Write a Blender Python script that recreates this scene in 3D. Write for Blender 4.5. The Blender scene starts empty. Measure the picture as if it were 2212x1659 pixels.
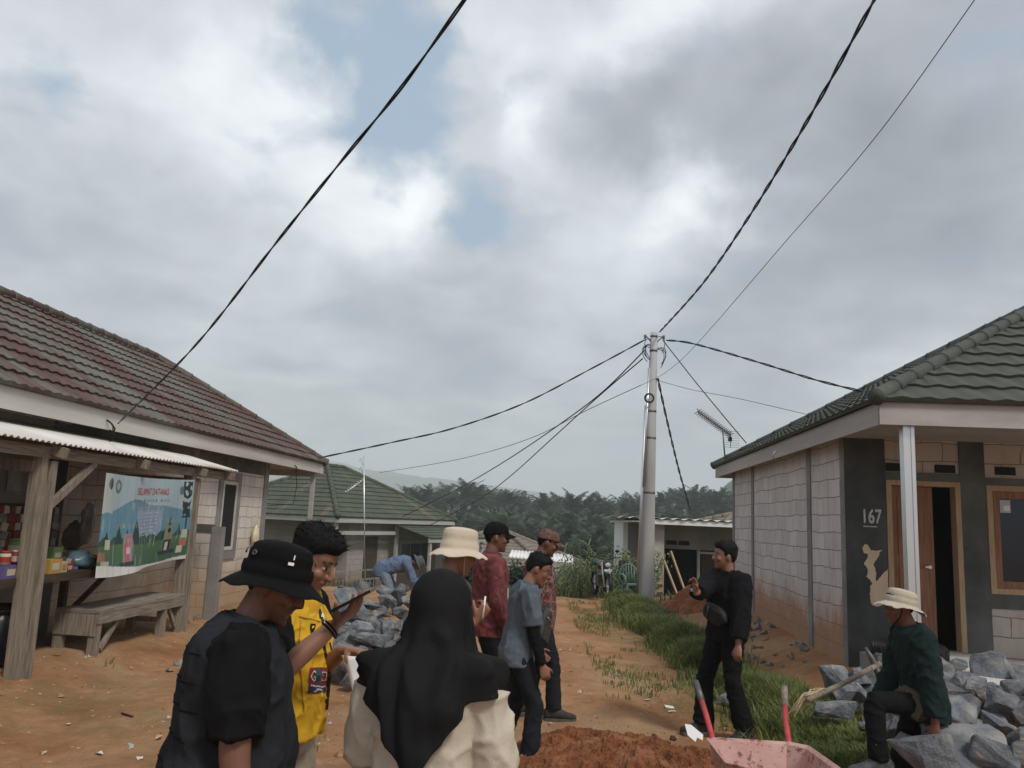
import bpy, math, random
from mathutils import Vector as V, Matrix, noise, Quaternion
random.seed(7)
scn = bpy.context.scene
COL = scn.collection
R = math.radians
def U(a, b): return random.uniform(a, b)
def sm(a, b, x):
    t = max(0., min(1., (x-a)/(b-a))) if a != b else float(x > a)
    return t*t*(3-2*t)
# ---- camera model: a pixel of the 2212 px wide photograph plus a depth gives a point of the place
CAMH, FPX, PITCH, ROLL = 1.8, 1763., R(9.35), R(2.5)
def ray(x, y):
    a, b, c = (x-1106)/FPX, -(y-829.5)/FPX, -1.
    a, b = a*math.cos(ROLL)-b*math.sin(ROLL), a*math.sin(ROLL)+b*math.cos(ROLL)
    t = math.pi/2+PITCH
    return V((a, b*math.cos(t)-c*math.sin(t), b*math.sin(t)+c*math.cos(t)))
def at(x, y, Y):
    d = ray(x, y); return V((0, 0, CAMH))+d*(Y/d.y)
def gp(x, y, z=0.):
    d = ray(x, y); return V((0, 0, CAMH))+d*((z-CAMH)/d.z)
# ---- objects
def tag(o, label=None, cat=None, group=None, kind=None):
    if label: o['label'] = label
    if cat: o['category'] = cat
    if group: o['group'] = group
    if kind: o['kind'] = kind
    return o
def empty(name, loc=(0, 0, 0), rz=0., label=None, cat=None, group=None):
    o = bpy.data.objects.new(name, None); COL.objects.link(o)
    o.location = loc; o.rotation_euler = (0, 0, rz); o.empty_display_size = .2
    return tag(o, label, cat, group)
def copy_tree(o, parent=None):
    c = o.copy(); COL.objects.link(c)
    if parent: c.parent = parent
    for ch in o.children: copy_tree(ch, c)
    return c
def put(name, me, parent=None, loc=None):
    o = bpy.data.objects.new(name, me); COL.objects.link(o)
    if parent: o.parent = parent
    if loc is not None: o.location = loc
    return o
class MB:
    def __init__(s): s.v = []; s.f = []; s.m = []; s.s = []; s.uv = {}
    def add(s, vs, fs, mat=0, smooth=False, uvs=None):
        b = len(s.v); s.v += [tuple(p) for p in vs]
        for i, f in enumerate(fs):
            if uvs: s.uv[len(s.f)] = [uvs[k] for k in f]
            s.f.append(tuple(b+k for k in f)); s.m.append(mat); s.s.append(smooth)
        return s
    def box(s, c, d, rot=None, mat=0, jit=0., taper=1.):
        vs = []
        for z in (-1, 1):
            k = taper if z > 0 else 1.
            for y in (-1, 1):
                for x in (-1, 1):
                    p = V((x*d[0]/2*k+U(-jit, jit), y*d[1]/2*k+U(-jit, jit), z*d[2]/2+U(-jit, jit)))
                    if rot: p = rot @ p
                    vs.append(p+V(c))
        return s.add(vs, [(0, 2, 3, 1), (4, 5, 7, 6), (0, 1, 5, 4), (2, 6, 7, 3), (0, 4, 6, 2), (1, 3, 7, 5)], mat)
    def b6(s, x0, x1, y0, y1, z0, z1, mat=0, jit=0.):
        return s.box(((x0+x1)/2, (y0+y1)/2, (z0+z1)/2), (abs(x1-x0), abs(y1-y0), abs(z1-z0)), None, mat, jit)
    def beam(s, a, b, w, h, mat=0, up=(0, 0, 1)):
        a, b = V(a), V(b); d = (b-a); L = d.length; d.normalize()
        x = d.cross(V(up)); x = x.normalized() if x.length > 1e-4 else V((1, 0, 0)); z = x.cross(d)
        return s.box((a+b)/2, (w, L, h), Matrix((x, d, z)).transposed(), mat)
    def rings(s, rs, mat=0, smooth=True, cap=True, closed=True):
        n = len(rs[0]); vs = [p for r in rs for p in r]; fs = []
        for i in range(len(rs)-1):
            for k in range(n if closed else n-1):
                a, b = i*n+k, i*n+(k+1) % n
                fs.append((a, b, b+n, a+n))
        if cap: fs += [tuple(range(n-1, -1, -1)), tuple((len(rs)-1)*n+k for k in range(n))]
        return s.add(vs, fs, mat, smooth)
    def tube(s, pts, r, n=8, mat=0, smooth=True, cap=True, flat=1., side=None, twist=0.):
        pts = [V(p) for p in pts]; N = len(pts)
        if not hasattr(r, '__len__'): r = [r]*N
        rs = []; x = None
        for i, p in enumerate(pts):
            d = (pts[min(i+1, N-1)]-pts[max(i-1, 0)])
            d = d.normalized() if d.length > 1e-9 else V((0, 0, 1))
            if side is not None: x = V(side)-d*V(side).dot(d)
            elif x is None: x = d.orthogonal()
            else: x = x-d*x.dot(d)
            x = x.normalized() if x.length > 1e-6 else d.orthogonal().normalized()
            y = d.cross(x); q = r[i]; rx, ry = (q if hasattr(q, '__len__') else (q, q*flat))
            rs.append([p+x*math.cos(2*math.pi*k/n+twist*i)*rx+y*math.sin(2*math.pi*k/n+twist*i)*ry for k in range(n)])
        return s.rings(rs, mat, smooth, cap)
    def lathe(s, prof, n=24, mat=0, c=(0, 0, 0), smooth=True, cap=False, sx=1., sy=1., rot=None):
        rs = []
        for r, z in prof:
            ring = []
            for k in range(n):
                p = V((r*sx*math.cos(2*math.pi*k/n), r*sy*math.sin(2*math.pi*k/n), z))
                if rot: p = rot @ p
                ring.append(p+V(c))
            rs.append(ring)
        return s.rings(rs, mat, smooth, cap)
    def ball(s, c, r, n=10, mat=0, rot=None):
        rr = r if hasattr(r, '__len__') else (r, r, r); rs = []
        for i in range(n+1):
            t = math.pi*i/n; q = max(math.sin(t), .01); ring = []
            for k in range(n+2):
                p = V((rr[0]*q*math.cos(2*math.pi*k/(n+2)), rr[1]*q*math.sin(2*math.pi*k/(n+2)), -rr[2]*math.cos(t)))
                if rot: p = rot @ p
                ring.append(p+V(c))
            rs.append(ring)
        return s.rings(rs, mat, True, True)
    def prism(s, poly, o, ux, uy, th, mat=0):
        o, ux, uy = V(o), V(ux), V(uy); nrm = ux.cross(uy).normalized(); n = len(poly)
        vs = [o+ux*p[0]+uy*p[1] for p in poly]+[o+ux*p[0]+uy*p[1]+nrm*th for p in poly]
        fs = [tuple(range(n-1, -1, -1)), tuple(range(n, 2*n))]+[(k, (k+1) % n, n+(k+1) % n, n+k) for k in range(n)]
        return s.add(vs, fs, mat)
    def mesh(s, name, mats, xf=None):
        me = bpy.data.meshes.new(name)
        me.from_pydata([tuple(xf @ V(p)) for p in s.v] if xf else s.v, [], s.f); me.update()
        for m in (mats if isinstance(mats, (list, tuple)) else [mats]): me.materials.append(m)
        me.polygons.foreach_set('material_index', s.m); me.polygons.foreach_set('use_smooth', s.s)
        ul = me.uv_layers.new(name='UVMap'); dat = [0.]*(2*len(me.loops)); vv = me.vertices
        for p in me.polygons:
            cu = s.uv.get(p.index)
            nx, ny, nz = (abs(q) for q in p.normal)
            for j, li in enumerate(p.loop_indices):
                if cu: a = cu[j]
                else:
                    q = vv[me.loops[li].vertex_index].co
                    a = (q.x, q.y) if nz >= nx and nz >= ny else ((q.y, q.z) if nx >= ny else (q.x, q.z))
                dat[2*li], dat[2*li+1] = a[0], a[1]
        ul.data.foreach_set('uv', dat)
        return me
    def build(s, name, mats, parent=None, loc=None, xf=None): return put(name, s.mesh(name, mats, xf), parent, loc)
# ---- materials
def nt_new(name):
    m = bpy.data.materials.new(name); m.use_nodes = True; nt = m.node_tree
    return m, nt, nt.nodes['Principled BSDF']
def nd(nt, t, **kw):
    n = nt.nodes.new('ShaderNode'+t)
    for k, v in kw.items():
        if k.startswith('i_'):
            key = k[2:].replace('_', ' '); n.inputs[int(key) if key.isdigit() else key].default_value = v
        else: setattr(n, k, v)
    return n
def lk(nt, a, b): nt.links.new(a, b)
def c4(c): return (c[0], c[1], c[2], 1.)
def ramp(nt, fac, stops):
    r = nd(nt, 'ValToRGB'); el = r.color_ramp.elements
    while len(el) < len(stops): el.new(.5)
    for e, (p, c) in zip(el, stops): e.position = p; e.color = c4(c) if hasattr(c, '__len__') else (c, c, c, 1)
    lk(nt, fac, r.inputs[0]); return r.outputs[0]
def mixc(nt, fac, a, b, mode='MIX'):
    m = nd(nt, 'Mix', data_type='RGBA', blend_type=mode)
    for k, q in ((0, fac), (6, a), (7, b)):
        if hasattr(q, 'is_linked'): lk(nt, q, m.inputs[k])
        else: m.inputs[k].default_value = q if k == 0 else c4(q)
    return m.outputs[2]
def tex_noise(nt, vec, scale, detail=5., rough=.6, dist=0.):
    n = nd(nt, 'TexNoise', i_Scale=scale, i_Detail=detail, i_Roughness=rough, i_Distortion=dist)
    if vec is not None: lk(nt, vec, n.inputs['Vector'])
    return n.outputs['Fac']
def vscale(nt, vec, s, loc=(0, 0, 0), rot=(0, 0, 0)):
    m = nd(nt, 'Mapping'); m.inputs['Scale'].default_value = s; m.inputs['Location'].default_value = loc; m.inputs['Rotation'].default_value = rot
    lk(nt, vec, m.inputs[0]); return m.outputs[0]
def bump(nt, b, h, st=.3, d=.02):
    n = nd(nt, 'Bump', i_Strength=st, i_Distance=d); lk(nt, h, n.inputs['Height']); lk(nt, n.outputs[0], b.inputs['Normal']); return n
def mat(name, c, c2=None, rough=.8, scale=6., bmp=.25, bsc=None, metal=0., spec=.3, stretch=None, lo=.35, hi=.65, bd=.01, coord='Object', rnd=0., c3=None):
    m, nt, b = nt_new(name)
    b.inputs['Roughness'].default_value = rough; b.inputs['Metallic'].default_value = metal
    b.inputs['Specular IOR Level'].default_value = spec
    tc = nd(nt, 'TexCoord').outputs[coord]
    if stretch: tc = vscale(nt, tc, stretch)
    col = None
    if c2:
        col = ramp(nt, tex_noise(nt, tc, scale), [(lo, c), (hi, c2)])
        if c3: col = mixc(nt, ramp(nt, tex_noise(nt, vscale(nt, tc, (1, 1, 1), (7, 3, 1)), scale*.45), [(.52, 0.), (.66, 1.)]), col, c3)
    if rnd:
        oi = nd(nt, 'ObjectInfo'); mr = nd(nt, 'MapRange'); mr.inputs[3].default_value = 1-rnd; mr.inputs[4].default_value = 1+rnd
        lk(nt, oi.outputs['Random'], mr.inputs[0])
        hv = nd(nt, 'HueSaturation'); lk(nt, mr.outputs[0], hv.inputs['Value'])
        if col is None: hv.inputs['Color'].default_value = c4(c)
        else: lk(nt, col, hv.inputs['Color'])
        col = hv.outputs[0]
    if col is None: b.inputs['Base Color'].default_value = c4(c)
    else: lk(nt, col, b.inputs['Base Color'])
    if bmp: bump(nt, b, tex_noise(nt, tc, bsc or scale*5, 6., .65), bmp, bd)
    return m
def mrange(a, b_, src, c0=0., c1=1.):
    nt = src.id_data
    q = nd(nt, 'MapRange', interpolation_type='SMOOTHSTEP'); q.inputs[1].default_value = a; q.inputs[2].default_value = b_; q.inputs[3].default_value = c0; q.inputs[4].default_value = c1
    lk(nt, src, q.inputs[0]); return q.outputs[0]
def mul(a, b_, op='MULTIPLY'):
    nt = a.id_data if hasattr(a, 'is_linked') else b_.id_data
    q = nd(nt, 'Math', operation=op)
    for k, v in ((0, a), (1, b_)):
        if hasattr(v, 'is_linked'): lk(nt, v, q.inputs[k])
        else: q.inputs[k].default_value = v
    return q.outputs[0]
HAZE = True
# ================= terrain =================
def path_x(y): return 2.9+.02*(y-12)           # foot of the grass bank
def terrain(x, y):
    z = 0.
    r = sm(path_x(y)+.2, path_x(y)+1.5, x)*sm(5.6, 8.5, y)*(1-sm(19, 23, y))
    z += .27*r
    l = (1-sm(-4.9, -3.6, x))*(1-sm(11, 14.5, y))
    z += .22*l
    z -= .15*sm(-5., -3., x)*0
    z -= .15*sm(1.9, 2.8, x)*(1-sm(5.7, 6.6, y))          # dug strip beside the stones
    if y > 19.5:
        q = y-19.5
        z -= 1.35*sm(0, 11, q)+ (0 if y < 34 else min(4.6, .17*(y-34)))
    if y > 75: z -= .012*(min(y, 250)-75)
    near = 1-sm(30, 70, abs(x)+abs(y))
    if near > 0:
        z += near*(.035*noise.noise(V((x*.55, y*.4, 0)))+.026*noise.noise(V((x*1.7, y*1.2, 3)))+.02*noise.noise(V((x*4.4, y*3.2, 9))))
        z -= near*.03*math.exp(-((x-1.35-.03*y)/.25)**2)*sm(4, 7, y)   # worn wheel tracks
    if y > 90 or abs(x) > 80: z += 1.2*noise.noise(V((x*.01, y*.01, 0)))
    return z
def axis(parts):
    out = []
    for a, b, n in parts: out += [a+(b-a)*i/n for i in range(n)]
    return out+[parts[-1][1]]
xs = axis([(-2500, -300, 5), (-300, -60, 12), (-60, -16, 22), (-16, -7, 36), (-7, 7, 150), (7, 16, 36), (16, 60, 22), (60, 300, 12), (300, 2500, 5)])
ys = axis([(-300, -40, 6), (-40, -6, 17), (-6, 3, 40), (3, 14, 110), (14, 24, 60), (24, 60, 50), (60, 300, 30), (300, 3000, 10)])
mb = MB(); nx = len(xs)
mb.v = [(x, y, terrain(x, y)) for y in ys for x in xs]
for j in range(len(ys)-1):
    for i in range(nx-1):
        a = j*nx+i; mb.f.append((a, a+1, a+nx+1, a+nx)); mb.m.append(0); mb.s.append(True)
m, nt, b = nt_new('red_earth')
tc = nd(nt, 'TexCoord').outputs['Object']
n1 = tex_noise(nt, tc, .9, 8, .65); n2 = tex_noise(nt, tc, 6., 8, .7); n3 = tex_noise(nt, vscale(nt, tc, (1, 1, 1), (11, 5, 0)), .45, 5, .6)
c = ramp(nt, n1, [(.3, (.24, .108, .050)), (.5, (.37, .197, .098)), (.72, (.47, .30, .172))])
c = mixc(nt, ramp(nt, n2, [(.35, .0), (.75, .55)]), c, (.15, .068, .032))
c = mixc(nt, ramp(nt, n3, [(.5, 0.), (.68, .55)]), c, (.36, .265, .165))
sp = nd(nt, 'SeparateXYZ'); lk(nt, tc, sp.inputs[0])
# thin worn grass: patches beside the track and everything beyond the crest
gn = ramp(nt, tex_noise(nt, vscale(nt, tc, (1, 1, 1), (3, 2, 0)), .7, 9, .75), [(.47, 0.), (.6, 1.)])
side = mul(mrange(1.2, 2.1, sp.outputs[0]), mrange(3.6, 3.0, sp.outputs[0]))
g1 = mul(mul(gn, .8), mul(side, mrange(5, 7, sp.outputs[1])))
far = mrange(20.5, 24, sp.outputs[1])
g2 = mul(gn, mul(mrange(15, 20, sp.outputs[1]), .7))
gm = mul(mul(g1, g2, 'MAXIMUM'), far, 'MAXIMUM')
gm = mul(gm, mul(mul(gn, .35), mrange(-1.2, -2.2, sp.outputs[0])), 'MAXIMUM')
gc = ramp(nt, n2, [(.3, (.05, .06, .02)), (.7, (.14, .14, .055))])
c = mixc(nt, gm, c, gc)
# pale crumbs of stone and mortar trodden into the soil
vo = nd(nt, 'TexVoronoi', i_Scale=16.); lk(nt, tc, vo.inputs['Vector'])
wn = nd(nt, 'TexWhiteNoise'); lk(nt, vo.outputs['Position'], wn.inputs['Vector'])
pe = mul(mul(vo.outputs['Distance'], .22, 'LESS_THAN'), mul(wn.outputs['Value'], .94, 'GREATER_THAN'))
c = mixc(nt, mul(pe, .8), c, (.5, .44, .36))
lk(nt, c, b.inputs['Base Color']); b.inputs['Roughness'].default_value = .95; b.inputs['Specular IOR Level'].default_value = .15
hgt = mul(mul(n2, .7), mul(tex_noise(nt, tc, 28., 8, .7), .4), 'ADD')
bump(nt, b, hgt, .85, .05)
tag(mb.build('ground', m), kind='structure')

# hills: one wooded hill to the right, one broad faint mountain
def hill(name, cx, cy, rx, ry, h, mt, n=60, seed=0, rug=.35):
    mb = MB(); vs = []
    for j in range(n+1):
        for i in range(n+1):
            u, v = i/n*2-1, j/n*2-1; d = min(1., math.hypot(u, v))
            k = (.5+.5*math.cos(math.pi*d))
            nz = noise.fractal(V((u*2.2+seed, v*2.2, seed)), 1., 2., 6)
            nt_ = noise.fractal(V((u*19+seed, v*19, seed)), .8, 2.1, 4)
            vs.append((cx+u*rx, cy+v*ry, -12+h*k*(1+rug*nz)+h*.05*k*nt_))
    mb.add(vs, [(j*(n+1)+i, j*(n+1)+i+1, (j+1)*(n+1)+i+1, (j+1)*(n+1)+i) for j in range(n) for i in range(n)], 0, True)
    return tag(mb.build(name, mt), kind='structure')
m_hill = mat('hill_forest', (.02, .035, .015), (.05, .075, .03), .95, .12, 1., .5, bd=2.)
hill('hill', 180, 520, 108, 120, 56, m_hill, 90, 3, .1)
hill('hill', 330, 640, 160, 150, 56, m_hill, 60, 5, .1)
hill('mountains', -480, 1850, 1200, 320, 122, m_hill, 70, 8)
hill('mountains', 200, 1700, 150, 110, 62, m_hill, 50, 12)
hill('mountains', 700, 1650, 600, 230, 90, m_hill, 50, 21)

# air: even haze round everything
m, nt, b = nt_new('haze_air'); nt.nodes.remove(b)
pv = nd(nt, 'VolumePrincipled'); pv.inputs['Color'].default_value = (.90, .96, 1., 1); pv.inputs['Density'].default_value = .0008; pv.inputs['Anisotropy'].default_value = 0.
lk(nt, pv.outputs[0], nt.nodes['Material Output'].inputs['Volume'])
if HAZE:
    mb = MB(); mb.b6(-2600, 2600, -400, 3100, -32, 150)
    tag(mb.build('haze', m), 'pale bluish haze lying over the valley and hills', 'haze', kind='stuff')

# ================= sky =================
SUN_EL, SUN_AZ = R(50), R(142)          # azimuth measured clockwise from +Y: behind the viewer, to the right
w = bpy.data.worlds.new('World'); scn.world = w; w.use_nodes = True; nt = w.node_tree
bg = nt.nodes['Background']; out = nt.nodes['World Output']
sky = nd(nt, 'TexSky', sky_type='NISHITA', sun_disc=False, sun_elevation=SUN_EL, sun_rotation=SUN_AZ, air_density=1.2, dust_density=2.)
lk(nt, sky.outputs[0], bg.inputs[0]); bg.inputs[1].default_value = .07
dirv = nd(nt, 'TexCoord').outputs['Generated']
nrm = nd(nt, 'VectorMath', operation='NORMALIZE'); lk(nt, dirv, nrm.inputs[0])
flat = nd(nt, 'SeparateXYZ'); lk(nt, nrm.outputs[0], flat.inputs[0])
# cloud-deck coordinates: direction projected on a plane overhead
den = mul(flat.outputs[2], .22, 'ADD'); px = mul(flat.outputs[0], den, 'DIVIDE'); py = mul(flat.outputs[1], den, 'DIVIDE')
cb = nd(nt, 'CombineXYZ'); lk(nt, px, cb.inputs[0]); lk(nt, py, cb.inputs[1])
deck = cb.outputs[0]
wa = nd(nt, 'TexNoise', i_Scale=5., i_Detail=6., i_Roughness=.58); lk(nt, nrm.outputs[0], wa.inputs['Vector'])
ws = nd(nt, 'VectorMath', operation='SUBTRACT'); lk(nt, wa.outputs['Color'], ws.inputs[0]); ws.inputs[1].default_value = (.5, .5, .5)
wsc = nd(nt, 'VectorMath', operation='SCALE'); lk(nt, ws.outputs[0], wsc.inputs[0]); wsc.inputs['Scale'].default_value = .26
wd = nd(nt, 'VectorMath', operation='ADD'); lk(nt, nrm.outputs[0], wd.inputs[0]); lk(nt, wsc.outputs[0], wd.inputs[1])
def blobs(lst):
    acc = None
    for x, y, s, wgt in lst:
        c = ray(x, y).normalized()
        ds = nd(nt, 'VectorMath', operation='DISTANCE'); lk(nt, wd.outputs[0], ds.inputs[0]); ds.inputs[1].default_value = c
        q = mul(ds.outputs['Value'], s/1763., 'DIVIDE'); q = mul(q, 2., 'POWER'); q = mul(q, -1.); q = mul(2.718, q, 'POWER'); q = mul(q, wgt)
        acc = q if acc is None else mul(acc, q, 'ADD')
    return acc
br = blobs([(590, 300, 200, .24), (880, 430, 120, .26), (1440, 60, 170, .3), (1170, 270, 90, .22), (1530, 490, 110, .3), (1320, 540, 230, .16), (60, 60, 220, .14),
            (1100, 110, 140, .12), (2190, 640, 220, .12), (1900, 800, 160, .10), (1010, 930, 220, .06), (430, 820, 120, .06), (330, 300, 200, .08), (2200, 170, 130, .1), (700, 560, 200, .08),
            (1440, 270, 150, -.26), (1850, 170, 260, -.15), (2120, 470, 260, -.16), (230, 620, 300, -.05), (1010, 760, 220, -.12), (1760, 640, 220, -.12), (330, 30, 160, -.05), (1500, 800, 260, -.06)])
gap = blobs([(850, 190, 125, 1.0), (1025, 455, 65, .95), (930, 70, 105, .8), (690, 90, 90, .75), (110, 175, 70, .6), (975, 320, 55, .5), (790, 330, 60, .35)])
fb = nd(nt, 'TexNoise', i_Scale=3.4, i_Detail=9., i_Roughness=.53, i_Distortion=.3); lk(nt, deck, fb.inputs['Vector'])
fb2 = nd(nt, 'TexNoise', i_Scale=1.1, i_Detail=5., i_Roughness=.5); lk(nt, deck, fb2.inputs['Vector'])
val = mul(mul(br, 1.45), mul(mul(fb.outputs['Fac'], .5, 'SUBTRACT'), .55), 'ADD')
val = mul(val, mul(mul(fb2.outputs['Fac'], .5, 'SUBTRACT'), .35), 'ADD')
val = mul(val, .40, 'ADD')
ccol = ramp(nt, val, [(.05, (.17, .18, .205)), (.34, (.30, .315, .345)), (.6, (.46, .485, .51)), (.95, (.75, .78, .79))])
gf = ramp(nt, mul(gap, mul(mul(fb.outputs['Fac'], .5, 'SUBTRACT'), 2.2), 'SUBTRACT'), [(.15, 0.), (.75, .95)])
ccol = mixc(nt, gf, ccol, (.215, .29, .375))
hz = nd(nt, 'MapRange', interpolation_type='SMOOTHSTEP'); lk(nt, flat.outputs[2], hz.inputs[0])
for k, v in ((1, .0), (2, .14), (3, .9), (4, 0.)): hz.inputs[k].default_value = v
ccol = mixc(nt, hz.outputs[0], ccol, (.24, .315, .385))
bg2 = nd(nt, 'Background'); lk(nt, ccol, bg2.inputs[0]); bg2.inputs[1].default_value = 1.03
mx = nd(nt, 'MixShader'); mx.inputs[0].default_value = .92
lk(nt, bg.outputs[0], mx.inputs[1]); lk(nt, bg2.outputs[0], mx.inputs[2]); lk(nt, mx.outputs[0], out.inputs[0])
sun = bpy.data.lights.new('sun', 'SUN'); sun.energy = 1.5; sun.angle = R(11); sun.color = (1., .95, .87)
so = bpy.data.objects.new('sun', sun); COL.objects.link(so)
sd = V((math.sin(SUN_AZ)*math.cos(SUN_EL), math.cos(SUN_AZ)*math.cos(SUN_EL), math.sin(SUN_EL)))
so.rotation_euler = sd.to_track_quat('Z', 'Y').to_euler(); so.location = (0, -5, 20)
# ================= materials of the buildings =================
def block_mat(name, c1, c2, mortar, bw, bh, stain=(.33, .16, .07), z0=.55, z1=1.35, sa=.85, damp=.0):
    m, nt, b = nt_new(name)
    uv = nd(nt, 'UVMap').outputs[0]; ob = nd(nt, 'TexCoord').outputs['Object']
    br = nd(nt, 'TexBrick', offset=.5, i_Scale=1.)
    wob = tex_noise(nt, ob, 1.6, 3.); wv = nd(nt, 'CombineXYZ'); lk(nt, mul(mul(wob, .5, 'SUBTRACT'), .09), wv.inputs[1]); lk(nt, mul(mul(tex_noise(nt, ob, 3.1, 3.), .5, 'SUBTRACT'), .16), wv.inputs[0])
    ad = nd(nt, 'VectorMath', operation='ADD'); lk(nt, uv, ad.inputs[0]); lk(nt, wv.outputs[0], ad.inputs[1]); lk(nt, ad.outputs[0], br.inputs['Vector'])
    for k, v in (('Color1', c4(c1)), ('Color2', c4(c2)), ('Mortar', c4(mortar)), ('Mortar Size', .006), ('Mortar Smooth', .3), ('Brick Width', bw), ('Row Height', bh), ('Bias', -.1)): br.inputs[k].default_value = v
    c = br.outputs['Color']
    n = tex_noise(nt, ob, 2.2, 7, .65); n2 = tex_noise(nt, vscale(nt, ob, (3, 3, .5)), 2., 6, .7)
    c = mixc(nt, mul(ramp(nt, n, [(.35, 0.), (.7, 1.)]), .35), c, tuple(q*.62 for q in c1))
    c = mixc(nt, mul(ramp(nt, n2, [(.52, 0.), (.72, 1.)]), .35), c, (.16, .14, .12))
    sx = nd(nt, 'SeparateXYZ'); lk(nt, ob, sx.inputs[0])
    zz = mul(sx.outputs[2], mul(mul(n, .5, 'SUBTRACT'), 1.3), 'ADD')
    st = nd(nt, 'MapRange', interpolation_type='SMOOTHSTEP'); lk(nt, zz, st.inputs[0])
    for k, v in ((1, z0), (2, z1), (3, sa), (4, 0.)): st.inputs[k].default_value = v
    c = mixc(nt, st.outputs[0], c, stain)
    lk(nt, c, b.inputs['Base Color']); b.inputs['Roughness'].default_value = .92; b.inputs['Specular IOR Level'].default_value = .15
    h = mul(mul(br.outputs['Fac'], -1.), mul(tex_noise(nt, ob, 40, 6, .7), .5), 'ADD')
    bump(nt, b, h, .7, .01)
    return m
M_blockR = block_mat('pale_block_right', (.63, .605, .595), (.53, .505, .495), (.17, .15, .14), .46, .225, (.36, .175, .08), .50, 1.15)
M_blockRF = block_mat('pale_block_front', (.52, .46, .41), (.45, .40, .35), (.18, .15, .13), .46, .225, (.36, .2, .1), .2, .7, .3)
M_blockL = block_mat('pale_block_left', (.68, .63, .57), (.58, .53, .47), (.22, .19, .16), .6, .2, (.33, .21, .10), .25, 1.25, .8)
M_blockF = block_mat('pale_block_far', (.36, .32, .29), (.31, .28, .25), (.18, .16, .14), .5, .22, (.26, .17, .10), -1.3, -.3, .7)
M_wallgrey = mat('grey_plaster', (.20, .185, .17), (.27, .25, .23), .9, 1.5, .3)
M_conc = mat('concrete', (.17, .165, .16), (.26, .25, .24), .9, 2.2, .5, 45)
M_dplast = mat('dark_cement', (.055, .062, .06), (.14, .145, .135), .9, 1.1, .4, 30, c3=(.19, .185, .165))
M_cplast = mat('corner_cement', (.035, .041, .043), (.085, .09, .085), .9, 1.3, .4, 30, c3=(.13, .12, .10))
M_peel = mat('bare_render_patch', (.58, .44, .30), (.66, .52, .37), .9, 4, .4)
M_fascia = mat('fascia_grey', (.33, .315, .30), (.42, .40, .385), .8, 1.6, .2, stretch=(1, .25, 2.5))
M_fasciaL = mat('fascia_pale', (.42, .395, .355), (.55, .53, .49), .8, 1.4, .2, stretch=(2, .2, 3), c3=(.33, .29, .24))
M_soffit = mat('soffit_board', (.30, .275, .25), (.36, .335, .305), .9, 1.2, .1)
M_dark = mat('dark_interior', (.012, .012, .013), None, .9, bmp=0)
M_wood = mat('weathered_timber', (.16, .13, .10), (.31, .26, .205), .85, 5, .6, 30, stretch=(9, 9, .7))
M_woodh = mat('weathered_plank', (.16, .13, .10), (.29, .25, .20), .85, 5, .6, 30, stretch=(9, .7, 9))
M_wooddk = mat('dark_timber', (.035, .025, .018), (.07, .05, .035), .85, 5, .5, 30, stretch=(6, .8, 6))
M_door = mat('brown_door', (.20, .085, .045), (.30, .145, .08), .6, 4, .2, 40, stretch=(8, 8, .6))
M_frame = mat('raw_wood_frame', (.36, .24, .14), (.46, .33, .21), .7, 5, .3, 40, stretch=(8, 8, .8))
M_alu = mat('bare_aluminium', (.62, .64, .66), (.72, .74, .75), .35, 2, .05, metal=.85, stretch=(1, 1, .2))
M_zinc = mat('zinc_sheet', (.56, .54, .50), (.68, .66, .61), .55, 1.2, .1, c3=(.44, .39, .32))
M_white = mat('white_paint', (.70, .70, .69), (.78, .78, .77), .6, 2, .1)
M_glass = mat('dark_glass', (.012, .016, .03), None, .15, bmp=0, spec=.5)
M_paper = mat('paper', (.80, .80, .80), None, .8, bmp=0)
def roof_mat(name, base, base2, rust=None, lo=.46, hi=.56):
    m, nt, b = nt_new(name); uv = nd(nt, 'UVMap').outputs[0]; ob = nd(nt, 'TexCoord').outputs['Object']
    c = ramp(nt, tex_noise(nt, ob, 1.3, 7, .7), [(.35, base), (.7, base2)])
    if rust:
        n = tex_noise(nt, vscale(nt, uv, (1.15, .22, 1)), 1.0, 3, .5, .2)
        n2 = tex_noise(nt, vscale(nt, uv, (7., .8, 1)), 1.6, 5, .7)
        f = ramp(nt, mul(mul(n, .75), mul(n2, .3), 'ADD'), [(lo, 0.), (hi, .92)])
        rc = ramp(nt, tex_noise(nt, vscale(nt, uv, (9, 1.1, 1)), 2., 5, .7), [(.3, rust[0]), (.62, rust[1]), (.78, rust[2])])
        c = mixc(nt, f, c, rc)
    n3 = tex_noise(nt, vscale(nt, uv, (6, .6, 1)), 2., 6, .75)
    c = mixc(nt, ramp(nt, n3, [(.5, 0.), (.8, .5)]), c, tuple(min(1, q*1.7) for q in base2))
    lk(nt, c, b.inputs['Base Color']); b.inputs['Roughness'].default_value = .7; b.inputs['Specular IOR Level'].default_value = .25
    bump(nt, b, tex_noise(nt, ob, 60, 5, .7), .25, .004)
    return m
M_roofR = roof_mat('green_metal_tile', (.047, .054, .044), (.078, .086, .071))
M_roofL = roof_mat('rusting_metal_tile', (.085, .083, .07), (.145, .14, .122), ((.06, .032, .025), (.105, .052, .040), (.19, .135, .10)), .465, .55)
M_roofG = roof_mat('green_metal_tile_far', (.050, .062, .043), (.080, .092, .066), ((.15, .115, .06), (.20, .15, .09), (.24, .21, .16)), .60, .68)
M_roofB = roof_mat('brown_tile_far', (.15, .125, .10), (.22, .19, .15))

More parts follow.
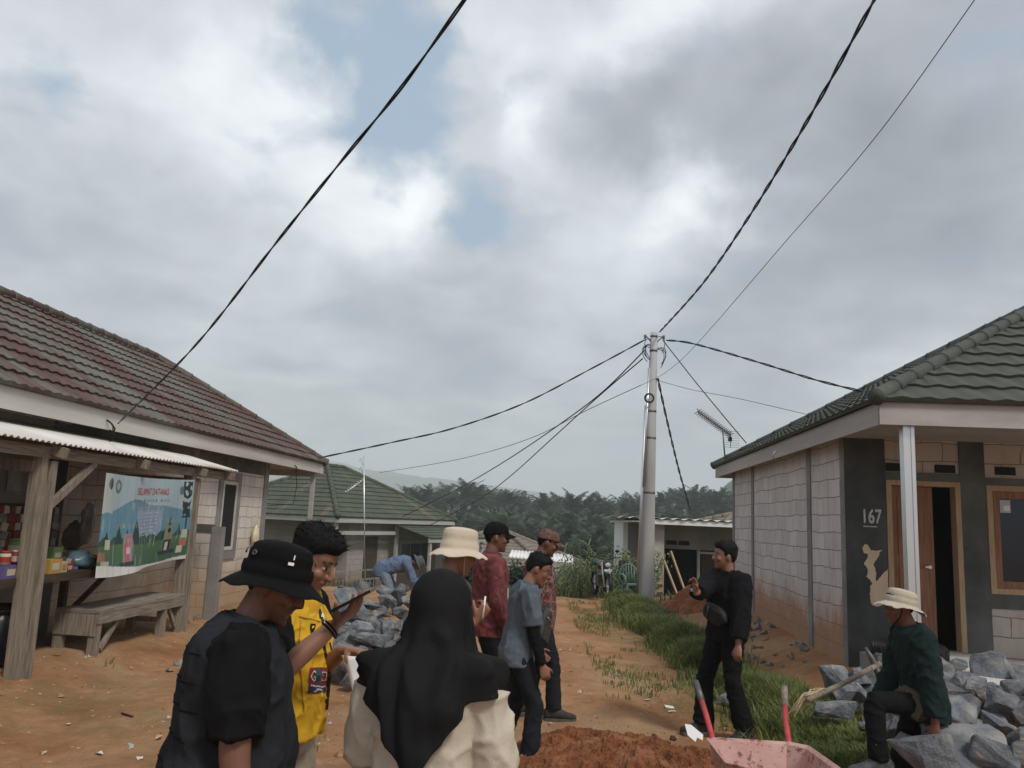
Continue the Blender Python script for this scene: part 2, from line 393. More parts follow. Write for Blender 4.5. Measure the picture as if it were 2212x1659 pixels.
def tile_slope(mb, P0, ux, us, L, T, kl, kr, row=.34, wave=.2, amp=.02, step=.035, mat=0, l0=0.):
    P0, ux, us = V(P0), V(ux), V(us); n = ux.cross(us).normalized()
    if n.z < 0: n = -n
    i = 0; sd = random.random()*10
    while i*row < T-.03:
        s0, s1 = i*row, min(T, (i+1)*row+.015)
        a0, b0, a1, b1 = kl*s0, L-kr*s0, kl*s1, L-kr*s1
        if b0-a0 < .05: break
        k0, k1 = int(math.floor((a0-.001)/(wave/6))), int(math.ceil(b0/(wave/6)))
        top, low, rs = [], [], []; uvt, uvl = [], []
        for k in range(k0, k1+1):
            x = k*wave/6; w = amp*(.5+.5*math.cos(2*math.pi*x/wave))
            xa, xb = max(a0, min(b0, x)), max(min(a1, b1), min(max(a1, b1), x))
            j = .004*noise.noise(V((x*2, i*3.1, sd)))
            low.append(P0+ux*xa+us*s0+n*(w+step+j)); top.append(P0+ux*xb+us*s1+n*(w*.9+.004+j)); rs.append(P0+ux*xa+us*(s0+.004)+n*(-.01))
            uvl.append((xa, s0)); uvt.append((xb, s1))
        N = len(low); base_uv = uvl+uvt+uvl
        fs = [(k, k+1, N+k+1, N+k) for k in range(N-1)]+[(2*N+k, 2*N+k+1, k+1, k) for k in range(N-1)]
        mb.add(low+top+rs, fs, mat, False, base_uv)
        i += 1
def ridge_cap(mb, a, b, r=.09, mat=0, seg=.42):
    a, b = V(a), V(b); L = (b-a).length; n = max(1, int(L/seg))
    for i in range(n):
        p, q = a.lerp(b, i/n), a.lerp(b, (i+1.08)/n)
        mb.tube([p, p.lerp(q, .08), q], [r*1.16, r*1.06, r*.94], 10, mat, True, True)
def hip_roof(root, x0, x1, y0, y1, ze, tan, M_roof, M_f, fh=.2, soff=True, ridge_axis='y', wave=.2, row=.34, capr=.09, fth=.025, drop=.06):
    half = (x1-x0)/2 if ridge_axis == 'y' else (y1-y0)/2
    zr = ze+half*tan; ct = 1/math.sqrt(1+tan*tan); T = half/ct
    mb = MB(); su = lambda dx, dy: V((dx, dy, tan)).normalized()
    if ridge_axis == 'y': r0, r1 = V(((x0+x1)/2, y0+half, zr)), V(((x0+x1)/2, y1-half, zr))
    else: r0, r1 = V((x0+half, (y0+y1)/2, zr)), V((x1-half, (y0+y1)/2, zr))
    k = ct
    tile_slope(mb, (x0, y0, ze), (1, 0, 0), su(0, 1), x1-x0, T, k, k, row, wave)
    tile_slope(mb, (x1, y1, ze), (-1, 0, 0), su(0, -1), x1-x0, T, k, k, row, wave)
    tile_slope(mb, (x0, y1, ze), (0, -1, 0), su(1, 0), y1-y0, T, k, k, row, wave)
    tile_slope(mb, (x1, y0, ze), (0, 1, 0), su(-1, 0), y1-y0, T, k, k, row, wave)
    roof = mb.build('roof', M_roof, root)
    mb = MB(); cz = V((0, 0, .035))
    for c in ((x0, y0), (x1, y0)): ridge_cap(mb, V((c[0], c[1], ze))+cz, (r0 if ridge_axis == 'y' or c[0] == x0 else r1)+cz, capr)
    for c in ((x0, y1), (x1, y1)): ridge_cap(mb, V((c[0], c[1], ze))+cz, (r1 if ridge_axis == 'y' or c[0] == x1 else r0)+cz, capr)
    if (r1-r0).length > .3: ridge_cap(mb, r0+cz, r1+cz, capr)
    mb.build('ridge_cap', M_roof, roof)
    e = .06; z1_, z0_ = ze-.005, ze-fh
    for (a, b) in (((x0+e, y0+e), (x1-e, y0+e)), ((x0+e, y1-e), (x1-e, y1-e)), ((x0+e, y0+e+.03), (x0+e, y1-e-.03)), ((x1-e, y0+e+.03), (x1-e, y1-e-.03))):
        mb = MB()
        if a[1] == b[1]: mb.b6(a[0]-.012, b[0]+.012, a[1]-.0125, a[1]+.0125, z0_, z1_)
        else: mb.b6(a[0]-.0125, a[0]+.0125, a[1], b[1], z0_, z1_)
        mb.build('fascia', M_f, root)
    if soff:
        mb = MB(); mb.b6(x0+e+.02, x1-e-.02, y0+e+.02, y1-e-.02, z0_+drop-.01, z0_+drop+.01); mb.build('soffit', M_soffit, root)
    return roof
def window(root, x0, x1, z0, z1, y, mf, fw=.07, dep=.09, glass=M_glass, sill=None, mull=0, axis='y', sgn=-1):
    """a window in a wall lying in the plane local y (or x) = y; sgn points outwards"""
    mb = MB()
    def bx(a, b, c, d, p, q):
        if axis == 'y': mb.b6(a, b, y+sgn*p, y+sgn*q, c, d)
        else: mb.b6(y+sgn*p, y+sgn*q, a, b, c, d)
    bx(x0, x0+fw, z0, z1, -.02, .03); bx(x1-fw, x1, z0, z1, -.02, .03); bx(x0+fw, x1-fw, z1-fw, z1, -.02, .028); bx(x0+fw, x1-fw, z0, z0+fw, -.02, .028)
    for i in range(mull): xm = x0+(x1-x0)*(i+1)/(mull+1); bx(xm-.02, xm+.02, z0+fw, z1-fw, -.02, .026)
    w_ = mb.build('window', mf, root)
    mb2 = mb; mb = MB(); bx(x0+fw, x1-fw, z0+fw, z1-fw, .004, .012); mb.build('pane', glass, w_)
    if sill: mb = MB(); bx(x0-.05, x1+.05, z0-.07, z0-.003, -.02, .07); mb.build('sill', sill, w_)
    return w_

# ================= house 167, right =================
RH = empty('block_house', (4.12, 10.0, 0), R(-5.16), 'unfinished pale block house numbered 167 with a green tiled hip roof and timber door', 'house')
wl, dl, zs = 7.2, 7.45, 2.97
mb = MB()
mb.b6(0, .14, .14, dl, -.3, zs)                                        # side wall
mb.b6(wl-.14, wl, .14, dl, -.3, zs); mb.b6(.14, wl-.14, dl-.14, dl, -.3, zs)
mb.build('side_wall', M_blockR, RH)
mb = MB()                                                               # front wall with door and window openings
dx0, dx1, dz0, dz1 = .47, 1.33, .48, 2.46; wx0, wx1, wz0, wz1 = 1.63, 3.0, 1.17, 2.44
mb.b6(0, dx0, 0, .14, -.3, zs); mb.b6(dx0, dx1, 0, .14, dz1, zs); mb.b6(dx0, dx1, 0, .14, -.3, dz0); mb.b6(dx1, wx0, 0, .14, -.3, zs)
mb.b6(wx0, wx1, 0, .14, wz1, zs); mb.b6(wx0, wx1, 0, .14, -.3, wz0); mb.b6(wx1, wl, 0, .14, -.3, zs)
fw_ = mb.build('front_wall', M_blockRF, RH)
for y0_, y1_ in ((-.003, .02), (1.5, 1.68), (5.35, 5.53), (dl-.16, dl+.004)):  # columns on the side wall
    mb = MB(); mb.b6(-.018, .05, (y0_ if y0_ > 0 else -.004), (y1_ if y0_ > 0 else .16), -.3, zs-.005, jit=.003); mb.build('column', M_conc, RH)
mb = MB(); mb.b6(-.014, dx0-.004, -.02, -.001, -.2, zs-.003); mb.build('corner_render', M_cplast, RH)
mb = MB(); mb.b6(dx1+.004, wx0-.004, -.02, -.001, .3, zs-.003); mb.build('wall_render', M_dplast, RH)
mb = MB(); mb.b6(wx0-.004, wl, -.019, -.001, 1.0, 1.17); mb.b6(dx0-.004, dx1+.004, -.018, -.001, 2.462, 2.56); mb.b6(wx0-.004, wl, -.018, -.001, 2.443, 2.53); mb.build('lintel_band', M_dplast, RH)
# peeled patches and the stencilled number
p1 = [(.17, 1.63), (.20, 1.68), (.245, 1.665), (.27, 1.61), (.33, 1.61), (.40, 1.615), (.37, 1.58), (.345, 1.52), (.30, 1.455), (.31, 1.40), (.325, 1.33), (.32, 1.25), (.27, 1.225), (.245, 1.27), (.21, 1.30), (.235, 1.38), (.20, 1.43), (.19, 1.46), (.225, 1.51), (.235, 1.565), (.19, 1.575)]
p2 = [(.463, 1.40), (.40, 1.34), (.355, 1.27), (.29, 1.24), (.25, 1.19), (.245, 1.07), (.26, .98), (.33, .955), (.40, .99), (.463, 1.0)]
for p in (p1, p2):
    q = []
    for i in range(len(p)):
        a, b_ = p[i], p[(i+1) % len(p)]
        for k in range(4): t = k/4; q.append((min(.463, a[0]+(b_[0]-a[0])*t+U(-.006, .006)), a[1]+(b_[1]-a[1])*t+U(-.006, .006)))
    MB().prism(q, (0, -.0235, 0), (1, 0, 0), (0, 0, 1), -.003).build('bare_patch', M_peel, RH)
def text(name, body, size, parent, loc, rot, m, bold=.0, sx=1., align='LEFT'):
    cu = bpy.data.curves.new(name, 'FONT'); cu.body = body; cu.size = size; cu.bevel_depth = bold; cu.align_x = align; cu.extrude = .0006; cu.space_character = 1.05
    tmp = bpy.data.objects.new(name, cu); COL.objects.link(tmp); bpy.context.view_layer.update()
    me = bpy.data.meshes.new_from_object(tmp.evaluated_get(bpy.context.evaluated_depsgraph_get())); bpy.data.objects.remove(tmp)
    me.materials.clear(); me.materials.append(m)
    o = bpy.data.objects.new(name, me); COL.objects.link(o); o.parent = parent; o.location = loc; o.rotation_euler = rot; o.scale = (sx, 1, 1); return o
M_sten = mat('white_stencil_paint', (.55, .56, .55), (.30, .31, .31), .8, 22, 0, lo=.42, hi=.72)
text('house_number', '167', .23, RH, (.17, -.0225, 1.935), (R(90), 0, 0), M_sten, .006, .66)
mb = MB(); mb.b6(.19, .35, -.0235, -.0215, 1.885, 1.897); mb.build('number_underline', M_sten, RH)
# door frame, half open leaf, dark room behind
mb = MB(); f_ = .06
mb.b6(dx0, dx0+f_, -.03, .12, dz0, dz1); mb.b6(dx1-f_, dx1, -.03, .12, dz0, dz1); mb.b6(dx0+f_, dx1-f_, -.028, .12, dz1-f_, dz1)
mb.build('door_frame', M_frame, RH)
DW = dx1-dx0-2*f_
def leaf(x0, x1, y, ang=0., hx=None):
    mb = MB(); w_ = x1-x0
    mb.b6(0, w_, 0, .035, dz0+.02, dz1-f_-.005)
    for a, b_ in ((.13, .95), (1.10, 1.78)): mb.b6(.09, w_-.09, -.012, -.001, dz0+a, dz0+b_)
    o = mb.build('door', M_door, RH); o.location = (x0, y, 0); o.rotation_euler = (0, 0, ang); return o
dr = leaf(dx0+f_+.004, dx0+f_+.53, .06, R(6))
MB().b6(.43, .46, -.05, -.014, 1.42, 1.46).b6(.38, .46, -.062, -.05, 1.43, 1.45).build('handle', M_alu, dr)
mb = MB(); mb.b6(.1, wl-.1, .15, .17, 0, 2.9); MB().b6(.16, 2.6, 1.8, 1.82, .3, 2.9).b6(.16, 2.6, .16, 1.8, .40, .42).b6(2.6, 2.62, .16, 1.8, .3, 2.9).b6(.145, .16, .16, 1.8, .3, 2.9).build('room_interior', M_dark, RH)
w1 = window(RH, wx0, wx0+.72, wz0, wz1, 0, M_frame, .065, mull=0)
mb = MB()
for a, b_, c_, d_ in ((wx0+.07, wx0+.14, wz0+.07, wz1-.07), (wx0+.58, wx0+.65, wz0+.07, wz1-.07), (wx0+.14, wx0+.58, wz1-.15, wz1-.07), (wx0+.14, wx0+.58, wz0+.07, wz0+.15)): mb.b6(a, b_, -.026, -.012, c_, d_)
mb.build('casement', M_door, w1)
mb = MB(); mb.b6(wx0+.15, wx0+.27, -.017, -.013, wz1-.32, wz1-.17); mb.build('paper_notice', mat('notice_grey', (.45, .5, .52), None, bmp=0), w1)
mb = MB(); mb.b6(wx0+.19, wx0+.26, -.0195, -.0175, wz1-.295, wz1-.235); mb.build('notice_print', M_paper, w1)
window(RH, wx0+.74, wx1, wz0, wz1, 0, M_frame, .065)
for x in (.478, 1.055, 1.75, 2.3):
    mb = MB(); mb.b6(x, x+.235, -.012, .02, 2.57, 2.665); mb.build('vent_opening', M_dark, RH)
# porch floor, step, post
M_floor = mat('pale_porch_floor', (.50, .48, .45), (.62, .60, .57), .7, 1.2, .2, c3=(.42, .36, .29))
MB().b6(.5, wl, -1.9, -.004, -.3, .43).b6(.5, 1.5, -.32, -.004, .432, .475).build('porch_floor', M_floor, RH)
mb = MB(); px_, py_ = .07, -1.76
for k in range(3): mb.b6(px_-.055+.037*k, px_-.02+.037*k, py_-.055, py_+.055, -.05, 2.93) if k != 1 else mb.b6(px_-.019, px_+.018, py_-.047, py_+.047, -.05, 2.93)
mb.build('porch_post', M_alu, RH)
hip_roof(RH, -.28, wl+.4, -1.93, dl+.95, 3.13, .56, M_roofR, M_fascia, .235, drop=.07, row=.40, wave=.25, capr=.078)
hook = MB(); hook.tube([(-.36, 1.95, 2.95), (-.40, 1.95, 2.92), (-.42, 1.97, 2.85), (-.37, 2.0, 2.83)], .012, 6); hook.build('eave_bracket', M_alu, RH)

# ================= rusty roofed house, left =================
LH = empty('block_house', (-5.03, 16.4, 0), R(-3), 'long pale block house with a rust streaked metal tile roof behind the wooden stall', 'house')
mb = MB(); yb = -13.5
mb.b6(-.14, 0, yb, .7, -.6, 2.72); mb.b6(-6., -.14, .56, .7, -.6, 2.72); mb.b6(-6, -5.86, yb, .56, -.6, 2.72)
mb.build('wall', M_blockL, LH)
MB().b6(-.002, .006, -13.4, -6.75, -.2, 2.7).build('wall_render', M_wallgrey, LH)
for y0_, y1_ in ((.5, .73), (-6.78, -6.42), (-2.95, -2.75)):
    mb = MB(); mb.b6(-.05, .025, y0_, y1_, -.5, 2.7, jit=.004); mb.build('column', M_conc if y0_ > -5 else M_dplast, LH)
MB().b6(-.05, .02, -2.74, .49, 2.45, 2.71).b6(-.05, .019, -6.41, -2.96, 2.45, 2.71).build('ring_beam', M_dplast, LH)
# narrow window with a rough cement surround
sw = MB(); sw.b6(.001, .03, -1.78, -1.62, .85, 2.42); sw.b6(.001, .03, -.92, -.76, .85, 2.42); sw.b6(.001, .029, -1.62, -.92, 2.26, 2.42); sw.b6(.001, .029, -1.62, -.92, .85, 1.0)
sw = sw.build('window_surround', M_conc, LH)
window(LH, -1.61, -.93, 1.01, 2.25, 0, M_fasciaL, .06, glass=M_dark, axis='x', sgn=1)
hip_roof(LH, -5.55, .45, yb-.6, 3.45, 2.9, .64, M_roofL, M_fasciaL, .235, drop=.06)
mb = MB(); mb.b6(.23, .32, 3.0, 3.09, -.3, 2.68); mb.build('porch_post', M_fascia, LH)
MB().beam((-5.2, 3.05, 2.62), (.3, 3.05, 2.62), .06, .1).build('porch_beam', M_fascia, LH)
MB().tube([(.41, -6.38, 2.78), (.47, -6.38, 2.74), (.50, -6.34, 2.68), (.47, -6.30, 2.64), (.43, -6.34, 2.66)], .012, 6).tube([(.45, -6.3, 2.7), (.46, -6.28, 2.55), (.3, -6.25, 2.45), (.03, -6.22, 2.5)], .008, 6).build('cable_hook', mat('black_rubber', (.012, .012, .013), None, .5, bmp=0), LH)
MB().tube([(.42, 1.1, 2.72), (.47, 1.1, 2.68), (.48, 1.12, 2.6), (.44, 1.15, 2.58)], .012, 6).tube([(.45, 1.1, 2.68), (.46, 1.25, 2.3), (.3, 1.6, 1.9), (.05, .74, 1.85)], .008, 6).build('cable_hook', bpy.data.materials['black_rubber'], LH)
# low block screen wall in front of the window, with posts
SW = empty('screen_wall', LH.matrix_basis @ V((.35, -3.05, 0)), R(-3), 'low stained block screen wall with concrete cap standing between stall and narrow window', 'wall')
MB().b6(-.36, .16, -.05, .06, -.3, 1.38).build('block_panel', M_blockL, SW)
MB().b6(.16, .33, -.07, .08, -.3, 1.47, jit=.004).build('end_post', M_conc, SW)
MB().b6(-.36, .158, -.068, .078, 1.382, 1.5, jit=.004).build('cap', M_dplast, SW)

# ================= green roofed house, middle left =================
GO = V((-6.75, 33.2, 0)); GH = empty('green_roof_house', GO, R(-27), 'grey block house with a green tiled hip roof and two canopies beyond the stone pile', 'house')
# local: origin at the near eave corner; x towards the left-back face is negative, y along the road face
ze = 1.56; gx, gy = -8.2, 9.4
mb = MB(); mb.b6(gx+.7, -.75, 1.75, 1.9, -2.2, ze-.15); mb.b6(-.9, -.75, 1.9, gy-.7, -2.2, ze-.15); mb.b6(gx+.7, gx+.85, 1.9, gy-.7, -2.2, ze-.15); mb.b6(gx+.7, -.75, gy-.7, gy-.55, -2.2, ze-.15)
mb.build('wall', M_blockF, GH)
hip_roof(GH, gx, 0, 0, gy, ze, .56, M_roofG, M_fascia, .22, row=.40, wave=.26, capr=.11)
for x, y in ((-.25, .25), (-.25, 4.6), (-4.2, .25)):
    MB().b6(x-.07, x+.07, y-.07, y+.07, -2, ze-.2).build('porch_post', M_fascia, GH)
MB().b6(-.3, -.2, .4, 4.5, .85, 1.0).build('porch_beam', M_fascia, GH)
mb = MB()                                                               # railing
for z in (-.62, -1.0): mb.b6(-.28, -.22, .35, 4.5, z-.03, z+.03)
for k in range(16): mb.b6(-.265, -.235, .45+k*.26, .49+k*.26, -1.35, -1.0)
for k in range(3): mb.b6(-.27, -.23, 1.4+k*1.0, 1.45+k*1.0, -1.0, -.62)
mb.build('railing', M_conc, GH)
MB().b6(-.76, -.68, 2.9, 3.8, -1.4, .75).build('door', M_wooddk, GH)
window(GH, 5.6, 8.3, -.75, .55, -.75, M_fascia, .12, glass=M_glass, axis='x', sgn=1, mull=2)
mb = MB()                                                               # lean-to canopy on the road side
for k in range(2): tile_slope(mb, (1.7, 4.3, .78-.0), (0, 1, 0), V((-1, 0, .26)).normalized(), 5.2, 2.4, 0, 0, .4, .26, .02, .03); break
MB.build(mb, 'canopy', M_roofG, GH)
MB().b6(1.62, 1.66, 4.3, 9.5, .6, .8).build('canopy_fascia', M_fascia, GH)
for y in (4.5, 9.2): MB().b6(1.5, 1.62, y, y+.12, -2.3, .78).build('canopy_post', M_fascia, GH)
MB().b6(-.74, .9, 8.75, 8.9, -2.3, .9).build('side_wall', M_white, GH)
MB().b6(.2, .75, 8.70, 8.748, -2.0, -.1).build('plank_door', M_wood, GH)

# ================= lower house with brown roof behind the group =================
BH = empty('brown_roof_house', (1.35, 47, -4.2), R(-20), 'low house with a dull brown tiled roof and white sheet canopies beyond the men', 'house')
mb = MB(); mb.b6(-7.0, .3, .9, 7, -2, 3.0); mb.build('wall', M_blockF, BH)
hip_roof(BH, -8, 1.2, 0, 8, 3.3, .46, M_roofB, M_fascia, .2, row=.42, wave=.3, capr=.14)
def corr(mb, o, ux, uy, L, T, pitch=.13, amp=.02, mat=0, th=.006, n_=5):
    o, ux, uy = V(o), V(ux).normalized(), V(uy).normalized(); n = ux.cross(uy).normalized()
    if n.z < 0: n = -n
    N = int(L/pitch*n_); vs = []
    for lay in (0, 1):
        for q in (0, T):
            for k in range(N+1): vs.append(o+ux*(L*k/N)+uy*q+n*(amp*math.sin(2*math.pi*k/n_)-lay*th))
    W = N+1; fs = []
    for k in range(N): fs += [(k, k+1, W+k+1, W+k), (3*W+k, 3*W+k+1, 2*W+k+1, 2*W+k), (2*W+k, 2*W+k+1, k+1, k), (W+k, W+k+1, 3*W+k+1, 3*W+k)]
    fs += [(0, W, 3*W, 2*W), (2*W-1, W-1, 3*W-1, 4*W-1)]
    return mb.add(vs, fs, mat, True)
SC = empty('sheet_canopy', (0, 0, 0), 0, 'white metal sheet canopy on grey posts behind the two men in batik shirts', 'canopy')
a, b_, c_ = at(1098, 1203, 31), at(1240, 1216, 29.5), at(1105, 1188, 33.5)
mb = MB(); corr(mb, a, b_-a, c_-a, (b_-a).length, 2.6, .16, .02); mb.build('sheet_roof', M_white, SC)
for (x, Y) in ((1213, 29.6), (1118, 31.2)):
    p = at(x, 1222, Y); MB().b6(p.x-.06, p.x+.06, Y-.06, Y+.06, terrain(p.x, Y)-.3, p.z-.02).build('post', M_conc, SC)
p = at(1213, 1224, 29.6); MB().beam((p.x-1.2, 29.62, p.z-.25), (p.x+.25, 29.62, p.z-.25), .06, .1).build('beam', M_conc, SC)
SC2 = empty('sheet_canopy', (0, 0, 0), 0, 'small pale corrugated awning partly hidden by the red batik shirt', 'canopy')
a, b_ = at(1000, 1216, 37), at(1075, 1218, 37)
mb = MB(); corr(mb, a, b_-a, V((0, 1, .25)), (b_-a).length, 1.6, .16, .025); mb.build('sheet_roof', M_white, SC2)
for x in (1008, 1066):
    p = at(x, 1222, 37.1); MB().b6(p.x-.05, p.x+.05, 37.05, 37.15, terrain(p.x, 37)-.3, p.z).build('post', M_conc, SC2)

# ================= white sheet-roofed building behind the pole =================
WH = empty('sheet_roof_house', (3.75, 26.2, 0), R(-4), 'unfinished house with a shiny white sheet roof edge behind the utility pole', 'house')
ze = 1.98
MB().b6(.05, .2, 1.1, 6, -1.8, ze-.1).b6(.2, 9, 5.9, 6.0, -1.8, ze-.15).b6(8.9, 9, 1.1, 5.9, -1.8, ze).build('side_wall', M_white, WH)
mb = MB(); F0 = 1.1
dx = [(1.35, 2.15), (2.75, 3.65)]
mb.b6(.2, 1.3, F0, F0+.12, -1.8, ze-.1); mb.b6(1.3, 4.6, F0, F0+.12, 1.05, ze-.1); mb.b6(2.45, 2.55, F0, F0+.12, -1.8, 1.05); mb.b6(4.6, 8.9, F0, F0+.12, -1.8, ze-.1); mb.b6(3.3, 4.6, F0, F0+.12, -1.8, -.75)
mb.build('front_wall', M_wallgrey, WH)
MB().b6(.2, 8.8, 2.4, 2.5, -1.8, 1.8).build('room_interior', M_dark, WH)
MB().b6(2.46, 2.54, F0-.05, F0-.002, -1.5, 1.0).b6(3.22, 3.3, F0-.05, F0-.002, -1.5, 1.0).b6(2.54, 3.22, F0-.05, F0-.002, .93, 1.0).build('door_frame', M_fascia, WH)
MB().b6(2.6, 3.2, F0+.02, F0+.06, -1.5, .93).build('door', M_wooddk, WH)
for x in (1.45, 1.85, 3.3): MB().b6(x, x+.35, F0-.02, F0-.003, 1.18, 1.32).build('vent_opening', M_dark, WH)
window(WH, 3.3, 4.6, -.7, .98, F0, M_fascia, .07, glass=M_dark)
MB().b6(.55, 1.3, .35, .47, -1.4, ze-.12).build('porch_wall', mat('bare_panel', (.42, .37, .32), (.52, .47, .41), .8, 2, .2), WH)
mb = MB(); corr(mb, (-.45, -.1, ze+.03), (1, 0, 0), (0, 1, -.01), 9.8, 6.4, .34, .03); mb.build('sheet_roof', M_zinc, WH)
MB().b6(.45, 9.3, -.04, -.01, ze-.16, ze-.01).build('fascia', M_white, WH)
MB().beam((.5, -.03, ze-.09), (-.45, .35, ze-.14), .03, .05).build('side_rail', M_white, WH)
mb = MB()                                                               # pallets and planks leaning
for k in range(5): mb.b6(.62, 1.28, .20, .26, -1.0+k*.24, -.93+k*.24)
mb.b6(.62, .70, .27, .33, -1.2, .3); mb.b6(1.15, 1.25, .27, .33, -1.2, .3)
tag(mb.build('wooden_rack', M_frame, None, xf=WH.matrix_basis), 'slatted timber rack stacked against the unfinished house by the pole', 'rack')
for k, (x, l) in enumerate(((1.35, 1.75), (1.6, 1.95))):
    tag(MB().beam(WH.matrix_basis @ V((x+.55, -.35, -.95)), WH.matrix_basis @ V((x-.1, .3, -.95+l)), .07, .04).build('plank', M_frame), ('shorter' if k == 0 else 'longer')+' bare plank leaning on the unfinished house beside the pole', 'plank', 'leaning planks')
BK = empty('gable_house', (12.4, 38, -.75), R(20), 'brown roofed house just showing between the white sheet roof and the right house', 'house')
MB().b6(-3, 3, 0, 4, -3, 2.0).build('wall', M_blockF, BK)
hip_roof(BK, -3.6, 3.6, -.6, 5, 2.2, .35, M_roofB, M_fascia, .2, row=.42, wave=.3, capr=.13, ridge_axis='x')
# ================= timber stall with counter =================
LM = LH.matrix_basis
def L(x, y, z): return LM @ V((x, y, z))
KS = empty('timber_stall', LM.translation.copy(), R(-3), 'open timber stall with a pale corrugated roof built against the rust roofed house', 'stall')
M_rub = bpy.data.materials['black_rubber']
mb = MB(); corr(mb, (1.13, -12.6, 2.33), (0, 1, 0), (-1, 0, .25), 8.75, 1.15, .09, .012)
mb.build('sheet_roof', M_zinc, KS)
for y, w_ in ((-8.45, .115), (-5.12, .125), (-12.2, .115)):
    for k in (0, 1):
        p0, p1 = V((.98+.03*k, y+.13*k, .0)), V((.96+.03*k, y+.13*k, 2.22-.06*k))
        b0 = L(*p0); b0.z = terrain(b0.x, b0.y)-.1; p0.z = b0.z
        MB().beam(p0, p1, w_, .06 if k else .10, 0, (0, 1, 0)).build('post', M_wood, KS)
MB().beam((.99, -12.6, 2.24), (.99, -3.95, 2.24), .05, .11).build('front_beam', M_woodh, KS)
MB().beam((.05, -12.6, 2.46), (.05, -4.0, 2.46), .05, .1).build('wall_beam', M_woodh, KS)
for y in (-12.0, -10.4, -8.35, -6.7, -5.05, -4.05):
    MB().beam((-.02+.08, y, 2.50), (1.16, y, 2.235), .05, .1).build('rafter', M_wood, KS)
MB().beam((.98, -8.25, 1.72), (.99, -7.55, 2.19), .07, .05, 0, (1, 0, 0)).build('brace', M_wood, KS)
MB().beam((.94, -8.5, 2.1), (.05, -8.5, 2.12), .06, .11).build('cross_beam', M_wood, KS)
MB().beam((.94, -5.1, 2.1), (.05, -5.1, 2.12), .06, .11).build('cross_beam', M_wood, KS)
MB().b6(.3, .9, -12.3, -6.72, 1.0, 1.045).b6(.90, .925, -12.3, -6.7, .97, 1.05).build('counter', M_wooddk, KS)
MB().b6(.87, .90, -12.3, -9.1, .86, .96).build('counter_rail', M_frame, KS)
for y in (-6.85, -9.2, -11.2): MB().b6(.36, .43, y, y+.07, .1, .998).build('leg', M_wooddk, KS)
for y in (-6.82, -9.25): MB().beam((.4, y+.02, .45), (.86, y+.02, .97), .05, .05).build('strut', M_wooddk, KS)
MB().beam((.88, -9.6, .45), (.88, -9.15, .93), .05, .05, 0, (1, 0, 0)).build('strut', M_frame, KS)
MB().b6(.08, .40, -12.3, -6.9, .14, .17).build('low_shelf', M_wooddk, KS)
# goods
def thing(name, o, label, cat, group=None): o.name = name; return tag(o, label, cat, group)
def simple(name, c, r=.6, **k): return mat(name, c, None, r, bmp=0, **k)
M_red, M_cream, M_purp, M_grnp, M_yelp, M_bluep, M_brn = simple('red_print', (.30, .03, .03)), simple('cream_print', (.48, .42, .32)), simple('violet_print', (.13, .10, .25)), simple('green_print', (.16, .24, .10)), simple('yellow_print', (.42, .26, .06)), simple('blue_print', (.05, .10, .18)), simple('brown_print', (.14, .08, .05))
def jar(p, body, lid, label, h=.13, r=.05, grp='jars on the stall counter'):
    o = MB().lathe([(r*.2, 0), (r, 0), (r, h*.75), (r*.8, h*.86)], 14, 0, cap=True).build('jar', body, None, p); tag(o, label, 'jar', grp)
    MB().lathe([(r*.2, h*.84), (r*.9, h*.84), (r*.9, h), (r*.2, h)], 14, cap=True).build('lid', lid, o)
    MB().lathe([(r*1.02, h*.2), (r*1.02, h*.6)], 14).build('wrapper', lid if body is M_cream else M_cream, o)
def ky(px, xl):
    """distance along the stall at which a line of sight meets the plane local x = xl"""
    a = LM.inverted() @ V((0, 0, CAMH)); d = LM.inverted().to_3x3() @ ray(px, 1210); return a.y+d.y*(xl-a.x)/d.x
for px_, xl, b_, l_, lb in ((10, .84, M_cream, M_red, 'cream jar with red lid nearest the photo edge on the stall counter'), (36, .84, M_red, M_cream, 'red jar with cream lid beside the cream jar on the stall counter'), (57, .82, M_cream, M_red, 'cream jar with red lid just left of the stall front post'), (80, .66, M_red, M_yelp, 'red jar with yellow lid behind the stall front post'), (121, .60, M_cream, M_brn, 'cream jar with brown lid standing right behind the yellow carton')):
    jar(L(xl, ky(px_, xl), 1.17 if px_ < 70 else 1.046), b_, l_, lb)
jar(L(.55, ky(27, .55), 1.22), M_grnp, M_grnp, 'pale green tin raised above the jars on the stall counter', .17, .055, None)
for px_, x, w_, d_, h_, mm, lb, zz in ((14, .84, .12, .20, .118, M_purp, 'violet packet carton on the counter edge below the cream jar', 0), (42, .84, .12, .20, .118, M_purp, 'violet carton on the counter edge below the red jar', 0), (27, .55, .16, .2, .17, M_brn, 'brown carton under the pale green tin', 0), (64, .84, .1, .14, .118, M_red, 'red carton at the counter edge just left of the front post', 0), (110, .80, .12, .2, .14, M_yelp, 'yellow carton on the counter just right of the front post', 0), (130, .80, .1, .14, .11, M_cream, 'cream carton beside the yellow carton on the counter', 0), (112, .55, .12, .14, .24, M_grnp, 'green carton standing behind the yellow carton', 0), (143, .78, .1, .13, .08, M_red, 'low red carton on the counter right of the cream carton', 0), (150, .5, .13, .16, .17, M_brn, 'brown carton at the back of the counter by the grey column', 0), (207, .72, .14, .22, .12, M_brn, 'open brown carton at the far end of the counter', 0)):
    o = MB().box((0, 0, h_/2), (w_, d_, h_), None, 0, .003).build('carton', mm, None, L(x, ky(px_, x), 1.047+zz)); o.rotation_euler = (0, 0, U(-.2, .1)); tag(o, lb, 'carton', 'cartons on the stall counter')
    MB().b6(w_/2+.001, w_/2+.0025, -d_*.3, d_*.3, h_*.25, h_*.75).build('printed_panel', M_cream if mm is not M_cream else M_yelp, o)
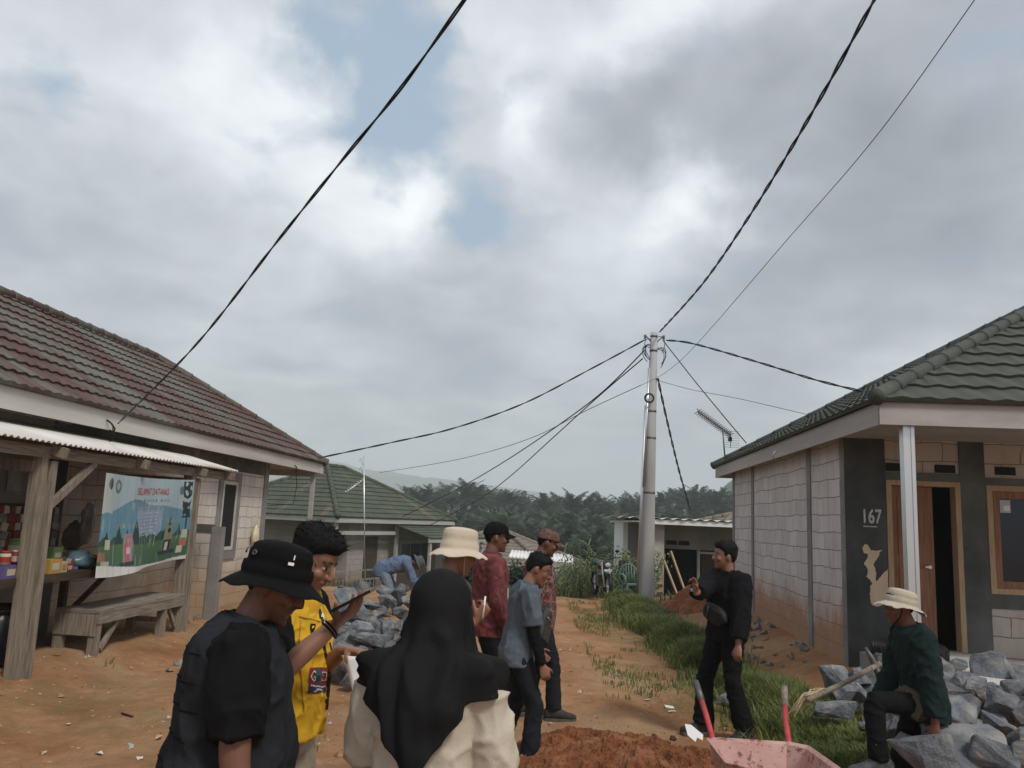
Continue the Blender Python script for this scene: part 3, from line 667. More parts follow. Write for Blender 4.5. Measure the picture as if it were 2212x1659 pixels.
for i in range(48):                                                     # loose packets between the boxes
    px_ = random.choice([5, 20, 48, 70, 98, 118, 136, 150, 158, 196, 202])+U(-5, 5); x = U(.42, .8); mm = random.choice([M_red, M_yelp, M_purp, M_grnp, M_bluep, M_brn, M_cream])
    o = MB().rings([[V((a*.05*k_, b_*.012*(1.6-k_), z)) for a, b_ in ((-1, -1), (1, -1), (1, 1), (-1, 1))] for z, k_ in ((0, 1), (.06, .9), (.125, 1.0))], 0, False).build('packet', mm, None, L(x, ky(px_, x), 1.047)); o.rotation_euler = (U(-.2, .2), 0, U(0, 3)); tag(o, 'small bright snack packet standing among the cartons on the stall counter', 'packet', 'snack packets on the stall counter')
def crumple(name, p, r, m, label, cat, seed, n=14):
    mb = MB().ball((0, 0, 0), r, n); mb.v = [tuple(V(q)*(1+.35*noise.noise(V(q)*9+V((seed, 0, 0)))+.2*noise.noise(V(q)*25))) for q in mb.v]
    return tag(mb.build(name, m, None, p), label, cat)
M_bagb = mat('teal_plastic', (.05, .10, .13), (.09, .16, .19), .3, 5, .4, spec=.6)
crumple('plastic_bag', L(.68, ky(173, .68), 1.14), (.14, .18, .10), M_bagb, 'teal plastic bag of goods at the far part of the counter', 'bag', 3)
M_clear = mat('clear_plastic', (.30, .29, .27), (.20, .19, .18), .25, 6, .6, spec=.7)
crumple('plastic_bag', L(.40, ky(178, .40), 1.52), (.07, .12, .24), M_clear, 'clear crumpled plastic bag hanging by the grey column over the counter', 'bag', 8)
crumple('plastic_bag', L(.3, ky(150, .3), 1.36), (.08, .16, .18), mat('dark_goods', (.06, .05, .045), (.13, .11, .09), .5, 8, .5), 'dark bundle of goods hanging behind the stall front post', 'bag', 11)
# rows of sachets hanging at the back wall
for i in range(24):
    mb = MB(); y = -9.0+i*.1; mi = random.choice([0, 1, 2, 3, 4, 0, 3])
    for k in range(6):
        z = 1.66-k*.088; mb.box((U(-.01, .01), U(-.01, .01), z), (.03, .088, .082), Matrix.Rotation(U(-.15, .15), 3, 'X') @ Matrix.Rotation(U(-.3, .3), 3, 'Z'), (mi+(k % 2)*(i % 3)) % 5, .006)
    o = mb.build('sachet_strip', [M_cream, simple('dull_red', (.20, .04, .03)) if i == 0 else bpy.data.materials['dull_red'], M_clear, bpy.data.materials['dark_goods'], M_brn], None, L(.12, y, 0)); o.rotation_euler = (0, 0, R(-3))
    tag(o, 'strip of dark snack sachets hanging in the rows behind the stall counter', 'sachets', 'snack sachet strips hanging in the stall')
MB().b6(.05, .09, -10.8, -6.62, 1.70, 1.73).build('hanging_rail', M_wooddk, KS)
o = MB().b6(0, .006, -.14, .14, 0, .28).build('paper_sheet', M_clear, None, L(.012, ky(8, .012), 1.86)); tag(o, 'faded paper sheet stuck on the grey stall wall', 'paper')
o = MB().lathe([(.05, 0), (.26, 0), (.30, .30), (.29, .52), (.26, .53), (.05, .50)], 24, cap=True).build('drum', simple('black_plastic', (.012, .013, .014), .25, spec=.6), None, L(.55, ky(14, .55), .2)); tag(o, 'shiny black plastic tub on the ground under the stall counter', 'tub')
MB().lathe([(.29, .50), (.315, .51), (.315, .54), (.28, .545)], 24).build('rim', bpy.data.materials['black_plastic'], o)
# bench
gz = terrain(L(.8, -6.5, 0).x, L(.8, -6.5, 0).y)
BN = empty('bench', L(.80, -7.2, gz), R(-3), 'low weathered plank bench standing under the welcome banner', 'bench')
mb = MB(); mb.b6(-.24, .26, 0, 2.1, .40, .44, jit=.004); mb.build('seat', M_woodh, BN)
MB().b6(.235, .262, .0, 2.08, .29, .398, jit=.004).build('front_rail', M_woodh, BN)
MB().b6(-.24, .23, -.0, .03, .17, .398, jit=.006).build('end_board', M_wood, BN)
for x, y in ((-.22, .05), (.17, .05), (-.22, 1.6), (.17, 1.6)): MB().beam((x+.03, y, -.08), (x+.03, y, .395), .1, .075).build('leg', M_wood, BN)
MB().beam((.2, .18, .0), (.2, .52, .30), .05, .04, 0, (1, 0, 0)).build('brace', M_wood, BN)
MB().beam((.2, 2.0, .02), (.2, 1.75, .30), .05, .04, 0, (1, 0, 0)).build('brace', M_wood, BN)
MB().beam((-.18, 1.63, .15), (.2, 1.63, .15), .04, .06).build('stretcher', M_wood, BN)
# welcome banner
def banner_col(u, v):
    """printed colours, u right 0..1, v up 0..1"""
    n = noise.noise(V((u*7, v*7, 0)))
    c = V((.27, .36, .40)).lerp(V((.33, .45, .50)), v)
    if u < .16 and v > .45: c = c.lerp(V((.55, .55, .47)), .6*(1-u/.16))
    h = .62+.13*math.exp(-((u-.33)/.16)**2)+.06*math.exp(-((u-.62)/.2)**2)+.01*n
    if v < h and u > .1: c = V((.10, .245, .33))
    h2 = .5+.12*math.exp(-((u-.05)/.13)**2)+.13*math.exp(-((u-.95)/.2)**2)+.08*math.exp(-((u-.45)/.18)**2)
    if v < h2: c = V((.06, .21, .31)).lerp(V((.09, .26, .37)), v/.6)
    if abs(u-.5) < .14 and .3 < v < .68: c = c.lerp(V((.24, .32, .44)), .8)
    t = .33+.05*abs(math.sin(u*31))+.03*n
    if v < t: c = V((.025, .085, .055))
    for tu, th in ((.19, .5), (.36, .56), (.27, .46), (.74, .56), (.87, .46), (.68, .42), (.06, .44), (.95, .40)):
        if v < th and abs(u-tu) < (th-v)*.22 and v > .2: c = V((.018, .05, .05))
    if v < .29+.02*math.sin(u*9): c = V((.07, .155, .055)).lerp(V((.03, .13, .075)), 1-v/.3)
    if abs(u-.93) < .05+.02*n and .52 < v < .98 and noise.noise(V((u*30, v*14, 5))) > -.15: c = V((.015, .03, .03))
    if abs(u-.945) < .008 and .3 < v < .55: c = V((.015, .03, .03))
    def el(cu, cv, ru, rv): return ((u-cu)/ru)**2+((v-cv)/rv)**2 < 1
    if el(.06, .90, .022, .055): c = V((.06, .06, .035))
    if el(.145, .88, .036, .07): c = V((.10, .17, .20)); c = V((.35, .38, .35)) if el(.145, .885, .018, .035) else c
    if el(.86, .865, .03, .055): c = V((.09, .15, .18))
    if .235 < u < .325 and .12 < v < .41:                       # left portrait: generic figure in pink
        c = V((.26, .24, .24))
        if el(.285, .33, .025, .06) or (v < .31 and abs(u-.28) < .035): c = V((.42, .09, .13))
        if el(.283, .345, .013, .03): c = V((.38, .24, .17))
        if .20 < v < .27 and abs(u-.285) < .018+.01*n: c = V((.52, .42, .42))
    if .69 < u < .80 and .14 < v < .45:                         # right portrait: generic figure in a dark suit
        c = V((.20, .26, .16))
        if v < .28 and abs(u-.745) < .05: c = V((.025, .03, .035))
        if abs(u-.735) < .018 and v < .25: c = V((.5, .52, .5))
        if el(.745, .335, .02, .055): c = V((.30, .19, .13))
        if el(.745, .385, .022, .03): c = V((.02, .02, .02))
    if .19 < u < .35 and .085 < v < .125: c = V((.02, .05, .06))
    if .64 < u < .86 and .10 < v < .15: c = V((.02, .045, .06))
    for (a, b_, p, q, cc) in ((.0, .06, .14, .24, (.30, .15, .09)), (.03, .10, .05, .15, (.45, .40, .30)), (.05, .10, .26, .36, (.5, .48, .36)), (.12, .16, .03, .09, (.40, .27, .10)), (.90, .97, .17, .26, (.48, .12, .07)), (.88, .94, .09, .18, (.52, .48, .38)), (.91, .97, .27, .38, (.42, .45, .33))):
        if a < u < b_ and p < v < q: c = V(cc)
    # small print lines too worn to read
    for lv, la, lb, ww, cc in ((.745, .30, .70, .018, (.12, .13, .2)), (.655, .30, .62, .014, (.12, .13, .2)), (.485, .16, .42, .02, (.28, .30, .16)), (.49, .70, .88, .02, (.28, .30, .16))):
        if la < u < lb and abs(v-lv) < ww and math.sin(u*210+3*math.sin(u*37)) > .1: c = c.lerp(V(cc), .75)
    for k in range(7):
        if .4 < u < .6 and abs(v-(.61-.04*k)) < .006 and math.sin(u*300+k*2.1*math.sin(u*50)) > 0: c = c.lerp(V((.5, .55, .62)), .7)
    if v < .035+.02*math.sin(u*6+1)+.06*(1-u)*(1-u): c = V((.62, .61, .58))
    f = 1-.22*max(0, noise.noise(V((u*40, v*3, 2))))
    if noise.noise(V((u*70, v*5, 7))) > .42: c = c.lerp(V((.45, .5, .5)), .35)
    c = c*f; g_ = (c.x+c.y+c.z)/3; return c.lerp(V((g_, g_, g_)), .18)
NU, NV = 230, 150; BW_, y0b = 2.25, -7.42
def bpos(u, v):
    bot = .985+.05*u+.05*sm(.35, 1, u)-.02*math.sin(u*7)*(1-u); top = 2.10+.03*u-.02*math.sin(math.pi*u)
    z = bot+(top-bot)*v
    x = 1.075+.018*math.sin(u*8+v*2)*(1-v*.7)+.012*math.sin(u*19+1)+(.05*(1-v)**3*math.sin(u*5+.5))
    return L(x-.03, y0b+BW_*u, z)
bm_ = MB(); bm_.add([bpos(i/NU, j/NV) for j in range(NV+1) for i in range(NU+1)], [(j*(NU+1)+i, j*(NU+1)+i+1, (j+1)*(NU+1)+i+1, (j+1)*(NU+1)+i) for j in range(NV) for i in range(NU)], 0, True)
def attr_mat(name, rough=.6, spec=.3, bmp=0.):
    m, nt, b = nt_new(name); a = nd(nt, 'Attribute', attribute_name='Col'); lk(nt, a.outputs['Color'], b.inputs['Base Color']); b.inputs['Roughness'].default_value = rough; b.inputs['Specular IOR Level'].default_value = spec
    if bmp: bump(nt, b, tex_noise(nt, nd(nt, 'TexCoord').outputs['Object'], 260, 4, .6), bmp, .001)
    return m
def paint(me, fn):
    a = me.color_attributes.new('Col', 'FLOAT_COLOR', 'POINT'); dat = []
    for i, v in enumerate(me.vertices): c = fn(i, v.co); dat += [c[0], c[1], c[2], 1.]
    a.data.foreach_set('color', dat)
me = bm_.mesh('welcome_banner', attr_mat('banner_print', .5, .35))
paint(me, lambda i, co: banner_col((i % (NU+1))/NU, (i//(NU+1))/NV))
BNR = tag(put('welcome_banner', me), 'torn printed welcome banner with blue mountains hung on the stall above the bench', 'banner')
def banner_text(s_, u0, v0, hgt, m, off, sx):
    cu = bpy.data.curves.new('t', 'FONT'); cu.body = s_; cu.size = 1; cu.resolution_u = 3
    tmp = bpy.data.objects.new('t', cu); COL.objects.link(tmp); bpy.context.view_layer.update()
    me = bpy.data.meshes.new_from_object(tmp.evaluated_get(bpy.context.evaluated_depsgraph_get())); bpy.data.objects.remove(tmp)
    wd_ = max(v.co.x for v in me.vertices)
    for v in me.vertices:
        p = bpos(u0+v.co.x/wd_*sx, v0+v.co.y*hgt); v.co = p+V((off, -off*.06, 0))
    me.materials.clear(); me.materials.append(m); return put('headline', me, BNR)
banner_text('SELAMAT DATANG', .333, .815, .105, simple('headline_red', (.45, .035, .03)), .005, .335)
mbt = MB()
for (u, v) in ((.0, 1.), (1., 1.)): p = bpos(u, v); mbt.tube([p, p+V((-.04, 0, .12))], .004, 5)
# yellowish bag on the block wall
mb = MB().ball((0, 0, 0), (.06, .11, .2), 14); mb.v = [((q[0]*(1.15-q[2]*1.8)), q[1]*(1.05-q[2]*2.2), q[2]*(1+.1*noise.noise(V(q)*12))) for q in mb.v]
mb.tube([(0, -.05, .17), (0, -.02, .30), (-.03, 0, .38), (0, .02, .30), (0, .05, .17)], .006, 5)
tag(mb.build('carrier_bag', mat('pale_yellow_plastic', (.52, .48, .27), (.62, .59, .40), .4, 12, .3), None, L(.09, .05, 1.27)), 'pale yellow carrier bag hanging from a nail on the left house wall', 'bag')
# ================= rough stones =================
import bmesh
M_rock = mat('grey_quarry_stone', (.085, .092, .104), (.21, .225, .245), .85, 2.9, 1., 13, spec=.35, lo=.3, hi=.7, bd=.03, rnd=.3, c3=(.29, .28, .265))
M_rockb = mat('brownish_stone', (.15, .135, .12), (.30, .27, .23), .9, 2.6, .8, 9, bd=.03, rnd=.2, c3=(.25, .17, .10))
def rock_mesh(seed):
    rnd = random.Random(seed); bm = bmesh.new()
    for k in range(15):
        v = V((rnd.uniform(-1, 1), rnd.uniform(-1, 1), rnd.uniform(-1, 1))); mx_ = max(abs(q) for q in v)
        v = v/mx_*rnd.uniform(.75, 1.05) if k < 11 else v.normalized()*rnd.uniform(.9, 1.15)
        bm.verts.new((v.x*.5, v.y*.42*rnd.uniform(.9, 1.1), v.z*.36))
    r_ = bmesh.ops.convex_hull(bm, input=bm.verts); bmesh.ops.delete(bm, geom=[g for g in r_['geom_interior'] if isinstance(g, bmesh.types.BMVert)], context='VERTS')
    bmesh.ops.dissolve_limit(bm, angle_limit=R(14), verts=bm.verts, edges=bm.edges)
    bmesh.ops.bevel(bm, geom=bm.edges[:]+bm.verts[:], offset=.022, segments=2, profile=.6, affect='EDGES', clamp_overlap=True)
    bmesh.ops.triangulate(bm, faces=bm.faces)
    for _ in range(2): bmesh.ops.subdivide_edges(bm, edges=[e for e in bm.edges if e.calc_length() > .06], cuts=1, use_grid_fill=True); bmesh.ops.triangulate(bm, faces=[f for f in bm.faces if len(f.verts) > 4])
    bm.normal_update()
    for v in bm.verts: v.co += v.normal*(.022*noise.noise(v.co*5+V((seed, 0, 0)))+.014*noise.noise(v.co*14+V((0, seed, 0)))+.03*min(0, noise.noise(v.co*3+V((0, 0, seed)))))
    me = bpy.data.meshes.new('stone'); bm.to_mesh(me); bm.free()
    me.materials.append(M_rock)
    for p in me.polygons: p.use_smooth = False
    return me
RM = [rock_mesh(s) for s in range(9)]
RMB = []
for m_ in RM[:4]: q = m_.copy(); q.materials.clear(); q.materials.append(M_rockb); RMB.append(q)
rr = random.Random(5)
def stone(p, size, label, group, cat='stone', me=None, rot=None, sc=None):
    o = bpy.data.objects.new('stone', me or rr.choice(RM)); COL.objects.link(o); o.location = p
    o.rotation_euler = rot or (rr.uniform(-.5, .5), rr.uniform(-.5, .5), rr.uniform(0, 6.3))
    s_ = sc or (rr.uniform(.85, 1.2), rr.uniform(.8, 1.1), rr.uniform(.85, 1.2)); o.scale = (size*s_[0], size*s_[1], size*s_[2]); return tag(o, label, cat, group)
# pile at the lower right
GR = 'stones in the pile at the lower right'; LBL = 'grey angular stone in the pile in front of house 167'
for x, y, w_ in ((2033, 1504, 85), (2087, 1484, 72), (2142, 1454, 92), (2208, 1462, 60), (2022, 1448, 58), (2067, 1553, 105), (2098, 1532, 70), (2177, 1535, 88), (2169, 1568, 70), (2012, 1566, 75), (1992, 1604, 50), (2203, 1600, 75),
                 (2203, 1505, 65), (1797, 1468, 66), (1799, 1530, 76), (1860, 1496, 58), (1858, 1466, 58), (1894, 1466, 50), (1876, 1568, 44), (1904, 1574, 44), (1830, 1500, 46), (1925, 1500, 60), (1960, 1530, 60), (1950, 1480, 50), (1980, 1460, 50),
                 (2065, 1450, 50), (2110, 1500, 60), (2140, 1500, 60), (2220, 1540, 80), (1940, 1590, 60), (1968, 1620, 60), (2150, 1640, 90), (2230, 1650, 90)):
    Y = 9.0-(y-1430)*.0165; p = at(x, y, Y); stone(p, w_*Y/1763*1.12, LBL, GR)
p = at(2108, 1612, 5.75); stone(p, .62, 'largest flat-topped grey slab at the front right of the stone pile', None, me=RM[2], rot=(.25, -.1, .4), sc=(1.25, .8, .75))
p = at(2014, 1650, 5.25); stone(p, .42, 'pale grey stone in the bottom corner beside the crouching man\'s back leg', None, me=RM[4], rot=(.1, .2, 2.0))
p = at(1902, 1424, 9.0); stone(p, .2, 'small pale stone by the black tyre', None)
for i in range(62):                                                     # the body of the heap
    a = rr.random(); Y = 5.2+3.9*a; x = rr.uniform(3.0+.12*(Y-5.2), 6.2)
    if x < 3.25 and Y < 6.6: x += .5
    z = terrain(x, Y)
    stone((x, Y, z+rr.uniform(.03, .14)), rr.uniform(.26, .42), LBL, GR)
for i in range(10): Y = rr.uniform(5.6, 8); stone((rr.uniform(4.6, 6.4), Y, .42), rr.uniform(.3, .45), LBL, GR)
# pile behind the yellow vest
GR2 = 'stones in the pile behind the yellow vest'; LBL2 = 'grey angular stone in the heap behind the man in yellow'
for x, y, w_ in ((751, 1290, 58), (783, 1272, 34), (767, 1330, 78), (805, 1304, 36), (800, 1384, 70), (751, 1362, 50), (838, 1366, 52), (838, 1298, 38), (865, 1290, 40), (865, 1323, 40), (865, 1356, 38), (745, 1435, 36), (748, 1466, 36), (849, 1398, 36),
                 (745, 1275, 34), (827, 1278, 34), (860, 1274, 42), (815, 1335, 40), (785, 1420, 45), (820, 1430, 45), (890, 1300, 45), (890, 1340, 45), (780, 1460, 45), (730, 1330, 40), (840, 1470, 40), (880, 1400, 45), (725, 1390, 42), (905, 1380, 45), (700, 1440, 40), (925, 1440, 45)):
    Y = 10.1-(y-1265)*.0072; p = at(x, y, Y); stone(p, w_*Y/1763*1.1, LBL2, GR2)
for i in range(60):
    a = rr.uniform(0, 6.28); q = math.sqrt(rr.random()); x, Y = -1.6+.56*q*math.cos(a), 9.75+.8*q*math.sin(a)
    stone((x, Y, .08+(1-q*q)*rr.uniform(.05, .68)), rr.uniform(.28, .42), LBL2, GR2)
for i in range(24):                                                     # loose pieces round the worker
    stone((rr.uniform(-2.9, -.7), rr.uniform(10.3, 13.2), .06), rr.uniform(.16, .3), 'loose grey stone lying between the heap and the bending worker', 'loose stones near the bending worker')
# broken masonry at the foot of the right house wall
for i in range(46):
    t_ = rr.random(); q = RH.matrix_basis @ V((-.12-abs(rr.gauss(0, .3)), .3+t_*5.2, 0))
    stone((q.x, q.y, terrain(q.x, q.y)+.01), rr.uniform(.06, .17), 'broken masonry lump at the foot of the block wall of house 167', 'rubble along the right house wall', 'rubble', rr.choice(RMB))
for i in range(18):
    q = L(rr.uniform(.25, 1.5), rr.uniform(-4.4, -1.5), 0)
    stone((q.x, q.y, terrain(q.x, q.y)+.01), rr.uniform(.07, .2), 'brown rubble lump on the ground by the low screen wall', 'rubble by the screen wall', 'rubble', rr.choice(RMB))
for x, y, s_ in ((395, 1418, .22), (370, 1428, .12), (340, 1345, .1), (395, 1350, .16), (415, 1385, .14), (430, 1330, .2)):
    p = gp(x, y, .1); stone((p.x, p.y, terrain(p.x, p.y)+.01), s_, 'flat pale rubble piece on the bare ground between bench and men', 'rubble between bench and men', 'rubble', rr.choice(RMB), sc=(1.2, .9, .5))
p = gp(1575, 1520, .1); stone((p.x, p.y, .1), .24, 'grey stone lying in the grass between the legs of the man in black', None)
# ================= earth heaps =================
M_soil = mat('fresh_red_soil', (.15, .050, .020), (.31, .12, .052), .95, 7, 1., 22, bd=.05, lo=.3, hi=.7, c3=(.36, .17, .085))
def heap(name, cx, cy, rx, ry, h, label, n=80, seed=0, m=M_soil, rough=1.):
    vs = []
    for j in range(n+1):
        for i in range(n+1):
            u, v = i/n*2-1, j/n*2-1; d = math.hypot(u, v)*(1+.25*noise.noise(V((u*1.6+seed, v*1.6, 0))))
            x, y = cx+u*rx, cy+v*ry; k = max(0., 1-d*d)**1.2
            lump = noise.noise(V((x*6, y*6, seed)))*.5+(.45-abs(noise.noise(V((x*11, y*11, seed)))))*1.1+(.4-abs(noise.noise(V((x*23, y*23, seed)))))*.6+.3*abs(noise.noise(V((x*44, y*44, seed))))
            vs.append((x, y, terrain(x, y)-.03+h*k*(.7+.3*noise.noise(V((u*2, v*2, seed))))+.085*rough*lump*min(1, k*4)))
    mb = MB().add(vs, [(j*(n+1)+i, j*(n+1)+i+1, (j+1)*(n+1)+i+1, (j+1)*(n+1)+i) for j in range(n) for i in range(n)], 0, False)
    return tag(mb.build(name, m), label, 'soil heap')
heap('soil_heap', 1.0, 6.42, 1.15, .95, .20, 'heap of freshly dug red soil in front of the wheelbarrow and black shoes', 150, 2)
heap('soil_heap', 4.35, 17.5, 1.15, 1.1, .75, 'reddish soil mound at the end of the grass bank near the pole', 60, 4, rough=.7)
heap('soil_heap', 2.5, 5.68, .50, .42, .36, 'orange clay clods between the wheelbarrow and the standing stone pile', 70, 9)
for i in range(60):
    a = rr.uniform(0, 6.28); q = rr.uniform(.5, 1.25); x, y = 1.0+1.2*q*math.cos(a), 6.42+1.*q*math.sin(a)
    o = bpy.data.objects.new('soil_clod', RMB[i % 4]); COL.objects.link(o)
    if i < 1:
        CL = [m_.copy() for m_ in RMB[:2]]
        for m_ in CL: m_.materials.clear(); m_.materials.append(M_soil)
    o.data = CL[i % 2]; o.location = (x, y, terrain(x, y)+.012+.1*max(0, 1-q)); s_ = rr.uniform(.03, .09); o.scale = (s_, s_, s_); o.rotation_euler = (0, 0, rr.uniform(0, 6))
    tag(o, 'loose red clod scattered round the dug soil heap', 'clod', 'red clods round the soil heap')
for x, y, s_ in ((1890, 1606, .15), (1893, 1575, .11), (1905, 1640, .12)):
    p = at(x, y, 5.75); o = bpy.data.objects.new('clay_lump', CL[0]); COL.objects.link(o); o.location = p; o.scale = (s_*.8, s_*.8, s_*1.5); o.rotation_euler = (0, .1, x)
    o.data = CL[0].copy(); o.data.materials.clear(); o.data.materials.append(bpy.data.materials.get('orange_clay') or mat('orange_clay', (.30, .12, .045), (.42, .20, .09), .95, 6, .8, 20, bd=.03))
    tag(o, 'orange clay lump standing between the crouching man\'s legs', 'clay', 'orange clay lumps by the crouching man')
# litter
M_scr = [simple('scrap_white', (.62, .60, .56)), simple('scrap_grey', (.45, .42, .38)), simple('scrap_tan', (.5, .42, .32))]
for i, (x, y) in enumerate(((1447, 1524), (1452, 1530), (1190, 1560), (1210, 1405), (1300, 1590), (490, 1495), (215, 1625), (280, 1610), (345, 1590), (300, 1640), (1362, 1320), (1364, 1312), (560, 1575), (1475, 1430), (95, 1620), (150, 1560), (1330, 1440), (1400, 1505))):
    p = gp(x, y, .02); z = terrain(p.x, p.y)+.012; mb = MB().box((0, 0, 0), (rr.uniform(.03, .09), rr.uniform(.02, .045), .005), Matrix.Rotation(rr.uniform(0, 6), 3, 'Z') @ Matrix.Rotation(rr.uniform(-.3, .3), 3, 'X'), 0, .012)
    tag(mb.build('paper_scrap', M_scr[i % 3], None, (p.x, p.y, z)), 'small pale scrap of litter on the bare earth', 'litter', 'pale litter scraps on the earth')
p = at(1494, 1584, 6.2); mb = MB(); mb.add([(0, 0, .1), (.16, .02, .0), (.13, 0, -.1), (.08, .03, -.05), (-.01, .02, 0), (0, .03, .1)], [(0, 1, 2, 3, 4)], 0)
mb.v = [(a, b_-.004, c_) for a, b_, c_ in mb.v]; mb.prism([(-.06, .08), (-.0, .075), (.11, -.01), (.10, -.06), (.05, -.035), (.03, -.075), (-.04, -.02)], (0, 0, 0), (.75, 0, 0), (0, .3, .7), .004); mb.f.pop(0); mb.m.pop(0); mb.s.pop(0); mb.uv.clear()
tag(mb.build('paper_scrap', M_paper, None, p), 'torn bright white paper stuck in the red soil heap', 'litter')
# tyre by the porch
TY = empty('tyre', RH.matrix_basis @ V((.40, -.75, .0)), 0, 'old black tyre leaning low beside the porch behind the crouching man', 'tyre')
prof = [(.27, -.07), (.31, -.085), (.35, -.085), (.375, -.06), (.385, 0), (.375, .06), (.35, .085), (.31, .085), (.27, .07), (.29, 0), (.27, -.07)]
MB().lathe(prof, 36, c=(0, 0, .56)).build('casing', M_rub, TY)
mb = MB()
for k in range(36): a = k*math.pi/18; mb.box((.383*math.cos(a), .383*math.sin(a), .56), (.012, .03, .11), Matrix.Rotation(a, 3, 'Z') @ Matrix.Rotation(.5*(-1)**k, 3, 'X'))
mb.build('tread', M_rub, TY)
o = MB().b6(.02, .75, -1.2, -.3, -.1, .47).build('porch_ledge', M_conc, RH)
# ================= wheelbarrow =================
WB = empty('wheelbarrow', (1.53, 4.8, terrain(1.6, 4.8)+.06), 0, 'battered pink wheelbarrow with red handles standing at the bottom of the view', 'wheelbarrow')
def wb_col():
    m, nt, b = nt_new('worn_pink_paint'); tc = nd(nt, 'TexCoord').outputs['Object']
    c = ramp(nt, tex_noise(nt, tc, 5, 8, .7), [(.3, (.40, .19, .165)), (.55, (.47, .28, .245)), (.75, (.50, .37, .32))])
    c = mixc(nt, ramp(nt, tex_noise(nt, vscale(nt, tc, (1, 1, 1), (3, 1, 4)), 17, 7, .7), [(.54, 0.), (.6, .85)]), c, (.12, .035, .03))
    c = mixc(nt, ramp(nt, tex_noise(nt, vscale(nt, tc, (1, 1, 1), (9, 1, 4)), 3.5, 6, .7), [(.55, 0.), (.7, .6)]), c, (.30, .14, .09))
    lk(nt, c, b.inputs['Base Color']); b.inputs['Roughness'].default_value = .6; bump(nt, b, tex_noise(nt, tc, 30, 5, .7), .3, .01); return m
M_wb = wb_col(); M_hnd = mat('red_handle_paint', (.42, .045, .05), (.50, .08, .08), .45, 9, .1, c3=(.30, .06, .05)); M_steel = mat('worn_steel', (.10, .095, .09), (.18, .17, .16), .5, 8, .3, metal=.6)
def tray():
    # rounded-corner tub: rings from the rim down, shell with thickness
    def ring(cx, cy, hx, hy, z, ch, tilt=0.):
        pts = []
        for sx_, sy_ in ((1, -1), (1, 1), (-1, 1), (-1, -1)):
            cs = [(hx*sx_, (hy-ch)*sy_), ((hx-ch)*sx_, hy*sy_)]
            if sx_*sy_ > 0: pts += cs
            else: pts += cs[::-1]
        return [V((cx+x, cy+y, z+tilt*y)) for x, y in pts]
    o_ = [ring(0, .0, .345, .50, .60, .10), ring(0, .0, .325, .48, .585, .10), ring(0, .02, .29, .40, .42, .09), ring(0, .05, .23, .27, .30, .07)]
    i_ = [ring(0, .05, .222, .262, .308, .07), ring(0, .02, .282, .392, .425, .09), ring(0, .0, .317, .472, .59, .10), ring(0, .0, .345, .50, .606, .10)]
    mb = MB(); mb.rings([[p for p in r_] for r_ in o_+i_+o_[:1]], 0, False, False)
    n = 8; mb.add(o_[3], [tuple(range(n))]); mb.add(i_[0], [tuple(range(n-1, -1, -1))]); return mb
mb = tray(); mb.v = [(a+.004*noise.noise(V((a*9, b_*9, c_*9))), b_, c_+.012*noise.noise(V((a*5, b_*5, 0)))) for a, b_, c_ in mb.v]
tr = mb.build('tray', M_wb, WB); mb = MB()
for sx_ in (-1, 1):
    sgn = sx_
    MB().tube([(.12*sgn, -.62, .22), (.16*sgn, -.2, .27), (.20*sgn, .2, .30), (.255*sgn, .52, .50), (.285*sgn, .80, .70), (.31*sgn, .92, .81)], .021, 10).build('handle', M_hnd, WB)
    MB().tube([(.305*sgn, .90, .79), (.335*sgn, 1.03, .91)], .026, 10).build('grip', M_steel if sgn < 0 else M_wood, WB)
    MB().tube([(.19*sgn, .2, .29), (.22*sgn, .34, .0), (.22*sgn, .44, .0), (.23*sgn, .46, .43)], .016, 8).build('leg', M_steel, WB)
wh = MB().lathe([(.10, -.03), (.155, -.045), (.185, -.03), (.195, 0), (.185, .03), (.155, .045), (.10, .03)], 28, rot=Matrix.Rotation(math.pi/2, 3, 'Y'), c=(0, -.62, .195)).build('wheel', M_rub, WB)
MB().lathe([(.01, -.035), (.10, -.03), (.10, .03), (.01, .035)], 20, rot=Matrix.Rotation(math.pi/2, 3, 'Y'), c=(0, -.62, .195), cap=True).build('rim', M_steel, wh)
MB().tube([(-.13, -.62, .195), (.13, -.62, .195)], .012, 8).build('axle', M_steel, WB)
WB.rotation_euler = (R(-5), 0, R(-6)); WB.scale = (.88, .90, .9); WB.location.z -= .02
# pick leaning over the stones
PK = empty('pickaxe', (0, 0, 0), 0, 'pickaxe with a long wooden handle lying over the stones behind the wheelbarrow', 'pickaxe')
a, b_ = at(1745, 1512, 5.9), at(1900, 1434, 6.6); a.z = max(a.z, .35)
MB().tube([a, a.lerp(b_, .5)+V((0, 0, -.01)), b_], [.021, .018, .022], 10).build('shaft', M_wood, PK)
d_ = (b_-a).normalized(); sv = V((.25, -.3, -.9)).normalized(); q = a.lerp(b_, .93)
MB().tube([q+sv*.16+d_*-.03, q+sv*.05, q-sv*.05, q-sv*.15+d_*-.03], [(.006, .02), (.018, .024), (.018, .024), (.006, .01)], 8).build('head', M_steel, PK)
mb = MB()
for k in range(14): mb.tube([a.lerp(b_, .06+.012*k)+V((0, 0, .022)), a.lerp(b_, .05+.012*k)+V((-.05-.02*rr.random(), 0, .03*rr.random())), a.lerp(b_, .02)+V((-.10-.06*rr.random(), -.04*rr.random(), -.06-.06*rr.random()))], .004, 5)
tag(mb.build('straw_rope', mat('straw', (.38, .28, .15), (.50, .40, .25), .9, 20, .2)), 'tuft of straw rope tied where the pick meets the wheelbarrow handle', 'rope')
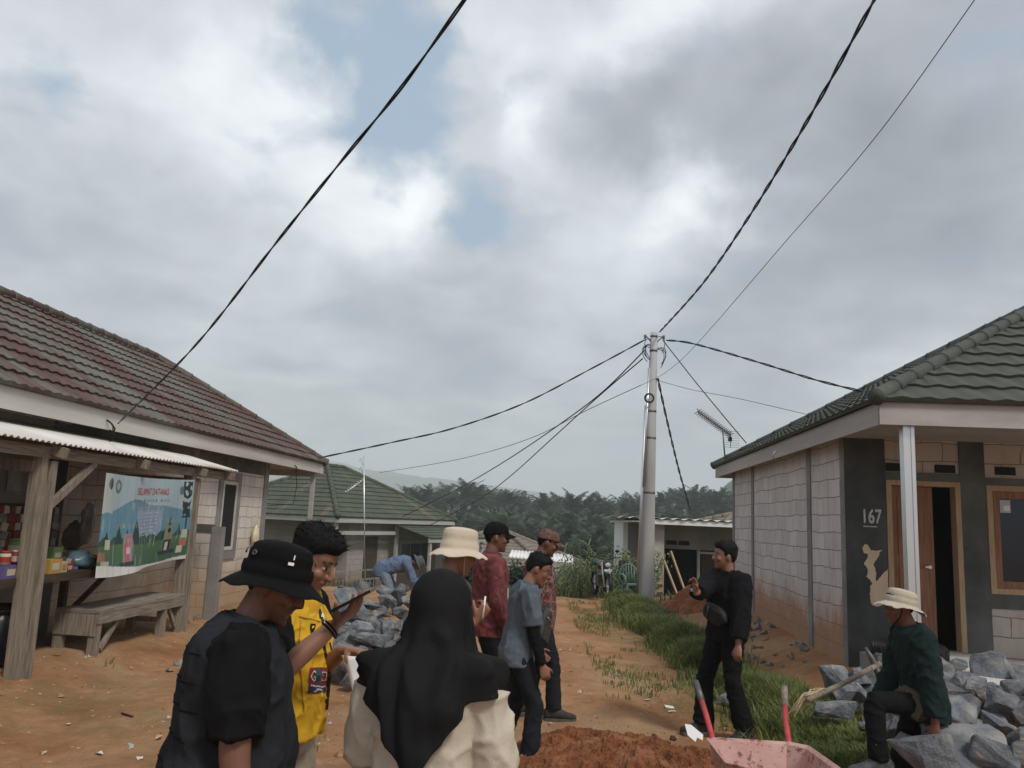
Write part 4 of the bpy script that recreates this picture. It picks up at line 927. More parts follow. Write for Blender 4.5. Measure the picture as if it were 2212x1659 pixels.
# ================= utility pole and lines =================
PX, PY = at(1395, 1290, 19.0).x, 19.0; ptop = at(1413, 719, 19.0)
UP = empty('utility_pole', (PX, PY, 0), 0, 'tall tapered grey concrete utility pole with conduit and tangled wires at its top', 'pole')
m_pole = mat('pole_concrete', (.36, .36, .355), (.45, .45, .44), .8, 1.1, .25, 30, stretch=(1, 1, .25), c3=(.29, .285, .275))
tp = V((ptop.x-PX, 0, ptop.z)); k_ = lambda t: tp*t
MB().tube([k_(-.06), k_(0), k_(.5), k_(1)], [.185, .178, .128, .082], 24).build('shaft', m_pole, UP)
for t, rr_ in ((.985, .087), (.93, .094), (.70, .113), (.60, .12), (.40, .14)):
    MB().tube([k_(t-.004), k_(t+.004)], rr_, 20).build('band', M_steel, UP)
for q0, q1, ox in ((.02, .72, -.19), (.42, .86, -.145)):
    MB().tube([k_(q0)+V((ox-.03*(1-q0), -.12, 0)), k_(q1)+V((ox+.045*q1, -.08, 0))], .033 if ox < -.15 else .028, 10).build('conduit', M_alu, UP)
MB().tube([k_(.745)+V((-.10+.10*math.cos(a*math.pi/10), -.20, .10*math.sin(a*math.pi/10))) for a in range(20)]+[k_(.745)+V((0, -.2, 0))], .022, 8).build('cable_coil', M_rub, UP)
rr2 = random.Random(3)
for k in range(9):
    s_ = 1 if k % 2 else -1; b0 = k_(rr2.uniform(.985, .93))+V((s_*.08, -.07, 0))
    mb = MB(); pts = [b0, b0+V((s_*rr2.uniform(.06, .22), -.05, rr2.uniform(.0, .12))), b0+V((s_*rr2.uniform(.14, .32), -.06, rr2.uniform(-.25, -.05))), b0+V((s_*rr2.uniform(.02, .1), -.05, rr2.uniform(-.5, -.25)))]
    P = []
    for i in range(13):
        t = i/12; u = 1-t; P.append(pts[0]*u**3+pts[1]*3*u*u*t+pts[2]*3*u*t*t+pts[3]*t**3)
    mb.tube(P, .009, 5).build('jumper_wire', M_rub, UP)
for s_ in (-1, 1): MB().tube([k_(.965)+V((s_*.08, -.05, 0)), k_(.985)+V((s_*.2, -.05, 0))], .014, 6).box(k_(.985)+V((s_*.22, -.05, -.02)), (.05, .06, .09)).build('clamp', M_steel, UP)
M_cab = simple('cable_black', (.008, .008, .009), .5); M_cabg = simple('cable_grey', (.07, .07, .075), .5)
def cable(name, pix, Y0, Y1, r, label, twisted=False, ext=0., m=None):
    """a wire whose picture runs through the given points, from depth Y0 to Y1"""
    P = [V((x, y, 0)) for x, y in pix]; D = []; N = 60
    seg = [0.]
    for i in range(1, len(P)): seg.append(seg[-1]+(P[i]-P[i-1]).length)
    def cr(s_):
        i = max(k for k in range(len(seg)-1) if seg[k] <= s_+1e-6); t = (s_-seg[i])/(seg[i+1]-seg[i])
        a, b, c, d = P[max(i-1, 0)], P[i], P[i+1], P[min(i+2, len(P)-1)]
        return .5*((2*b)+(c-a)*t+(2*a-5*b+4*c-d)*t*t+(3*b-a-3*c+d)*t**3)
    for k in range(N+1):
        s_ = k/N; q = cr(s_*seg[-1]); D.append(at(q.x, q.y, 1/(1/Y0+(1/Y1-1/Y0)*s_)))
    if ext: d = (D[-1]-D[-4]).normalized(); D += [D[-1]+d*ext*.35*k+V((0, 0, .012*(ext*.35*k)**2*.3)) for k in (1, 2, 3)]
    mb = MB()
    if not twisted: mb.tube(D, r, 6)
    else:
        E = []
        for i in range(len(D)-1):
            nsub = max(2, int((D[i+1]-D[i]).length/.06))
            E += [D[i].lerp(D[i+1], k/nsub) for k in range(nsub)]
        E.append(D[-1]); acc = 0.
        S = [[], []]
        for i, p in enumerate(E):
            if i: acc += (E[i]-E[i-1]).length
            d = (E[min(i+1, len(E)-1)]-E[max(i-1, 0)]).normalized(); x = d.cross(V((0, 0, 1))).normalized(); y = d.cross(x); a = acc*2*math.pi/1.1
            for s_ in (0, 1): S[s_].append(p+(x*math.cos(a+s_*math.pi)+y*math.sin(a+s_*math.pi))*r*.75)
        for s_ in S: mb.tube(s_, r*.72, 6)
        o = tag(mb.build(name, m or M_cab), label, 'cable'); o['group'] = o['group'] if 'group' in o else 'overhead cables'; return o
    return tag(mb.build(name, m or M_cab), label, 'cable', 'overhead cables')
cable('overhead_cable', [(255, 915), (430, 737), (600, 520), (740, 345), (870, 185), (1003, 0)], 9.75, 3.6, .0075, 'twisted black cable rising from the rusty eave across the sky at left', True, 6.)
cable('overhead_cable', [(1425, 717), (1520, 610), (1610, 480), (1700, 335), (1790, 180), (1888, 0)], 19, 7.2, .017, 'thick twisted black cable rising from the pole top to the upper right', True, 10.)
cable('overhead_cable', [(1385, 832), (1440, 803), (1510, 738), (1690, 530), (1900, 285), (2105, 0)], 19, 6.5, .005, 'thin grey wire running to the top right corner beside the thick cable', False, 8., M_cabg)
cable('overhead_cable', [(1440, 735), (1500, 743), (1640, 783), (1760, 820), (1868, 847)], 19, 13.8, .017, 'sagging thick black cable from pole top to the right house roof', True)
cable('overhead_cable', [(1395, 733), (1280, 795), (1130, 872), (980, 925), (850, 955), (690, 989)], 19, 19.2, .014, 'black wire from the pole top down to the rusty roof corner', True)
cable('overhead_cable', [(1392, 757), (1300, 848), (1190, 930), (1085, 1000), (985, 1058), (870, 1116)], 19, 36, .017, 'upper of two wires running from the pole to the green roof eave', False)
cable('overhead_cable', [(1388, 775), (1300, 850), (1195, 945), (1110, 1022), (1040, 1075), (930, 1134)], 19, 38, .017, 'lower of two wires running from the pole past the palms', False)
cable('overhead_cable', [(1385, 832), (1270, 885), (1150, 945), (1000, 990), (820, 1021)], 19, 35, .009, 'faint thin wire from the pole towards the green roof ridge', False, 0., M_cabg)
cable('overhead_cable', [(1421, 818), (1440, 905), (1465, 1010), (1482, 1070), (1494, 1115)], 18.9, 26.3, .022, 'thick black cable dropping from the pole to the white roofed house', True)
cable('overhead_cable', [(1432, 735), (1500, 822), (1560, 895), (1612, 957)], 19, 16.8, .011, 'straight wire from the pole top to the far eave of house 167', False)
cable('overhead_cable', [(1425, 823), (1500, 843), (1600, 862), (1742, 895)], 19, 15.6, .006, 'faint thin wire from mid pole to the right house roof', False, 0., M_cabg)
# ================= antennas =================
def yagi(name, base, top, p0, p1, n, label, el=.2, refl=True, m=M_steel, hv=V((.55, .1, .25))):
    root = empty(name, base, 0, label, 'antenna'); b0 = V(base)
    MB().tube([(0, 0, 0), top-b0], .018, 8).build('mast', m, root)
    MB().tube([p0-b0, p1-b0], .016, 6).build('boom', m, root)
    d = (p1-p0).normalized(); s_ = V((.8, -.5, .45)); s_ = (s_-d*s_.dot(d)).normalized(); s2 = d.cross(s_)
    mb = MB()
    for k in range(n):
        c = p0.lerp(p1, k/(n-1))-b0
        for q in (s_, s2): mb.tube([c-q*el/2, c, c+q*el/2], .010, 4)
    mb.build('director_rods', m, root)
    if refl:
        mb = MB(); c = p1-b0-V((0, 0, .1)); vx = V((1, .2, 0)).normalized()
        mb.tube([c+V((0, 0, .2)), c-V((0, 0, .2))], .008, 6)
        for k in range(8): z = -.19+.055*k; mb.tube([c+vx*-.17+V((.03, 0, z)), c+vx*.2+V((.03, 0, z))], .005, 4)
        mb.build('reflector', m, root); MB().box(p1-b0+V((-.01, 0, -.10)), (.08, .06, .10)).build('feed_box', M_rub, root)
    return root
yagi('tv_antenna', at(1567, 1003, 19.2), at(1561, 925, 19.2), at(1508, 889, 18.6), at(1578, 940, 19.4), 19, 'many toothed TV antenna on a mast behind the right house eave')
b0 = at(788, 1262, 26); r_ = yagi('mast_antenna', b0, at(786, 985, 26), at(748, 1063, 25.6), at(784, 1037, 26.1), 9, 'slim bamboo-like mast carrying a small white antenna in front of the green roof', .12, False, M_alu)
mb = MB()
for k in range(7): mb.tube([at(782, 990+6*k, 26)-b0, at(776+6*(k % 3), 996+6*k, 26)-b0], .008, 4)
mb.build('top_tuft', M_steel, r_)
# hose-like stick at left of the black vest
p0, p1 = gp(372, 1655, .0), gp(388, 1500, .0); P = [p0+(p1-p0)*t+V((.06*math.sin(t*3), 0, 0)) for t in (-.4, 0, .3, .6, .85, 1.)]; 
for q in P: q.z = terrain(q.x, q.y)+.012
tag(MB().tube(P, .016, 8).build('hose', mat('olive_hose', (.15, .15, .085), (.24, .22, .14), .7, 6, .2)), 'dull olive hose lying on the ground left of the black vest', 'hose')
p0 = gp(262, 1548, .0); tag(MB().tube([(p0.x, p0.y, terrain(p0.x, p0.y)+.01), (p0.x+.14, p0.y-.1, terrain(p0.x, p0.y)+.012)], .008, 5).build('twig', M_wooddk), 'short dark twig on the bare earth in front of the bench', 'twig')
# ================= motorcycle =================
MC = empty('motorcycle', at(1312, 1293, 19.6), R(8), 'dark motorcycle parked facing the viewer at the edge of the plantation', 'motorcycle'); MC.location.z = terrain(MC.location.x, MC.location.y)
Mx = Matrix.Rotation(math.pi/2, 3, 'Y')
def wheel(y):
    w_ = MB().lathe([(.24, -.035), (.28, -.045), (.30, -.02), (.305, 0), (.30, .02), (.28, .045), (.24, .035)], 28, rot=Mx, c=(0, y, .305)).build('wheel', M_rub, MC)
    MB().lathe([(.02, -.03), (.035, -.03), (.035, .03), (.02, .03)], 12, rot=Mx, c=(0, y, .305)).build('hub', M_alu, w_)
    mb = MB()
    for k in range(12): a = k*math.pi/6; mb.tube([(0, y+.03*math.cos(a), .305+.03*math.sin(a)), (0, y+.245*math.cos(a+.2), .305+.245*math.sin(a+.2))], .005, 4)
    mb.build('spokes', M_alu, w_)
wheel(0); wheel(1.22); M_mc = simple('motorcycle_black', (.02, .02, .024), .3, spec=.5)
for s_ in (-1, 1): MB().tube([(s_*.075, 0, .305), (s_*.085, .16, .62), (s_*.085, .26, .86)], .02, 8).build('fork', M_alu, MC)
MB().tube([(-.36, .30, .98), (-.2, .22, .97), (0, .25, .90), (.2, .22, .97), (.36, .30, .98)], .013, 6).build('handlebar', M_rub, MC)
for s_ in (-1, 1):
    MB().tube([(s_*.2, .22, .97), (s_*.26, .2, 1.10)], .006, 5).ball((s_*.27, .2, 1.13), (.055, .012, .035), 8).build('mirror', M_rub, MC)
MB().ball((0, .08, .82), (.10, .09, .10), 10).build('headlight_cowl', M_mc, MC); MB().ball((0, .02, .81), (.075, .04, .055), 10).build('headlight', simple('lamp_glass', (.55, .57, .6), .15), MC)
MB().b6(-.09, .09, -.03, .02, .66, .71).build('number_plate', M_white, MC)
MB().rings([[V((x*.06, y, z)) for x, z in ((-1, .60), (1, .60), (1.2, .62), (-1.2, .62))] for y in (-.2, .1, .35)], 0, False).build('mudguard', M_mc, MC)
MB().ball((0, .48, .78), (.14, .26, .12), 10).build('fuel_tank', M_mc, MC)
MB().rings([[V((x*w_, y, z+dz)) for x, dz in ((-1, 0), (1, 0), (.8, .08), (-.8, .08))] for y, w_, z in ((.62, .10, .76), (.9, .13, .75), (1.3, .09, .83))], 0, True).build('saddle', M_rub, MC)
MB().box((0, .6, .42), (.22, .34, .26), None, 0, .02).build('engine', M_steel, MC)
MB().tube([(0, .26, .84), (0, .35, .4), (0, .75, .3), (0, 1.22, .305)], .025, 8).build('frame', M_mc, MC)
MB().tube([(.14, .5, .3), (.15, .9, .28), (.16, 1.4, .38)], [.02, .03, .035], 8).build('exhaust', M_alu, MC)
for s_ in (-1, 1): MB().ball((s_*.15, .12, .80), (.035, .03, .03), 8).build('indicator', simple('amber', (.4, .16, .02), .3) if s_ < 0 else bpy.data.materials['amber'], MC)
# ================= green plastic chair =================
p = at(1366, 1297, 19.4); CH = empty('plastic_chair', (p.x, p.y, terrain(p.x, p.y)), R(12), 'pale green plastic armchair standing beside the base of the pole', 'chair')
M_gch = mat('green_plastic', (.16, .27, .21), (.20, .31, .25), .5, 3, 0)
MB().rings([[V((-.21, -.22, z)), V((.21, -.22, z)), V((.19, .2, z)), V((-.19, .2, z))] for z in (.40, .43)], 0, False).build('seat', M_gch, CH)
for x, y in ((-.2, -.2), (.2, -.2), (-.18, .2), (.18, .2)): MB().tube([(x*1.18, y*1.15, 0), (x, y, .40)], [(.02, .02), (.03, .03)], 8).build('leg', M_gch, CH)
for s_ in (-1, 1): MB().tube([(s_*.235, -.2, .41), (s_*.26, -.2, .60), (s_*.26, -.05, .64), (s_*.24, .22, .62)], .022, 8).build('arm', M_gch, CH)
mb = MB(); A = [V((.245*math.cos(t), .24+.08*max(0, math.sin(t)), .52+.34*max(0, math.sin(t)))) for t in [math.pi*i/14 for i in range(15)]]
mb.tube([V((.19, .2, .42))]+A+[V((-.19, .2, .42))], .02, 8); mb.build('back_frame', M_gch, CH)
mb = MB()
for k in range(5): x = -.14+.07*k; mb.tube([(x*.9, .21, .43), (x, .31, .52+.34*math.sqrt(max(0, 1-(x/.245)**2))-.01)], (.012), 6)
mb.build('back_slats', M_gch, CH)
# ================= vegetation =================
def leaf_mat(name, c, c2, rough=.55, tr=.25, rnd=.25):
    m, nt, b = nt_new(name); tc = nd(nt, 'TexCoord').outputs['Object']
    col = ramp(nt, tex_noise(nt, tc, 1.3, 5, .65), [(.32, c), (.68, c2)])
    oi = nd(nt, 'ObjectInfo'); hv = nd(nt, 'HueSaturation'); lk(nt, mrange(0, 1, oi.outputs['Random'], 1-rnd, 1+rnd), hv.inputs['Value']); lk(nt, col, hv.inputs['Color'])
    lk(nt, hv.outputs[0], b.inputs['Base Color']); b.inputs['Roughness'].default_value = rough; b.inputs['Specular IOR Level'].default_value = .3
    tl = nd(nt, 'BsdfTranslucent'); lk(nt, hv.outputs[0], tl.inputs[0]); ms = nd(nt, 'MixShader'); ms.inputs[0].default_value = tr
    o = nt.nodes['Material Output']; lk(nt, b.outputs[0], ms.inputs[1]); lk(nt, tl.outputs[0], ms.inputs[2]); lk(nt, ms.outputs[0], o.inputs['Surface']); return m
M_palm = leaf_mat('palm_frond', (.016, .033, .017), (.060, .092, .042), rnd=.5); M_palm2 = leaf_mat('palm_frond_far', (.017, .033, .019), (.04, .066, .032))
M_trunk = mat('palm_trunk', (.025, .022, .016), (.06, .05, .038), .9, 4, .8, 12)
M_grass = leaf_mat('grass_blade', (.095, .13, .03), (.21, .23, .075), .6, .3, 0)
M_reed = leaf_mat('reed_leaf', (.09, .13, .05), (.20, .24, .11), .5, .3, 0)
def frond(mb, az, el, Lf, droop, pairs, w_, mat=0, rnd=random):
    d0 = V((math.cos(az)*math.cos(el), math.sin(az)*math.cos(el), math.sin(el))); hz = V((math.cos(az), math.sin(az), 0)); sd = V((-math.sin(az), math.cos(az), 0))
    P = []
    for i in range(9):
        t = i/8; P.append(d0*(Lf*t)+V((0, 0, -droop*Lf*t*t))+hz*(.30*Lf*t*t*max(0., math.sin(el)))+sd*(.05*Lf*math.sin(3*t+az*3)))
    mb.tube(P, [.045*(1-.85*i/8)+.008 for i in range(9)], 4, mat, False, False)
    for k in range(pairs):
        t = .12+.87*(k+rnd.uniform(-.3, .3))/pairs; t = min(max(t, .05), .99); i = min(7, int(t*8)); p = P[i].lerp(P[i+1], t*8-i); dd = (P[i+1]-P[i]).normalized()
        s_ = (sd-dd*sd.dot(dd)).normalized(); up = dd.cross(s_); up = up if up.z > 0 else -up
        ll = Lf*.22*math.sin(math.pi*min(1, .15+t*.85))**.6*rnd.uniform(.75, 1.1)
        for q in (-1, 1):
            a = (dd*.55+s_*q*.8+up*rnd.uniform(-.1, .25)).normalized(); e = p+a*ll+V((0, 0, -.25*ll*rnd.uniform(.4, 1.2))); m_ = p+a*ll*.5; wv = dd*w_
            mb.add([p-wv*.5, p+wv*.5, m_+wv*.7+V((0, 0, .03)), e, m_-wv*.5], [(0, 1, 2, 4), (4, 2, 3)], mat)
def crown(seed, nf, Lf, pairs, w_):
    rnd = random.Random(seed); mb = MB()
    for k in range(nf):
        t = k/nf; frond(mb, k*2.4+rnd.uniform(-.2, .2), R(84)-R(96)*t+rnd.uniform(-.12, .12), Lf*rnd.uniform(.85, 1.1), .36+.10*t+rnd.uniform(-.08, .1), pairs, w_, 0, rnd)
    return mb
CRM = [crown(s, 26, 5.0, 26, .085).mesh('crown', M_palm) for s in (1, 2, 3)]
TRM = []
for s in range(2):
    mb = MB(); mb.tube([(.1*math.sin(i+s), .1*math.cos(i*1.3+s)-.1, -i*.8) for i in range(11)], [.30-.008*i+.04*(i % 2) for i in range(11)], 12); TRM.append(mb.mesh('trunk', M_trunk))
rp = random.Random(11)
def palm(x, y, top, k, label, grp, sc=1.):
    o = bpy.data.objects.new('oil_palm', TRM[k % 2]); COL.objects.link(o); o.location = (x, y, top); o.rotation_euler = (0, 0, rp.uniform(0, 6.3)); o.scale = (sc, sc, sc)
    c = bpy.data.objects.new('crown', CRM[k % 3]); COL.objects.link(c); c.parent = o; return tag(o, label, 'palm tree', grp)
G1 = 'oil palms at the near edge of the plantation'; L1 = 'feathery green oil palm at the near edge of the plantation below the road'
n1 = 0
while n1 < 74:
    x, y_ = rp.uniform(900, 1650), rp.uniform(1140, 1250); Y = 128-(y_-1140)*.56+rp.uniform(-8, 8); p = at(x, y_, Y)
    if p.z < terrain(p.x, Y)+1.2: p.z = terrain(p.x, Y)+1.2+rp.random()
    palm(p.x, Y, p.z, n1, L1, G1, .72+.3*rp.random()); n1 += 1
G2 = 'oil palms along the skyline of the plantation'; L2 = 'oil palm rising against the hazy sky along the top of the plantation'
for i in range(64):
    x = 870+i*12.2+rp.uniform(-7, 7); Y = rp.uniform(150, 205)
    sky = 1082 if x < 1060 else (1090+(x-1060)*.12 if x < 1180 else (1104 if x < 1420 else 1090))
    p = at(x, sky+rp.uniform(-9, 16), Y); palm(p.x, Y, p.z, i, L2, G2, .85+.35*rp.random())
G3 = 'oil palms in the middle of the plantation'; L3 = 'oil palm in the dense middle rows of the plantation'
for i in range(120):
    Y = rp.uniform(112, 170); x = rp.uniform(870, 1650); p = at(x, 1172-(Y-112)*.95+rp.uniform(-16, 16), Y); palm(p.x, Y, p.z, i, L3, G3, .75+.3*rp.random())
# the mass behind and to the sides
mb = MB(); rq = random.Random(21)
low = [crown(40+s, 15, 4.6, 8, .2) for s in range(3)]
for i in range(520):
    Y = 150+rq.random()**1.3*190; x = Y*rq.uniform(-.55, .6); c_ = low[i % 3]; z = max(terrain(x, Y)+3.5, -2.6-rq.uniform(0, 2.4)+.02*(Y-150)); a = rq.uniform(0, 6.3); ca, sa = math.cos(a), math.sin(a); s_ = rq.uniform(.9, 1.2)
    mb.add([(x+s_*(p[0]*ca-p[1]*sa), Y+s_*(p[0]*sa+p[1]*ca), z+s_*p[2]) for p in c_.v], c_.f, 0)
    mb.tube([(x, Y, z), (x, Y, z-9)], .35, 5, 0)
mb.uv = {k: [(0, 0)]*4 for k in ()}
tag(mb.build('palm_plantation', M_palm2), 'dense mass of oil palms covering the valley floor', 'plantation', kind='stuff')
# undergrowth below the crest
def blades(mb, pts, rnd, h0, h1, w_, lean=.5, seg=2):
    for (x, y, z) in pts:
        h = rnd.uniform(h0, h1); a = rnd.uniform(0, 6.28); l = rnd.uniform(.1, lean)*h; dx, dy = math.cos(a), math.sin(a); sx, sy = -dy*w_, dx*w_
        p1 = (x+dx*l*.35, y+dy*l*.35, z+h*.62); p2 = (x+dx*l, y+dy*l, z+h*rnd.uniform(.75, 1.))
        mb.add([(x-sx, y-sy, z-.02), (x+sx, y+sy, z-.02), (p1[0]+sx*.8, p1[1]+sy*.8, p1[2]), (p1[0]-sx*.8, p1[1]-sy*.8, p1[2]), p2], [(0, 1, 2, 3), (3, 2, 4)], 0, False)
rg = random.Random(31); pts = []
for i in range(62000):                                                  # the grass bank
    t = rg.random(); y = 6.3+12.6*t; off = rg.gauss(0, (.21+.03*sm(11, 7, y))+.10*noise.noise(V((y*.9, 0, 0)))); x = path_x(y)-.12-.10*sm(12, 17, y)*2+.12*(y < 9)+off+.12*noise.noise(V((y*.5, 3, 0)))
    if noise.noise(V((x*1.3, y*1.0, 5))) < -.28+.3*abs(off): continue
    pts.append((x, y, terrain(x, y)+.10*math.exp(-(off/.3)**2)))
mb = MB()
for p in pts:
    k = .55+.45*noise.noise(V((p[0]*1.6, p[1]*1.1, 1)))+.25*sm(11, 17, p[1]); blades(mb, [p], rg, .05+.08*k, .12+.20*max(k, .1), .0035+.0004*p[1], 1.1)
tag(mb.build('bank_grass', M_grass), 'tufted green grass bank running from the pole to the wheelbarrow', 'grass', kind='stuff')
mb = MB(); pts = []
for i in range(16000):                                                  # short sparse turf on the path edges
    if rg.random() < .6: x, y = rg.uniform(1.2, 3.0), rg.uniform(6.2, 19); x += .03*(y-12)
    else: x, y = rg.uniform(-4.2, -1.2), rg.uniform(3.2, 11)
    if noise.noise(V((x*.9, y*.7, 14)))+.5*noise.noise(V((x*3, y*3, 4))) < (.12 if x > 0 else .32): continue
    pts.append((x, y, terrain(x, y)))
blades(mb, pts, rg, .025, .085, .006, 1.2)
tag(mb.build('short_turf', M_grass), 'thin short turf in patches beside the worn track', 'grass', kind='stuff')
mb = MB(); pts = []
for i in range(9000):
    x, y = rg.uniform(-10, 9), rg.uniform(18.8, 31)
    if noise.noise(V((x*.5, y*.5, 24))) < -.15+(.35 if y < 20.5 else 0) or (2.2 < x < 2.9 and 19 < y < 21): continue
    pts.append((x, y, terrain(x, y)))
blades(mb, pts, rg, .10, .32, .014, .8)
tag(mb.build('verge_grass', leaf_mat('dry_verge', (.07, .085, .03), (.17, .16, .08), .6, .3, 0)), 'rough verge grass where the ground drops to the plantation', 'grass', kind='stuff')
# tall reed clump and shrubs by the track end
def reed_clump(name, c, n, h0, h1, spread, label, seed):
    rnd = random.Random(seed); root = empty(name, c, 0, label, 'plant'); mb = MB(); ms = MB()
    for k in range(n):
        bx, by = rnd.gauss(0, spread), rnd.gauss(0, spread*.6); h = rnd.uniform(h0, h1); a = rnd.uniform(0, 6.28); dx, dy = math.cos(a), math.sin(a)
        ms.tube([(bx, by, -.05), (bx+.05*dx, by+.05*dy, h*.75)], [.012, .006], 5)
        for j in range(5):
            z0 = h*(.15+.15*j); aa = a+j*2.2+rnd.uniform(-.4, .4); l = h*rnd.uniform(.35, .6); ex, ey = math.cos(aa), math.sin(aa); w_ = .018; P = []
            for q in range(6): t = q/5; P.append(V((bx+ex*l*t*.9, by+ey*l*t*.9, z0+l*(1.1*t-1.25*t*t))))
            sx = V((-ey, ex, 0))*w_; vs = []
            for q, p in enumerate(P): ww = (1-(q/5)**2)*.9+.1; vs += [p-sx*ww, p+sx*ww]
            mb.add(vs, [(2*q, 2*q+1, 2*q+3, 2*q+2) for q in range(5)], 0, True)
    mb.build('leaves', M_reed, root); ms.build('stems', M_reed, root); return root
p = at(1262, 1292, 21.5); reed_clump('reed_clump', (p.x, p.y, terrain(p.x, p.y)), 26, .9, 1.9, .3, 'tall pale green reed clump at the end of the track left of the motorcycle', 2)
p = at(1295, 1292, 22.5); reed_clump('reed_clump', (p.x, p.y, terrain(p.x, p.y)), 14, .5, 1.2, .25, 'shorter reed clump close to the front wheel of the motorcycle', 5)
p = at(1225, 1295, 21); reed_clump('reed_clump', (p.x, p.y, terrain(p.x, p.y)), 12, .3, .7, .25, 'low leafy tuft at the foot of the grey canopy post', 7)
def shrub(c, w_, h, label, seed, n=900, lf=.05):
    rnd = random.Random(seed); root = empty('shrub', c, 0, label, 'shrub'); mb = MB(); ms = MB(); tips = []
    for k in range(16):
        a = rnd.uniform(0, 6.28); q = V((math.cos(a)*w_*rnd.uniform(.2, .9), math.sin(a)*w_*rnd.uniform(.2, .9), h*rnd.uniform(.45, 1.))); ms.tube([V((0, 0, -.05)), q*.5+V((0, 0, .1*h)), q], [.02, .012, .005], 5); tips.append(q)
    for k in range(n):
        t = rnd.choice(tips); p = t*rnd.uniform(.45, 1.08)+V((rnd.gauss(0, .09*w_*2), rnd.gauss(0, .09*w_*2), rnd.gauss(0, .08*h))); a = V((rnd.uniform(-1, 1), rnd.uniform(-1, 1), rnd.uniform(-.6, .8))).normalized(); b_ = a.orthogonal().normalized()*lf*.45; s_ = lf*rnd.uniform(.7, 1.5)
        mb.add([p, p+a*s_*.5+b_, p+a*s_, p+a*s_*.5-b_], [(0, 1, 2, 3)])
    mb.build('foliage', M_reed if seed % 2 else M_palm, root); ms.build('stems', M_trunk, root); return root
for i, (x, y, Y, w_, h, lb) in enumerate(((1010, 1290, 17.5, .55, 1.0, 'leafy shrub beside the track seen left of the red batik shirt'), (985, 1290, 18.5, .5, .8, 'dull shrub partly hidden by the cream bucket hat man'), (1130, 1300, 22, .7, .9, 'dark shrub at the crest between the two batik shirts'), (1240, 1275, 25, 1.0, 1.3, 'dark bush under the plantation edge behind the reed clump'), (1330, 1280, 24, 1.0, 1.2, 'dark bush behind the parked motorcycle'), (1385, 1275, 24.5, .7, 1.6, 'dark bush by the white side wall of the unfinished house'))):
    p = at(x, y, Y); shrub((p.x, Y, terrain(p.x, Y)), w_, h, lb, 60+i, 1200, .09)

# crumbs of earth and stone lying on the track
mb = MB(); rc = random.Random(77)
for i in range(9000):
    y = 3.0+12*rc.random()**1.6; x = rc.uniform(-5.2, 3.6)
    if noise.noise(V((x*.8, y*.6, 40)))+.5*noise.noise(V((x*2.3, y*1.7, 41))) < -.05: continue
    s_ = rc.uniform(.004, .013)*(1+2.2*(rc.random() < .1)); z = terrain(x, y)+s_*.3; q = [V((rc.uniform(-1, 1), rc.uniform(-1, 1), rc.uniform(-.6, .6))).normalized()*s_*rc.uniform(.7, 1.2) for _ in range(2)]
    a = rc.uniform(0, 6.28); v = [(x+s_*math.cos(a+k*1.57)*rc.uniform(.7, 1.2), y+s_*math.sin(a+k*1.57)*rc.uniform(.7, 1.2), z-s_*.2) for k in range(4)]+[(x+q[0].x*.4, y+q[0].y*.4, z+s_*.75)]
    mb.add(v, [(0, 1, 4), (1, 2, 4), (2, 3, 4), (3, 0, 4)], 1 if rc.random() < .18 else 0)
tag(mb.build('gravel', [mat('earth_crumb', (.22, .105, .05), (.38, .22, .12), .95, 9, .4), mat('stone_crumb', (.33, .29, .24), (.46, .42, .36), .9, 9, .4)]), 'loose earth crumbs and small gravel strewn over the track', 'gravel', kind='stuff')
# ================= people =================
from mathutils.bvhtree import BVHTree
def se(c, x, y, rx, ry, n=20, e=2.3, yf=None):
    out = []
    for k in range(n):
        a = 2*math.pi*k/n; ca, sa = math.cos(a), math.sin(a)
        px = math.copysign(abs(ca)**(2/e), ca)*rx; py = math.copysign(abs(sa)**(2/e), sa); py *= (yf[0] if py > 0 else yf[1]) if yf else ry
        out.append(V(c)+V(x)*px+V(y)*py)
    return out
def remesh(mb, vox, it=3, fac=.5):
    me = mb.mesh('tmp', []); o = bpy.data.objects.new('tmp', me); COL.objects.link(o)
    r_ = o.modifiers.new('r', 'REMESH'); r_.mode = 'VOXEL'; r_.voxel_size = vox
    if it: s_ = o.modifiers.new('s', 'SMOOTH'); s_.iterations = it; s_.factor = fac
    bpy.context.view_layer.update(); dg = bpy.context.evaluated_depsgraph_get()
    out = bpy.data.meshes.new_from_object(o.evaluated_get(dg)); bpy.data.objects.remove(o); bpy.data.meshes.remove(me)
    out.polygons.foreach_set('use_smooth', [True]*len(out.polygons)); return out
def smooth_disp(me, fn):
    me.update(); ns = [v.normal.copy() for v in me.vertices]
    for v, n in zip(me.vertices, ns):
        d = fn(v.co, n)
        v.co = v.co+n*d
    me.update(); return me
def folds(p, sc, seed, st=(1, 1, 1)):
    q = V((p.x*st[0], p.y*st[1], p.z*st[2]))*sc+V((seed, seed*.7, 0)); q = q+noise.noise_vector(q*.6)*.7
    r_ = 1-abs(noise.noise(q)); return 1.5*r_**4-.45
def ik(a, b, l1, l2, pole):
    d = b-a; L_ = d.length
    if L_ > (l1+l2)*.999: b = a+d*((l1+l2)*.999/L_); d = b-a; L_ = d.length
    d = d/L_; t = (l1*l1-l2*l2+L_*L_)/(2*L_); h = math.sqrt(max(0, l1*l1-t*t)); p = pole-d*pole.dot(d)
    p = p.normalized() if p.length > 1e-5 else d.orthogonal().normalized()
    return a+d*t+p*h, b
HS = [(.117, .015, .02, -.045), (.110, .040, .050, -.070), (.095, .058, .070, -.088), (.070, .070, .083, -.100), (.040, .075, .090, -.105), (.015, .074, .0855, -.104), (-.010, .071, .086, -.098), (-.035, .066, .0865, -.082), (-.060, .059, .086, -.055), (-.085, .048, .084, -.030), (-.105, .033, .079, -.005), (-.117, .015, .066, .02)]
